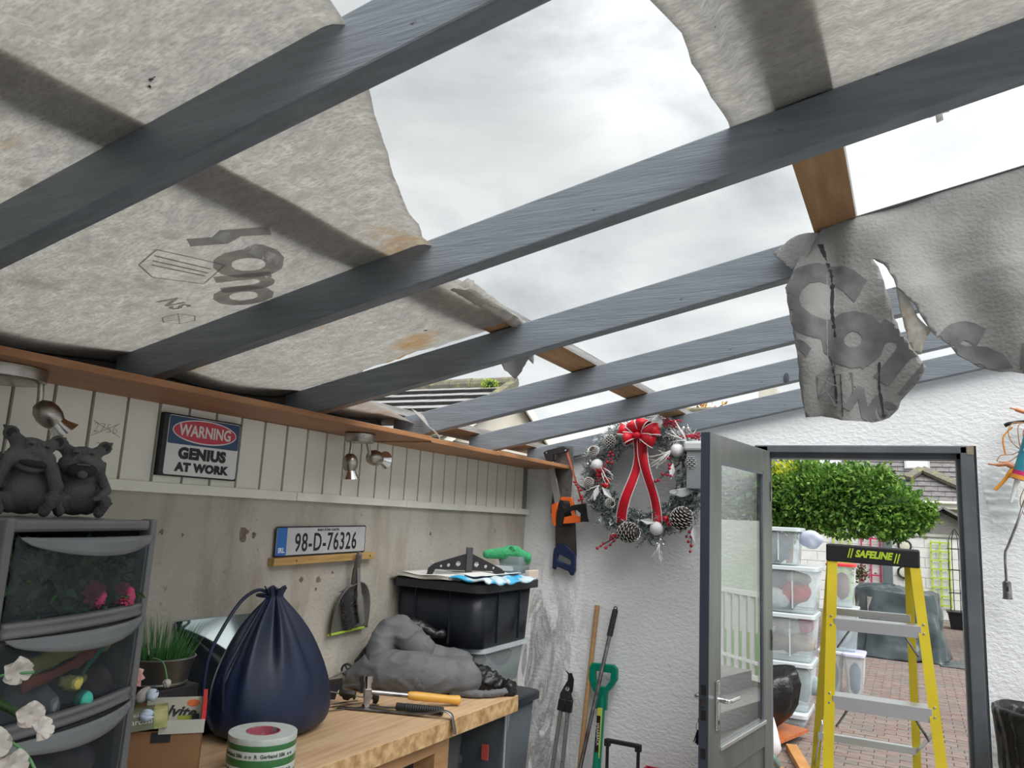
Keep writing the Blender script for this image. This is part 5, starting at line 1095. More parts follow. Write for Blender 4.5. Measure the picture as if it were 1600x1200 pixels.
for x, z, r_ in ((-1.515, 1.80, .019), (-1.505, 1.825, .015), (-1.172, 1.632, .017), (-1.150, 1.608, .015)): P('red_bauble', ball(NB(), (x, 4.09, z), r_, 3), redb, s, smooth='all')
for x, z in ((-1.612, 1.935), (-1.630, 1.918), (-1.607, 1.905), (-1.20, 1.520), (-1.218, 1.498), (-1.185, 1.497), (-1.585, 1.742), (-1.582, 1.722), (-1.085, 2.122), (-1.06, 2.118)): P('silver_ball', ball(NB(), (x, 4.10, z), .0105, 2), silver, s, smooth='all')
cone_d = mat('cone_brown', (.035, .025, .02), .7); cone_w = mat('cone_tips', (.62, .60, .58), .7)
def pine_cone(c, d, L, r_):
    c = V(c); Mq = axisM(d); bm = NB(); lathe(bm, [(0, 0), (r_*.6, L*.1), (r_*.75, L*.4), (r_*.5, L*.8), (0, L)], c, 12, Mq); par = P('pine_cone', bm, cone_d, s, smooth=True)
    bm = NB(); bt = NB(); nrow = 9
    for i in range(nrow):
        z = L*(.05+.9*i/nrow); rr_ = r_*(math.sin(PI*(.22+.70*i/nrow))**.8)
        k = 9
        for j in range(k):
            a = 2*PI*(j+.5*(i % 2))/k; o_ = V((math.cos(a), math.sin(a), .35)); t_ = V((-math.sin(a), math.cos(a), 0))
            b0 = V((rr_*.5*math.cos(a), rr_*.5*math.sin(a), z)); e0 = b0+o_*rr_*.55
            vs = [b0-t_*rr_*.12, b0+t_*rr_*.12, e0+t_*rr_*.27, e0-t_*rr_*.27]
            bm.faces.new([bm.verts.new(c+Mq @ p) for p in vs])
            vs = [e0-t_*rr_*.25, e0+t_*rr_*.25, e0+t_*rr_*.2+o_*.003+V((0, 0, .003)), e0-t_*rr_*.2+o_*.003+V((0, 0, .003))]
            bt.faces.new([bt.verts.new(c+Mq @ p) for p in vs])
    P('scales', bm, cone_d, par, kind='stuff'); o = P('scale_tips', bt, cone_w, par, kind='stuff'); solid(o, .002, 0)
for c, d, L, r_ in (((-1.43, 4.09, 1.545), (1, -.3, .05), .13, .052), ((-1.115, 4.08, 1.585), (.55, -.2, .8), .13, .055), ((-1.50, 4.10, 2.01), (0, -.3, 1), .08, .030), ((-1.588, 4.10, 1.975), (-.1, -.6, .4), .05, .030), ((-1.615, 4.10, 1.79), (0, -.5, .9), .055, .026), ((-1.51, 4.10, 1.71), (.8, -.4, -.2), .05, .026), ((-1.03, 4.1, 1.88), (0, -.3, 1), .10, .035)): pine_cone(c, d, L, r_)
def sprig(base, tips, r_=.009):
    o = P('berry_sprig', tube(NB(), spline([base]+[tips[0]], 3), .0018, 5), cone_d, s)
    for t_ in tips:
        P('twig', tube(NB(), [base, t_], .0013, 4), cone_d, o); P('berry', ball(NB(), t_, r_*R.uniform(.85, 1.1), 2), redm, o, smooth='all')
sprig((-1.42, 4.11, 1.54), [(-1.55, 4.08, 1.455), (-1.53, 4.08, 1.468), (-1.515, 4.08, 1.482), (-1.50, 4.08, 1.46), (-1.475, 4.08, 1.478), (-1.475, 4.08, 1.51), (-1.455, 4.08, 1.50), (-1.45, 4.08, 1.53), (-1.47, 4.08, 1.525), (-1.435, 4.07, 1.52), (-1.43, 4.07, 1.545)])
sprig((-1.50, 4.1, 2.00), [(-1.49, 4.08, 1.985), (-1.475, 4.08, 1.97), (-1.50, 4.08, 1.965), (-1.485, 4.08, 1.945), (-1.505, 4.08, 1.93), (-1.48, 4.08, 1.925)])
sprig((-1.10, 4.1, 1.93), [(-1.15, 4.07, 1.92), (-1.148, 4.07, 1.90), (-1.16, 4.07, 1.865), (-1.185, 4.07, 1.868), (-1.208, 4.07, 1.835), (-1.225, 4.07, 1.83), (-1.14, 4.07, 1.86), (-1.155, 4.07, 1.955)])
sprig((-1.03, 4.1, 1.60), [(-1.04, 4.08, 1.57), (-1.055, 4.08, 1.545), (-1.05, 4.08, 1.60), (-1.03, 4.08, 1.545), (-1.045, 4.08, 1.52), (-1.03, 4.08, 1.50), (-1.035, 4.08, 1.47), (-1.02, 4.08, 1.55)])
sprig((-1.62, 4.12, 1.76), [(-1.675, 4.08, 1.785), (-1.66, 4.08, 1.77), (-1.69, 4.08, 1.80), (-1.655, 4.08, 1.735), (-1.65, 4.08, 1.72), (-1.668, 4.08, 1.712), (-1.70, 4.08, 1.815)], .008)
def cluster(c, n_, sp, m, r_=.0055):
    bm = NB()
    for i in range(n_): ball(bm, V(c)+V((R.gauss(0, sp[0]), R.gauss(0, .008), R.gauss(0, sp[1]))), r_, 1)
    P('berry_cluster', bm, m, s, smooth='all', kind='stuff')
cluster((-1.545, 4.085, 1.87), 90, (.02, .03), redm); cluster((-1.15, 4.085, 2.145), 70, (.025, .013), redm); cluster((-1.02, 4.085, 2.075), 70, (.03, .009), redm)
coral = mat('white_coral', (.75, .73, .72), .7)
def coral_twig(base, d, L, n_=7):
    o = None
    for i in range(n_):
        dd = (V(d)+V((R.uniform(-.5, .5), 0, R.uniform(-.5, .5)))).normalized(); e_ = V(base)+dd*L*R.uniform(.6, 1); m_ = V(base).lerp(e_, .5)+V((R.uniform(-.01, .01), -.01, R.uniform(-.01, .01)))
        q = P('frosted_twig', tube(NB(), spline([base, m_, e_], 4), [.0028]*5+[.0018]*4, 5), coral, s, smooth='all')
        for j in range(3):
            st = V(base).lerp(e_, .4+.2*j); P('twiglet', tube(NB(), [st, st+(dd+V((R.uniform(-.9, .9), 0, R.uniform(-.9, .9)))).normalized()*.03], .0015, 4), coral, q)
coral_twig((-1.14, 4.08, 2.0), (-.7, 0, -.7), .17, 8); coral_twig((-1.06, 4.08, 2.05), (-.8, 0, .45), .13, 5); coral_twig((-1.55, 4.08, 1.80), (-.7, 0, -1), .12, 4); coral_twig((-1.20, 4.08, 1.50), (-.2, 0, -1), .09, 5); coral_twig((-1.54, 4.08, 1.90), (.3, 0, -1), .12, 3)
wrf = mat('white_leaf', (.66, .66, .68), .5)
for c, d in (((-1.13, 4.07, 1.93), (-.1, 0, -1)), ((-1.53, 4.07, 1.79), (.6, 0, -.6)), ((-1.55, 4.07, 1.80), (-.3, 0, -1)), ((-1.02, 4.07, 1.60), (.1, 0, -.6)), ((-1.22, 4.07, 1.61), (-.9, 0, .1))):
    bm = NB(); leaf_mesh(bm, V(c), V(d), V((0, -1, 0)), .09, .034, 0, .15); solid(P('white_leaf', bm, wrf, s), .001)
# grey lantern box behind the door edge
s = T('wall_lantern', 'grey metal box lantern beside the wreath, half hidden by the open door', 'lantern', (-.99, 4.15, 1.9))
gmet = mat('grey_metal_box', (.22, .245, .26), .4)
P('body', box(NB(), -1.055, -.93, 4.06, 4.20, 1.795, 2.0), gmet, s, bev=.003); P('cap', box(NB(), -1.07, -.92, 4.045, 4.21, 1.995, 2.045), mat('pale_grey_metal', (.5, .53, .54), .4), s, bev=.012)
P('scoop', shape([[(-1.15, 1.770), (-1.148, 1.780), (-1.06, 1.798), (-1.035, 1.783), (-1.065, 1.758), (-1.09, 1.752)]], .02, MXZ(4.10), .004), MS['pale_grey_metal'], s)
# ---------------------------------------------------------------- door
dd = T('door_1', None, None, (-.66, 4.25, 0), math.atan2(-.991, -.134), kind='structure')
DW, DT = .868, .042
for nm, b_ in (('stile', (0, .105, -DT, 0, .02, 2.012)), ('stile', (.735, DW, -DT, 0, .02, 2.012)), ('top_rail', (.104, .736, -DT, 0, 1.895, 2.012)), ('bottom_rail', (.104, .736, -DT, 0, .02, .22)), ('mid_rail', (.104, .736, -DT, -.002, .56, .672))):
    P(nm, box(NB(), *b_), door_paint, dd, local=True, bev=.0015)
P('panel', box(NB(), .104, .736, -DT+.012, -.012, .22, .56), door_paint, dd, local=True)
P('free_edge', box(NB(), DW-.001, DW+.002, -DT, -.0005, .02, 2.0115), door_edge, dd, local=True, label='near-black painted edge of the door')
for b_ in ((.104, .118, -.02, -.001, .672, 1.895), (.722, .736, -.02, -.001, .672, 1.895), (.104, .736, -.02, -.001, 1.882, 1.896)): P('glazing_bead', box(NB(), *b_), grey_paint2, dd, local=True)
P('sill_bead', box(NB(), .104, .736, -.02, .010, .668, .686), alu, dd, local=True, bev=.003)
gl = bpy.data.materials.new('door_glass'); gl.use_nodes = True; t = gl.node_tree; pb = t.nodes['Principled BSDF']; pb.inputs['Base Color'].default_value = (.93, .96, .95, 1); pb.inputs['Roughness'].default_value = 0; pb.inputs['Transmission Weight'].default_value = 1; pb.inputs['IOR'].default_value = 1.52
P('glass', box(NB(), .112, .728, -.026, -.010, .675, 1.89), gl, dd, local=True)
for x in (.0,): 
    for z in (.3, 1.05, 1.8): P('hinge', tube(NB(), [(-.004, .004, z-.05), (-.004, .004, z+.05)], .006, 8), steel, dd, local=True)
P('handle_plate', box(NB(), .752, .792, 0, .010, .758, .958), chrome, dd, local=True, bev=.006)
P('lever', tube(NB(), spline([(.772, .008, .880), (.772, .045, .880), (.765, .055, .880), (.70, .058, .880), (.66, .058, .879)], 4), [.011]*5+[.009]*12, 12, flat=.8), chrome, dd, local=True, smooth=True)
P('lever', tube(NB(), spline([(.772, -DT-.004, .880), (.772, -DT-.045, .880), (.765, -DT-.055, .880), (.74, -DT-.058, .880), (.66, -DT-.058, .879)], 4), [.011]*5+[.009]*12, 12, flat=.8), chrome, dd, local=True, smooth=True)
P('keyhole', shape([ell(.006, .010)], .001, Matrix.Translation((.772, .0105, .79)) @ Matrix.Rotation(PI, 4, 'Z') @ MXZ(0)), black, dd, local=True)
P('latch', box(NB(), DW, DW+.008, -.030, -.012, .865, .895), steel, dd, local=True)
for z in (.83, .93, .68): P('lock_plate', box(NB(), DW+.0015, DW+.003, -.032, -.010, z-.02, z+.02), black, dd, local=True)
DM = WM[dd]
s = T('key_bunch', 'bunch of keys hanging from the lock on the far side of the door', 'keys', tuple(DM @ V((.79, -DT-.02, .80))))
P('ring', tube(NB(), [DM @ V((.80+.015*math.cos(a), -DT-.028-.004*math.cos(a), .765+.018*math.sin(a))) for a in [i*PI/8 for i in range(17)]], .0014, 6), steel, s)
P('key_bow', beam(NB(), DM @ V((.79, -DT-.003, .79)), DM @ V((.79, -DT-.03, .79)), .02, .016), steel, s)
for i in range(3): P('key', beam(NB(), DM @ V((.80+.004*i, -DT-.028, .752)), DM @ V((.802+.006*(i-1), -DT-.032-.006*i, .690+.006*i)), .009, .0022), black, s)
# ---------------------------------------------------------------- stepladder
fib = mat('yellow_fibreglass', (.50, .40, .012), .4, col2=(.44, .34, .01), ns=6)
s = T('stepladder', 'yellow stepladder with a black top cap reading SAFELINE in front of the doorway', 'ladder', (-.15, 3.45, 0))
def rail(x0, y0, z0, x1, y1, z1, w_, d_, lip, nm):
    p, q = V((x0, y0, z0)), V((x1, y1, z1)); dz = (q-p).normalized(); sx_ = V((1, 0, 0)); u = dz.cross(sx_).normalized(); sx_ = u.cross(dz).normalized()
    Mx = Matrix((sx_, u, dz)).transposed().to_4x4(); Mx.translation = p; L = (q-p).length
    t_ = .004; sg = 1 if u.y > 0 else -1
    if lip > 0: pr = [(-w_/2, 0), (w_/2, 0), (w_/2, d_*sg), (w_/2-t_, d_*sg), (w_/2-t_, t_*sg), (-w_/2, t_*sg)]
    else: pr = [(-w_/2, 0), (w_/2, 0), (w_/2, t_*sg), (-w_/2+t_, t_*sg), (-w_/2+t_, d_*sg), (-w_/2, d_*sg)]
    bm = NB(); lo = [bm.verts.new(Mx @ V((a, b, 0))) for a, b in pr]; hi = [bm.verts.new(Mx @ V((a, b, L))) for a, b in pr]
    m_ = len(pr)
    for j in range(m_): bm.faces.new((lo[j], lo[(j+1) % m_], hi[(j+1) % m_], hi[j]))
    bm.faces.new(lo); bm.faces.new(hi)
    return P(nm, bm, fib, s)
yf = lambda z: 3.44-.28*(1.5-z); yb_ = lambda z: 3.56+.24*(1.5-z)
xl = lambda z: -.2925-.0115*(1.49-z)/.74; xr = lambda z: .004+.0585*(1.49-z)/.67
rl = rail(xl(0), yf(0), 0.01, xl(1.5), yf(1.5), 1.5, .037, .062, -1, 'front_rail'); rr2 = rail(xr(0), yf(0), 0.01, xr(1.5), yf(1.5), 1.5, .036, .062, 1, 'front_rail')
xbl = lambda z: -.309-.096*(1.48-z)/.87; xbr = lambda z: -.020+.005*(1.48-z)/.8
rail(xbl(0), yb_(0), 0.01, xbl(1.5), yb_(1.5), 1.5, .034, .045, -1, 'rear_rail'); rail(xbr(0), yb_(0), .01, xbr(1.5), yb_(1.5), 1.5, .030, .045, 1, 'rear_rail')
P('top_cap', box(NB(), -.316, .022, 3.432, 3.60, 1.487, 1.556, M=Matrix.Translation((-.147, 0, 1.52)) @ Matrix.Rotation(.018, 4, 'Y') @ Matrix.Translation((.147, 0, -1.52))), black, s, bev=.006)
CM = Matrix.Translation((-.142, 3.4305, 1.523)) @ Matrix.Rotation(.03, 4, 'Y')
lgt = mat('safeline_green', (.38, .52, .03), .5)
P('lettering', text('SAFELINE', .037, CM @ MXZ(0), bold=.0018, sx=.86, shear=.25), lgt, s)
for x in (-.088, -.078, .079, .089): P('emblem_bar', beam(NB(), CM @ V((x-.004, -.001, -.018 if x < 0 else -.024)), CM @ V((x+.005, -.001, .020 if x < 0 else .014)), .0045, .001, (0, 1, 0)), lgt, s)
for z, h_ in ((1.252, .044), (.975, .048), (.70, .05), (.42, .05), (.15, .05)):
    st = P('step', box(NB(), xl(z)+.012, xr(z)-.008, yf(z)+.004, yf(z)+.088, z+h_/2-.004, z+h_/2), alu, s, bev=.001)
    P('step_front', box(NB(), xl(z)+.012, xr(z)-.008, yf(z)-.001, yf(z)+.004, z-h_/2, z+h_/2), mat('step_alu', (.50, .50, .53), .45, .7) if 'step_alu' not in MS else MS['step_alu'], st, bev=.001)
    for xx, sg in ((xl(z), 1), (xr(z), -1)):
        P('step_brace', beam(NB(), (xx+sg*.02, yf(z)+.01, z-.09), (xx+sg*.065, yf(z)+.03, z-.02), .012, .004), steel, st)
    for xx in (xl(z), xr(z)):
        for dz in (-.004, .028): P('rivet', lathe(NB(), [(0, 0), (.0055, 0), (.004, .003), (0, .0035)], (xx, yf(z+dz)-.0, z+dz+.0), 12, axisM((0, -1, 0))), chrome, s, smooth=True)
for z in (1.278, .745, .2):
    P('rear_brace', box(NB(), xbl(z), xbr(z), yb_(z)-.008, yb_(z)+.02, z-.014, z+.014), alu, s, bev=.001)
for a, b in (((xbl(.6), yb_(.6), .62), (xl(.65)-.02, yf(.72)+.06, .90)), ((xbr(.74), yb_(.74), .745), (xr(.8), yf(.8)+.06, .94))): P('spreader', beam(NB(), a, b, .004, .016), alu, s)
for xx, y_ in ((xl(0), yf(0)), (xr(0), yf(0)), (xbl(0), yb_(0)), (xbr(0), yb_(0))): P('foot', box(NB(), xx-.026, xx+.026, y_-.03, y_+.04, 0, .035), black, s, bev=.004)
# ---------------------------------------------------------------- right of the doorway
s = T('wall_hook_rail', 'row of nails and a black hook bar on the wall right of the doorway', 'hook', (.5, 4.29, 2.15))
P('bar', tube(NB(), spline([(.400, 4.23, 2.138), (.43, 4.225, 2.150), (.50, 4.24, 2.160), (.62, 4.285, 2.17)], 4), [.009]*4+[.007]*9, 10), black, s, smooth=True)
s = T('caulking_gun', 'orange caulking gun loaded with a teal sealant cartridge hanging right of the doorway', 'caulking gun', (.46, 4.2, 1.95))
og = mat('amber_plastic', (.62, .25, .03), .4)
P('handle', tube(NB(), spline([(.322, 4.19, 1.955), (.36, 4.185, 1.950), (.40, 4.18, 1.952), (.430, 4.18, 1.935)], 4), [.005]*4+[.009]*4+[.014]*5, 10), mat('amber_dark', (.5, .22, .12), .4), s, smooth=True)
P('trigger', tube(NB(), spline([(.425, 4.18, 1.94), (.40, 4.18, 1.905), (.37, 4.18, 1.865), (.343, 4.18, 1.835)], 4), [.012]*5+[.008]*8, 10), og, s, smooth=True)
ax = V((.30, 0, 1)).normalized()
P('frame_ring', lathe(NB(), [(.020, 0), (.033, 0), (.033, .018), (.020, .018), (.02, 0)], V((.430, 4.17, 1.885)), 24, axisM(ax)), og, s, smooth=True)
P('frame_rod', tube(NB(), spline([V((.395, 4.21, 2.0)), V((.39, 4.22, 2.08)), V((.43, 4.23, 2.13))], 5), .004, 6), og, s)
s2 = T('sealant_cartridge', 'teal sealant cartridge with a clear nozzle in the orange caulking gun', 'cartridge', (.46, 4.17, 1.98))
c0 = V((.435, 4.17, 1.895)); P('tube_body', lathe(NB(), [(0, 0), (.026, 0), (.026, .26), (0, .26)], c0, 28, axisM(ax)), mat('cartridge_teal', (.015, .16, .24), .3, col2=(.03, .24, .3), ns=12), s2, smooth=True)
P('magenta_band', lathe(NB(), [(.0263, .002), (.0266, .002), (.0266, .028), (.0263, .028)], c0, 28, axisM(ax)), mat('magenta', (.45, .02, .12), .35), s2, smooth=True)
P('nozzle', lathe(NB(), [(.013, 0), (.011, -.03), (.006, -.12), (.0, -.12)], c0, 16, axisM(ax)), mat('nozzle_white', (.65, .66, .64), .25), s2, smooth=True)
wrap = MXZ(0); P('lettering', text('CT1', .028, Matrix.Translation(c0+ax*.14+V((-.002, -.0268, 0))) @ Matrix.Rotation(math.atan2(.30, 1)-PI/2, 4, 'Y') @ MXZ(0), depth=.0003), white_print, s2)
s = T('hanging_cable', 'loops of amber cable hanging from the black hook bar', 'cable', (.45, 4.22, 2.1))
for pts in ([(.47, 4.22, 2.15), (.43, 4.21, 2.145), (.41, 4.2, 2.11), (.42, 4.2, 2.06), (.455, 4.2, 2.02)], [(.50, 4.22, 2.15), (.455, 4.21, 2.14), (.448, 4.2, 2.08), (.455, 4.2, 2.02)], [(.52, 4.22, 2.15), (.475, 4.21, 2.12), (.47, 4.2, 2.07), (.50, 4.2, 2.03)], [(.455, 4.2, 2.02), (.42, 4.2, 2.0), (.375, 4.2, 1.995), (.358, 4.2, 1.967)], [(.455, 4.2, 2.01), (.43, 4.19, 1.985), (.40, 4.19, 1.965), (.365, 4.2, 1.965)], [(.49, 4.24, 1.9), (.445, 4.24, 1.80), (.46, 4.24, 1.72), (.50, 4.24, 1.68)]):
    P('loop', tube(NB(), spline(pts, 6), .0022, 6), mat('amber_cable', (.45, .22, .06), .4) if 'amber_cable' not in MS else MS['amber_cable'], s, smooth='all')
s = T('orange_pliers', 'orange handled tool tip sticking out above the black hook bar', 'tool', (.45, 4.22, 2.2))
P('handle', tube(NB(), spline([(.425, 4.23, 2.222), (.45, 4.225, 2.212), (.50, 4.22, 2.19), (.56, 4.22, 2.16)], 4), [.004]*4+[.010]*9, 8), mat('salmon_orange', (.65, .25, .12), .4), s, smooth='all')
s = T('plastic_sleeve', 'crinkled clear plastic sleeve hanging behind the caulking gun', 'plastic bag', (.38, 4.26, 1.9))
bm = grid(NB(), lambda u, v: (.295+.04*v**2+(.16-.05*v)*u, 4.265+.012*noise.noise(V((u*4, v*14, 0)))+.008*math.sin(v*30)*(v > .5), 1.945-.26*v), 14, 40)
solid(P('sleeve', bm, clear('sleeve_film', (.86, .88, .88), .22, .15), s, smooth='all'), .001)
s = T('blow_torch', 'steel roofing torch with a cylindrical burner hanging on the wall right of the doorway', 'torch', (.4, 4.2, 1.5))
P('lance', tube(NB(), spline([(.49, 4.23, 1.86), (.455, 4.22, 1.78), (.43, 4.2, 1.708), (.385, 4.2, 1.59), (.370, 4.2, 1.546), (.369, 4.2, 1.43)], 5), .0055, 10), steel, s, smooth=True)
P('burner', lathe(NB(), [(0, 1.428), (.010, 1.430), (.017, 1.424), (.018, 1.36), (.0185, 1.352), (.016, 1.352), (.015, 1.40), (0, 1.41)], (.370, 4.2, 0), 24), steel, s, smooth=True)
P('burner_rim', lathe(NB(), [(.017, 1.349), (.0205, 1.350), (.0205, 1.354), (.017, 1.355)], (.370, 4.2, 0), 24), steel, s); P('air_slot', box(NB(), .366, .374, 4.180, 4.186, 1.385, 1.405), black, s)
s = T('refuse_bin', 'bin lined with a shiny black bin bag at the right edge, beside the doorway', 'bin', (.48, 3.95, 0))
binb = mat('bin_bag_black', (.010, .010, .011), .25, bump=1.0, bs=16)
P('bin', lathe(NB(), [(0, .0), (.15, 0), (.185, .86), (.18, .86), (0, .84)], (.475, 3.98, 0), 32), mat('bin_grey', (.06, .06, .06), .5), s, smooth=True)
bm = NB(); n = 90; rings = []
for z, r_, f in ((.55, .168, .012), (.70, .180, .012), (.85, .196, .010), (.91, .205, .006), (.925, .203, .004), (.93, .190, .003), (.90, .175, .006), (.75, .165, .01), (.55, .15, .01)):
    rings.append([bm.verts.new((.475+(r_+f*noise.noise(V((math.cos(a)*3, math.sin(a)*3, z*4)))+f*.6*math.sin(a*19+z*9))*math.cos(a), 3.98+(r_+f*.6*math.sin(a*19+z*9))*math.sin(a), z+.010*noise.noise(V((math.cos(a)*2, math.sin(a)*2, 7))))) for a in [2*PI*j/n for j in range(n)]])
for a, b in zip(rings, rings[1:]):
    for j in range(n): bm.faces.new((a[j], a[(j+1) % n], b[(j+1) % n], b[j]))
P('liner', bm, binb, s, smooth='all')
# ---------------------------------------------------------------- yard
G = -.15
pav = [mat('paver_%s' % n_, c, .85, col2=c2, ns=14, bump=.25, bs=40) for n_, c, c2 in (('buff', (.235, .185, .16), (.18, .14, .122)), ('rose', (.225, .158, .138), (.165, .118, .106)), ('grey', (.195, .168, .152), (.14, .12, .11)))]
joint = mat('paver_joint', (.10, .085, .07), .95, col2=(.06, .07, .04), ns=20)
tr = T('yard_paving', 'reddish brick paving of the yard outside the doorway', 'paving', (0, 6, G))
P('bed', box(NB(), -6, 6, 4.54, 19.6, G-.12, G-.012), joint, tr)
BW, BH = .190, .094
bmes = []
for m in pav:
    b_ = NB(); box(b_, .003, BW-.003, .003, BH-.003, -.05, 0); e_ = bmesh.ops.bevel(b_, geom=[e for e in b_.edges if e.verts[0].co.z > -.01 and e.verts[1].co.z > -.01], offset=.003, segments=1)
    me = bpy.data.meshes.new('brick'); b_.to_mesh(me); b_.free(); me.materials.append(m); bmes.append(me)
cnt = 0; stuff = [NB() for _ in pav]
yy = 4.56; row = 0
while yy < 19.4:
    off = (row % 2)*BW/2; x = -5.7+off if yy > 8 else -3+off
    xmax = 5.8 if yy > 6 else 3
    while x < xmax:
        vis = yy > 6.1 and yy < 9.6 and x > -.135*yy-.05 and x < .075*yy+.02
        mi = R.choice((0, 0, 1, 2)); dz = R.uniform(-.002, .002)
        if vis and cnt < 300:
            o = bpy.data.objects.new('brick', bmes[mi]); COL.objects.link(o); o.parent = tr; o.location = (x, yy-6, dz); o.rotation_euler = (0, 0, R.uniform(-.01, .01)); cnt += 1
        else:
            vs = [stuff[mi].verts.new((a, b, G+c+dz)) for a, b, c in ((x+.003, yy+.003, 0), (x+BW-.003, yy+.003, 0), (x+BW-.003, yy+BH-.003, 0), (x+.003, yy+BH-.003, 0), (x+.001, yy+.001, -.012), (x+BW-.001, yy+.001, -.012), (x+BW-.001, yy+BH-.001, -.012), (x+.001, yy+BH-.001, -.012))]
            for f in ((0, 1, 2, 3), (4, 5, 1, 0), (5, 6, 2, 1), (6, 7, 3, 2), (7, 4, 0, 3)): stuff[mi].faces.new([vs[i] for i in f])
        x += BW
    yy += BH; row += 1
big = NB()
for i, b_ in enumerate(stuff):
    for f in b_.faces: f.material_index = i
    me = bpy.data.meshes.new('t'); b_.to_mesh(me); b_.free(); big.from_mesh(me); bpy.data.meshes.remove(me)
P('far_bricks', big, pav, tr, kind='stuff')
# ground beyond
P('ground', box(NB(), -40, 40, 4.54, 90, G-.4, G-.13), mat('earth', (.16, .17, .10), .95), kind='structure')
# white painted block wall at the back of the yard
wblk = mat('white_painted_block', (.78, .79, .78), .8, col2=(.70, .71, .70), ns=5, bump=.3, bs=14)
s = T('garden_wall', 'white painted blockwork wall at the far end of the yard', 'wall', (0, 19.5, G))
P('core', box(NB(), -6, 6.2, 19.515, 19.7, G, 1.64), wblk, s)
bl = bpy.data.meshes.new('block'); b_ = NB(); box(b_, .006, .434, 0, .02, .006, .209); b_.to_mesh(b_ and bl); b_.free(); bl.materials.append(wblk)
for r_ in range(8):
    for c_ in range(-6, 7):
        o = bpy.data.objects.new('block', bl); COL.objects.link(o); o.parent = s; o.location = (c_*.44+(r_ % 2)*.22, -.003, .04+r_*.215)
P('coping', box(NB(), -6, 6.2, 19.46, 19.74, 1.64, 1.70), mat('coping', (.45, .45, .43), .8, col2=(.3, .3, .28), ns=4), s)
def trellis(x0, x1, z0, z1, y, m, label, nx=3, nz_=7):
    s = T('trellis', label, 'trellis', ((x0+x1)/2, y, z0))
    for i in range(nx): x = x0+(x1-x0)*i/(nx-1); P('upright', box(NB(), x-.016, x+.016, y-.012, y, z0, z1), m, s)
    for i in range(nz_): z = z0+.04+(z1-z0-.08)*i/(nz_-1); P('crossbar', box(NB(), x0-.02, x1+.02, y-.024, y-.012, z-.016, z+.016), m, s)
limep = mat('lime_paint', (.42, .58, .06), .6); pinkp = mat('pink_paint', (.50, .03, .12), .6)
trellis(.345, .69, .16, 1.56, 19.45, limep, 'lime green trellis on the white wall, right one behind the wire obelisk', 3, 8)
trellis(-1.04, -.66, .15, 1.57, 19.45, pinkp, 'raspberry pink trellis on the white wall above the covered furniture', 3, 6)
trellis(-1.62, -1.28, .15, 1.57, 19.45, limep, 'lime green trellis behind the small bins, left of the pink trellis', 3, 8)
s = T('grey_post', 'dark grey painted post against the white wall, right of the pink trellis', 'post', (-.5, 19.42, G)); P('post', box(NB(), -.595, -.415, 19.33, 19.455, G, 1.62), mat('post_grey', (.12, .145, .16), .6), s, bev=.01)
for x, z, lb in ((-.165, 1.41, 'round wall lamp with a dark ring on the white wall, the higher one'), (-.19, .84, 'round wall lamp with a dark ring on the white wall, the lower one')):
    s = T('wall_lamp', lb, 'lamp', (x, 19.5, z)); P('disc', lathe(NB(), [(0, 0), (.115, 0), (.10, .05), (0, .07)], (x, 19.49, z), 28, axisM((0, -1, 0))), mat('cream_glass', (.6, .6, .5), .4) if 'cream_glass' not in MS else MS['cream_glass'], s, smooth=True)
    P('ring', tube(NB(), [(x+.125*math.cos(a), 19.45, z+.125*math.sin(a)) for a in [i*PI/14 for i in range(29)]], .018, 8, cap=False), black, s, smooth='all')
s = T('wire_obelisk', 'tall thin wire plant obelisk standing in the black planter', 'plant support', (.76, 18.3, G))
for x, y in ((.63, 18.1), (.80, 18.1), (.70, 18.4), (.87, 18.4)):
    P('wire', tube(NB(), spline([(x, y, .16), (x, y, 1.45), (x+(.75-x)*.5, y+(18.25-y)*.5, 1.72), (.75, 18.25, 1.83)], 5), .008, 6), black, s, smooth='all')
for z in (.55, 1.0, 1.42): P('hoop', tube(NB(), [(.60, 18.09, z), (.83, 18.09, z), (.90, 18.41, z), (.67, 18.41, z), (.60, 18.09, z)], .007, 5), black, s)
s = T('planter', 'black rectangular planter on the paving under the wire obelisk', 'planter', (.78, 18.3, G))
bm = NB(); tub(bm, .57, 1.0, 18.05, 18.5, G+.0, .18, .05, .03); o = P('tub', bm, black, s); solid(o, .01); P('rim', box(NB(), .55, 1.02, 18.03, 18.52, .165, .20), black, s, bev=.01)
# grey timber gable (shed / gazebo) behind the wall
gz = mat('shed_timber', (.26, .245, .23), .8, col2=(.19, .18, .17), ns=5, sc=(1, 1, 9))
s = T('garden_shed', 'grey timber gable of a garden shed behind the white wall', 'shed', (.6, 21, G))
bm = NB(); vs = [bm.verts.new(p) for p in ((-.15, 21, 0), (1.42, 21, 0), (1.42, 21, 1.78), (.63, 21, 2.22), (-.15, 21, 1.70), (-.15, 23, 0), (1.42, 23, 0), (1.42, 23, 1.78), (.63, 23, 2.22), (-.15, 23, 1.70))]
for f in ((0, 1, 2, 3, 4), (9, 8, 7, 6, 5), (0, 4, 9, 5), (1, 6, 7, 2)): bm.faces.new([vs[i] for i in f])
P('gable_wall', bm, gz, s)
for a, b in (((-.35, 20.9, 1.62), (.65, 20.9, 2.28)), ((.65, 20.9, 2.28), (1.55, 20.9, 1.75))): P('barge_board', beam(NB(), a, b, .06, .07), black_soft, s); P('roof_slope', beam(NB(), V(a)+V((0, 1.1, .05)), V(b)+V((0, 1.1, .05)), 2.4, .05, (0, 0, 1)), gz, s)
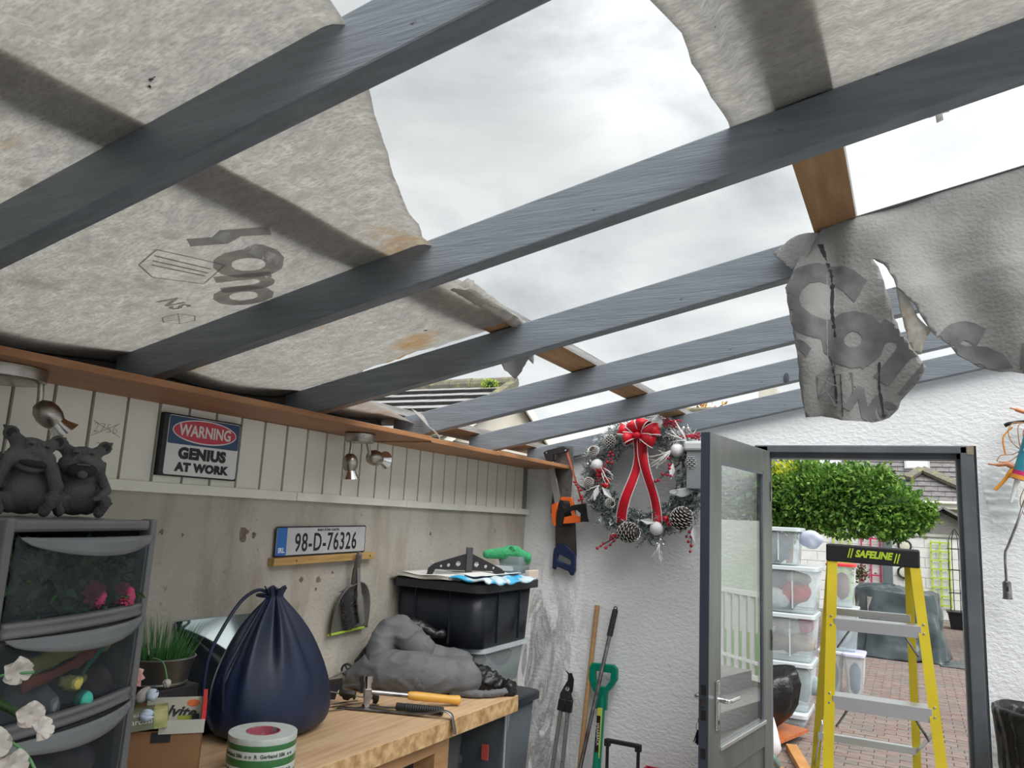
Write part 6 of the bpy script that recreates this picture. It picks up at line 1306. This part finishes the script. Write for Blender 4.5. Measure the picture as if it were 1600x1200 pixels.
# house behind
tilem = mat('roof_tile', (.20, .19, .19), .6, col2=(.13, .125, .125), ns=8, spots=[(6, .62, .7, (.30, .30, .27))]); ridgem = mat('mossy_ridge', (.15, .14, .115), .8, col2=(.26, .25, .10), ns=9, nlo=.5, nhi=.7)
s = T('house', 'rendered bungalow with a dark tiled roof and roof windows beyond the yard', 'house', (0, 25, G))
P('walls', box(NB(), -9, 9, 24.3, 30, G, 2.55), mat('cream_render', (.60, .57, .50), .9, col2=(.52, .49, .42), ns=3), s)
P('fascia', box(NB(), .02, 9.3, 23.95, 24.0, 2.40, 2.56), white_board, s); P('gutter', box(NB(), .02, 9.3, 23.85, 23.97, 2.53, 2.60), white_board, s, bev=.02)
P('fascia', box(NB(), -9.3, .02, 23.98, 24.02, 2.40, 2.56), white_board, s)
rz0, ry0, rpit = 2.60, 23.95, math.radians(36)
RM = Matrix.Translation((0, ry0, rz0)) @ Matrix.Rotation(rpit, 4, 'X')
P('roof_deck', box(NB(), -9.2, 9.2, 0, 5.6, -.12, -.04, M=RM), dark_gap, s)
tm = bpy.data.meshes.new('roof_tile'); b_ = NB()
vs = [b_.verts.new(p) for p in ((.004, 0, 0), (.326, 0, 0), (.326, .30, -.035), (.004, .30, -.035), (.004, 0, -.03), (.326, 0, -.03))]
for f in ((0, 1, 2, 3), (4, 5, 1, 0)): b_.faces.new([vs[i] for i in f])
b_.to_mesh(tm); b_.free(); tm.materials.append(tilem)
W_i = WM[s].inverted(); far = NB(); cnt = 0
for r_ in range(22):
    for c_ in range(-27, 27):
        x = c_*.33+(r_ % 2)*.165; y = r_*.255
        vis = -2.4 < x < 1.5 and r_ < 12
        if vis and cnt < 200:
            o = bpy.data.objects.new('roof_tile', tm); COL.objects.link(o); o.parent = s
            o.matrix_local = W_i @ RM @ Matrix.Translation((x, y, R.uniform(0, .006))) @ Matrix.Rotation(R.uniform(-.01, .01), 4, 'X'); cnt += 1
        else:
            q = [far.verts.new(RM @ V((x+a, y+b, c))) for a, b, c in ((.004, 0, 0), (.326, 0, 0), (.326, .30, -.035), (.004, .30, -.035), (.004, 0, -.03), (.326, 0, -.03))]
            far.faces.new(q[:4]); far.faces.new((q[4], q[5], q[1], q[0]))
P('distant_tiles', far, tilem, s, kind='stuff')
glassw = mat('roof_window_glass', (.55, .60, .63), .08, spec=.8)
for x in (-2.52, -.15):
    yb0 = 1.58; f = P('roof_window', box(NB(), x, x+.66, yb0, yb0+1.0, -.02, .06, M=RM), mat('window_frame_grey', (.33, .33, .33), .5) if 'window_frame_grey' not in MS else MS['window_frame_grey'], s)
    P('pane', box(NB(), x+.06, x+.60, yb0+.06, yb0+.94, .055, .065, M=RM), glassw, f)
# mossy verge of the porch roof lying over the main tiles
for a, b in (((-.08, 24.70, 3.27), (.29, 25.11, 3.56)), ((.29, 25.11, 3.56), (1.75, 24.0, 2.76))): P('gable_verge', beam(NB(), a, b, .22, .10, (0, -.588, .809)), ridgem, s)
P('chimney_render', box(NB(), -3.05, -2.62, 23.2, 23.8, G, 3.75), MS['cream_render'], s)
P('ridge', tube(NB(), [(-9.2, 28.5, 5.88), (9.2, 28.5, 5.88)], .12, 8), ridgem, s)
P('back_slope', beam(NB(), (-9.2, 30.4, 4.6), (9.2, 30.4, 4.6), 4.4, .05, (0, .6, .8)), tilem, s)
P('chimney_stack', box(NB(), -4.75, -4.12, 28.2, 28.9, 5.3, 6.62), MS['cream_render'], s)
# bush
leafm = [mat('bush_leaf', (.10, .23, .035), .45, col2=(.045, .13, .02), ns=3, transl=.3), mat('bush_leaf_light', (.22, .38, .07), .45, transl=.35), mat('bush_leaf_yellow', (.60, .62, .04), .45, transl=.3)]
def bush(name, label, blobs, n_, ls, cat='bush', mats=leafm, pl=(.62, .96), par_loc=(0, 0, 0), yel=None):
    s = T(name, label, cat, par_loc); bm = NB(); tot = sum(b[3]*b[5] for b in blobs)
    for cx_, cy_, cz_, rx_, ry_, rz_ in blobs:
        for i in range(int(n_*rx_*rz_/tot)):
            d = rv(); 
            while d.length > 1 or d.length < .05: d = rv()
            d.normalize(); k = R.uniform(.70, 1.06)*(1+.34*noise.noise(V((d.x*4+cx_*2, d.y*4, d.z*4+cz_))))*(1.15 if R.random() < .06 else 1)
            p = V((cx_+rx_*d.x*k, cy_+ry_*d.y*k, cz_+rz_*d.z*k)); q = R.random()
            mi = 0 if q < pl[0] else 1
            if yel and (V(yel[0])-p).length < yel[1]*(.6+.6*R.random()): mi = 2
            leaf_mesh(bm, p, (d+rv()*.9+V((0, 0, .2))), rv(), ls*R.uniform(.7, 1.3), ls*.5, mi, .2)
    if name.startswith('climb'):
        for i in range(170):
            b_ = R.choice(blobs); d = V((R.uniform(-1, 1), R.uniform(-1, -.1), R.uniform(-.7, 1))).normalized(); p = V((b_[0]+b_[3]*d.x*.95, b_[1]+b_[4]*d.y*.95, b_[2]+b_[5]*d.z*.95)); g_ = (d+V((.3*R.uniform(-1, 1), 0, .25))).normalized(); L = R.uniform(.10, .26)
            for j in range(8):
                leaf_mesh(bm, p+g_*L*j/8, g_*.5+rv()*.9, rv(), ls*R.uniform(.6, 1.0), ls*.42, 1 if R.random() < .7 else 0, .2)
    P('leaves', bm, mats, s, kind='stuff')
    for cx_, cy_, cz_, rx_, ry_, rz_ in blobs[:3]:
        bm = NB(); ball(bm, (cx_, cy_, cz_), 1, 3, (rx_*.72, ry_*.72, rz_*.72), nz=.1, fr=3); P('shade_core', bm, mat('inner_shade', (.015, .04, .008), .9) if 'inner_shade' not in MS else MS['inner_shade'], s)  # solid dark core in place of shade deep among the leaves
    if name.startswith('climb'): P('trunk', tube(NB(), [(-2.0, 14.6, G), (-1.9, 14.6, 2.0)], .06, 8), raw_wood, s)
    elif cat != 'moss': P('trunk', tube(NB(), [(blobs[0][0], blobs[0][1], G), (blobs[0][0]+.05, blobs[0][1], blobs[0][2])], .06, 8), raw_wood, s)
    return s
bush('climbing_shrub', 'big bushy green shrub spreading above the stacked bins', [(-1.0, 14.6, 2.15, .75, .55, .52), (-1.75, 14.6, 2.2, .8, .6, .62), (-.35, 14.6, 2.05, .55, .5, .45), (-2.6, 14.6, 2.1, .8, .6, .65), (-.72, 14.5, 2.45, .5, .4, .30), (-.02, 14.5, 1.88, .30, .3, .20), (-1.4, 14.4, 2.4, .5, .4, .36), (.14, 14.5, 1.98, .18, .2, .14), (-.3, 14.4, 1.72, .3, .25, .15), (-1.0, 14.4, 1.70, .4, .25, .15)], 15000, .105, yel=((-2.05, 14.3, 2.78), .30), par_loc=(-1.2, 14.6, G))
bush('yard_tree', 'green tree standing far right in the yard seen in the door glass', [(3.4, 14.5, 2.6, 1.6, 1.2, 1.1), (5.2, 14.8, 2.8, 1.6, 1.2, 1.3), (2.2, 15.2, 2.4, 1.0, .8, .9)], 5000, .16, par_loc=(3.4, 14.5, G))
# white boundary wall, lawn, railing and steps on the right of the yard (mirrored in the door glass)
s = T('side_wall', 'white rendered boundary wall on the right side of the yard', 'wall', (4, 13, G)); P('wall', box(NB(), 1.9, 9, 13.2, 13.4, G, 1.75), wblk, s)
s = T('lawn', 'patch of green lawn behind the white railing', 'lawn', (4, 11, G)); P('turf', box(NB(), 1.6, 9, 9.35, 13.2, G-.005, G+.02), mat('turf', (.10, .27, .03), .9, col2=(.16, .36, .05), ns=30, bump=.6, bs=90), s)
wp = mat('white_gloss_paint', (.78, .79, .78), .4)
s = T('white_railing', 'white painted balustrade beside the lawn seen in the door glass', 'railing', (1.2, 8.7, G))
ra, rb = V((.95, 8.50, 0)), V((4.2, 10.2, 0)); rd = (rb-ra).normalized()
for z, h_, w_ in ((.88, .05, .08), (-.02, .05, .05), (.14, .03, .04)): P('rail', beam(NB(), ra+V((0, 0, z)), rb+V((0, 0, z)), w_, h_), wp, s)
P('post', beam(NB(), ra+V((0, 0, G)), ra+V((0, 0, 1.0)), .09, .09, (0, 1, 0)), wp, s)
for i in range(1, 26): p = ra+rd*i*.145; P('baluster', beam(NB(), p+V((0, 0, -.02)), p+V((0, 0, .88)), .055, .03, (0, 1, 0)), wp, s)
s = T('stone_steps', 'grey concrete steps at the right of the doorway outside', 'steps', (1.4, 7.2, G))
for i in range(2): P('step', box(NB(), .95+.35*i, 2.4, 6.4, 8.2, G+.16*i, G+.16*(i+1)), concrete, s, bev=.006)
# stack of clear boxes outside
yc = clear('outdoor_clear', (.80, .84, .86), .15, .2, (.92, .95, .96)); frost_rim = mat('frosted_rim', (.50, .54, .56), .3)
def ybox(x0, x1, y0, y1, z0, z1, label, items, lidm=frost_rim, ribs=True):
    s = T('storage_box', label, 'storage box', ((x0+x1)/2, (y0+y1)/2, z0))
    o = P('body', tub(NB(), x0, x1, y0, y1, z0+.003, z1-.04, .03, .05), yc, s, smooth=True); solid(o, .004)
    P('lid', lid(NB(), x0-.015, x1+.015, y0-.015, y1+.015, z1-.04, z1-.004, .05), lidm, s, smooth=True)
    if ribs:
        for xx in (x0+(x1-x0)*.45, x0+(x1-x0)*.72): P('rib', box(NB(), xx, xx+.012, y0+.012, y0+.022, z0+.04, z1-.05), frost_rim, s)
    for i, (nm, lb, c, r_, col, sc_) in enumerate(items):
        k = 'it_'+nm+'%d%d%d' % tuple(int(99*q) for q in col); m = MS.get(k) or mat(k, col, .6, col2=tuple(q*.7 for q in col), ns=12)
        r_ *= 1.2; bm = ball(NB(), (c[0], c[1]-.02, c[2]), r_, 3, sc_, nz=r_*.45, fr=13); tagp(P(nm, bm, m, smooth='all'), lb, 'clutter')
bx0, bx1, by0, by1 = -1.58, -.80, 7.75, 8.30
ybox(bx0-.05, bx1-.15, by0, by1-.1, 1.29, 1.64, 'clear box topmost of the outdoor stack beside the door', [('round_bowl', 'grey round bowl inside the topmost outdoor box', (-1.25, 8.0, 1.44), .15, (.22, .26, .29), (1.1, .8, .9))])
ybox(bx0, bx1, by0, by1, .86, 1.285, 'second clear box from the top of the outdoor stack with red and white bags', [('grey_drum', 'grey drum inside the second outdoor box', (-1.20, 8.1, 1.06), .18, (.20, .23, .27), (1.3, .8, .9)), ('red_bag', 'red and white carrier bag in the second outdoor box', (-1.02, 7.95, 1.03), .10, (.55, .06, .05), (1.2, .8, .8)), ('white_bag', 'crumpled white bag lying left of the red one in the second outdoor box', (-1.22, 7.90, .97), .11, (.6, .58, .56), (1.2, .7, .8)), ('cream_bag', 'cream bag at the upper right of the second outdoor box', (-.98, 7.96, 1.17), .08, (.55, .54, .42), (1.2, .7, .6))])
ybox(bx0-.02, bx1-.03, by0, by1, .43, .855, 'third clear box from the top of the outdoor stack, holding a wooden wine sign', [('brown_carton', 'brown carton at the bottom of the third outdoor box', (-1.10, 8.0, .58), .13, (.36, .27, .20), (1.8, .8, .6)), ('white_sack', 'white printed sack in the middle of the third outdoor box', (-1.10, 7.95, .72), .10, (.58, .58, .56), (1.2, .6, .8)), ('red_packet', 'magenta packet at the upper right of the third outdoor box', (-.92, 7.95, .74), .06, (.5, .04, .14), (1, .6, 1)), ('dark_goods', 'dark goods at the top left of the third outdoor box', (-1.3, 8.05, .76), .09, (.12, .10, .09), (1.6, .8, .4))])
ybox(bx0-.05, bx1-.06, by0, by1, .0, .425, 'fourth clear box from the top of the outdoor stack with blue and green things', [('blue_packet', 'bright blue packet in the fourth outdoor box', (-1.18, 7.95, .26), .07, (.04, .25, .55), (1.5, .7, .5)), ('grey_goods', 'blue grey goods in the fourth outdoor box', (-1.05, 8.05, .20), .14, (.28, .36, .38), (1.4, .8, .9))])
ybox(bx0-.1, bx1-.10, by0-.06, by1, G, -.005+.0, 'low clear box at the very bottom of the outdoor stack printed He', [('green_goods', 'green leaves in the lowest outdoor box', (-1.10, 7.95, -.07), .06, (.12, .22, .08), (2, .8, .6))], ribs=False)
s = T('wooden_sign', 'small wooden sign reading WINE leaning inside the third outdoor box', 'sign', (-1.3, 7.85, .5))
WSM = Matrix.Translation((-1.27, 7.80, .66)) @ Matrix.Rotation(.45, 4, 'Y')
P('board', box(NB(), -.075, .075, 0, .012, -.13, .13, M=WSM), mat('sign_wood', (.40, .30, .22), .7, col2=(.3, .21, .15), ns=8), s)
for i, tx in enumerate(('HOME', 'MADE', 'WINE')): P('lettering', text(tx, .05, WSM @ MXZ(-.002, 0, .07-.07*i), depth=.0005, bold=.001), white_print, s)
bm = text('He', .07, MXZ(by0-.035, -1.0, -.075), depth=.001); tagp(P('painted_letters', bm, wp), 'white letters He on the lowest outdoor box', 'lettering')
s = T('loose_bag', 'crumpled pale blue bag draped over the end of the topmost outdoor box', 'bag', (-.85, 8.0, 1.45))
bm = ball(NB(), (-.865, 7.93, 1.545), .10, 3, (1.1, .8, .9), nz=.04, fr=12); P('bag', bm, mat('pale_blue_bag', (.55, .60, .72), .35, alpha=.9, transl=.2), s, smooth='all')
# smaller bins behind
def sbox(x0, x1, y0, y1, z0, z1, label, lm, col=(.3, .35, .4)):
    s = T('storage_box', label, 'storage box', ((x0+x1)/2, (y0+y1)/2, z0)); o = P('body', tub(NB(), x0, x1, y0, y1, z0+.003, z1-.03, .03, .04), yc, s, smooth=True); solid(o, .004); P('lid', lid(NB(), x0-.012, x1+.012, y0-.012, y1+.012, z1-.03, z1-.003, .04), lm, s, smooth=True)
    m = MS.get('fill%d' % int(col[0]*99)) or mat('fill%d' % int(col[0]*99), col, .6); bm = ball(NB(), ((x0+x1)/2, (y0+y1)/2, (z0+z1)/2-.02), .9*(z1-z0)/2*.8, 3, ((x1-x0)/(z1-z0)*.8, .7, .9), nz=.02, fr=9); tagp(P('box_contents', bm, m, smooth='all'), 'things inside '+label[:60].replace('with', 'having'), 'clutter')
sbox(-.86, -.58, 9.35, 9.75, .82, 1.28, 'tall clear box with a red lid behind the ladder', mat('red_lid', (.65, .03, .04), .4), (.33, .2, .18))
sbox(-.86, -.56, 9.35, 9.75, .36, .815, 'clear box with a pale lid below the red-lidded one', frost_rim, (.42, .45, .48))
sbox(-.70, -.50, 9.25, 9.65, G, .355, 'clear box with a lilac lid standing on the paving, right of the ladder rail', mat('lilac_lid', (.50, .50, .68), .4), (.10, .14, .22))
sbox(-.96, -.72, 9.35, 9.75, G, .352, 'clear box on the paving directly behind the ladder left rail', frost_rim, (.44, .46, .5))
# black sack, board, lumber
s = T('bin_sack', 'shiny black refuse sack slumped against the outdoor boxes', 'sack', (-1.25, 7.35, G))
bm = NB(); n = 60; rings = []
for z, r_ in ((G+.10, .05), (G+.11, .17), (G+.20, .23), (.15, .25), (.28, .24), (.36, .20), (.40, .17), (.36, .13), (.25, .10)):
    rings.append([bm.verts.new((-1.28+(z-G)*.30+r_*math.cos(a)*(1+.12*math.sin(a*9+z*7)+.1*noise.noise(V((math.cos(a)*3, math.sin(a)*3, z*6)))), 7.30+r_*math.sin(a), z+.05*math.sin(a+1)*(z > .2))) for a in [2*PI*j/n for j in range(n)]])
for a, b in zip(rings, rings[1:]):
    for j in range(n): bm.faces.new((a[j], a[(j+1) % n], b[(j+1) % n], b[j]))
bm.faces.new(rings[0]); P('sack', bm, binb, s, smooth='all')
varn = mat('orange_varnish', (.48, .15, .045), .3, col2=(.38, .10, .03), ns=4, sc=(1, 6, 1))
s = T('timber_board', 'orange varnished board lying on the paving under the black sack', 'board', (-1.2, 7.3, G+.05))
bm = NB(); vs = [bm.verts.new((x, y, z)) for z in (G+.060, G+.085) for x, y in ((-1.62, 6.95), (-1.05, 6.72), (-.85, 7.45), (-1.42, 7.68))]
for f in ((0, 1, 2, 3), (7, 6, 5, 4), (0, 4, 5, 1), (1, 5, 6, 2), (2, 6, 7, 3), (3, 7, 4, 0)): bm.faces.new([vs[i] for i in f])
P('board', bm, varn, s)
for nm, a, b, w_, h_, lb in (('timber_offcut', (-.93, 6.98, G+.03), (-.66, 6.05, G+.03), .085, .05, 'orange timber offcut lying on the paving left of the ladder'), ('timber_offcut', (-1.18, 6.75, G+.03), (-.86, 6.0, G+.03), .09, .05, 'darker timber offcut beside the orange one'), ('timber_offcut', (-1.12, 6.6, G+.08), (-.80, 5.9, G+.10), .03, .03, 'thin pale timber strip on the pile of offcuts')):
    s = T(nm, lb, 'timber', a); P('timber', beam(NB(), a, b, w_, h_), mat('offcut_orange', (.52, .27, .09), .6, col2=(.42, .2, .06), ns=5) if lb.startswith('orange') else raw_wood, s, bev=.003)
s = T('white_sack', 'white rubble sack behind the door beside the timber offcuts', 'sack', (-1.10, 6.35, G))
bm = ball(NB(), (-1.10, 6.40, G+.20), .19, 3, (.9, .8, 1.05), nz=.05, fr=7); P('sack', bm, mat('woven_white', (.72, .73, .75), .6, bump=.4, bs=15), s, smooth='all')
s = T('garden_hose_end', 'grey and green crumpled hose piece on the offcuts', 'hose', (-1.0, 6.15, G)); P('hose', tube(NB(), spline([(-1.08, 6.2, .03), (-1.0, 6.1, .05), (-.93, 6.05, .02), (-.90, 6.08, -.04), (-.94, 6.12, -.10)], 5), .022, 8), mat('hose_green', (.05, .16, .1), .4, col2=(.3, .33, .33), ns=8), s, smooth='all')
# tarpaulin over garden furniture
tarp = mat('grey_tarp', (.07, .09, .10), .28, col2=(.04, .055, .062), ns=4, bump=1.0, bs=7)
s = T('tarpaulin', 'blue grey tarpaulin draped over garden furniture on the paving', 'tarpaulin', (-.25, 13.3, G))
def tarpf(u, v):
    a = 2*PI*u; cx_, cy_ = -.25, 13.55
    sx_, sy_ = .60, .62
    def sq(t): return math.copysign(abs(t)**.55, t)
    ca, sa = sq(math.cos(a)), sq(math.sin(a))
    if v < .30: k = v/.30; z = .86-.05*k*k-.03*(ca*k); r_ = k*.93
    else: k = (v-.30)/.70; z = .81-(.81-G-.012)*k**1.05; r_ = .93+.14*k+.16*max(0, k-.8)*5*.4
    fold = (.09*math.sin(a*7+1)+.06*math.sin(a*11+v*5))*max(0, v-.25)+.06*noise.noise(V((ca*3, sa*3, v*5)))
    z -= .06*ca*(1 if v < .3 else 1-k)*(.5 if ca > 0 else .0)
    return (cx_+ca*sx_*(r_+fold), cy_+sa*sy_*(r_+fold), max(G+.004, z+.035*noise.noise(V((ca*3, sa*3, v*9)))))
bm = grid(NB(), tarpf, 120, 50); bmesh.ops.remove_doubles(bm, verts=bm.verts[:], dist=1e-4); solid(P('cover', bm, tarp, s, smooth='all'), .003)
bm = grid(NB(), lambda u, v: (.28+.35*u, 12.75+.75*v, G+.008+.02*abs(noise.noise(V((u*4, v*5, 1))))), 14, 14); solid(P('spread_corner', bm, tarp, s, smooth='all'), .003)
s = T('garden_table', 'timber garden table hidden under the tarpaulin, one leg showing', 'table', (-.25, 13.5, G))
for x, y in ((-.60, 12.98), (.12, 13.1), (-.6, 13.95), (.12, 13.95)): P('leg', box(NB(), x-.035, x+.035, y, y+.06, G, .70), weather_wood, s)
P('table_top', box(NB(), -.68, .18, 13.1, 14.05, .70, .735), weather_wood, s)
s = T('dead_plant', 'dried brown plant sticking up behind the tarpaulin', 'plant', (-.72, 14.3, G)); bm = NB()
for i in range(260):
    leaf_mesh(bm, V((-.80+R.gauss(0, .07), 14.25+R.gauss(0, .05), .98+R.gauss(0, .06))), rv(), rv(), .05, .03, 0)
P('leaves', bm, mat('dead_leaf', (.12, .10, .04), .8, col2=(.07, .06, .03), ns=20), s, kind='stuff'); P('stem', tube(NB(), [(-.80, 14.25, G), (-.80, 14.25, 1.0)], .012, 6), raw_wood, s)
# ---------------------------------------------------------------- neighbour's roof seen between the rafters on the left
s = T('neighbour_house', 'neighbouring house with a mossy ridged tile roof seen through the rafters', 'house', (-5, 9, G))

P('gable_wall', box(NB(), -9, -5.38, 8.35, 11.9, G, 2.56), MS['cream_render'], s)
bm = NB(); vs = [bm.verts.new(p) for p in ((-5.38, 8.4, 2.55), (-5.38, 12.0, 2.55), (-5.38, 10.2, 3.55))]; bm.faces.new(vs); P('gable_peak', bm, MS['cream_render'], s)
P('verge', beam(NB(), (-5.30, 8.1, 2.52), (-5.30, 10.2, 3.60), .14, .10), ridgem, s); P('bargeboard', beam(NB(), (-5.26, 8.1, 2.42), (-5.26, 10.2, 3.50), .03, .14), white_board, s)
P('bargeboard', beam(NB(), (-5.26, 12.3, 2.42), (-5.26, 10.2, 3.50), .03, .14), white_board, s)
R2 = Matrix.Translation((-5.30, 8.1, 2.50)) @ Matrix.Rotation(math.atan2(1.08, 2.1), 4, 'X')
P('roof_deck', box(NB(), -5, 0, 0, 2.36, -.08, -.05, M=R2), dark_gap, s)
P('soffit', box(NB(), -10.3, -5.3, 8.08, 8.4, 2.40, 2.44), white_board, s)
P('roof_deck', beam(NB(), (-7.8, 11.3, 2.98), (-5.3, 11.3, 2.98), 2.4, .05, (0, .457, .889)), tilem, s)
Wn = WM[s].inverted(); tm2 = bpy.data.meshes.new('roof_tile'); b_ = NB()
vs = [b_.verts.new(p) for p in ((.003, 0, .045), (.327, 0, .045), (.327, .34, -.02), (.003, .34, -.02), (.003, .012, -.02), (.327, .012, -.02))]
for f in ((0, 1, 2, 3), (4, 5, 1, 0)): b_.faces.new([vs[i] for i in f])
b_.faces.ensure_lookup_table(); b_.faces[1].material_index = 1; b_.to_mesh(tm2); b_.free(); tm2.materials.append(mat('pale_roof_tile', (.36, .36, .36), .6, col2=(.28, .28, .28), ns=6, spots=[(8, .62, .7, (.20, .2, .14))])); tm2.materials.append(mat('tile_edge_shade', (.05, .05, .045), .9))  # lower tile edges coloured near-black, the shadow between courses put into the material
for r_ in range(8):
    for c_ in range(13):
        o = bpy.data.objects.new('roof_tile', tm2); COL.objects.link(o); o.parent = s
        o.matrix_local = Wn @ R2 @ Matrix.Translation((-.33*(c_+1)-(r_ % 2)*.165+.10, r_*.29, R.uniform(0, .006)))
for i in range(12): P('ridge_tile', tube(NB(), [(-5.26-.38*i, 10.2, 3.60+R.uniform(0, .01)), (-5.26-.38*i-.372, 10.2, 3.60)], .095, 10), ridgem, s)
mm = bush('moss_tuft', 'bright green moss tuft near the gable end of the neighbouring ridge', [(-5.62, 10.02, 3.56, .14, .08, .07)], 260, .035, cat='moss', par_loc=(-5.6, 10, 3.5), mats=[mat('moss', (.30, .42, .04), .8)]*3)
bush('autumn_tree', 'small yellow and red autumn tree glimpsed above the last rafter', [(-7.1, 29.8, 5.3, .9, .6, .9)], 500, .22, cat='tree', par_loc=(-7.1, 29.8, G), mats=[mat('leaf_amber', (.55, .38, .05), .6), mat('leaf_red', (.5, .15, .06), .6), leafm[2]])
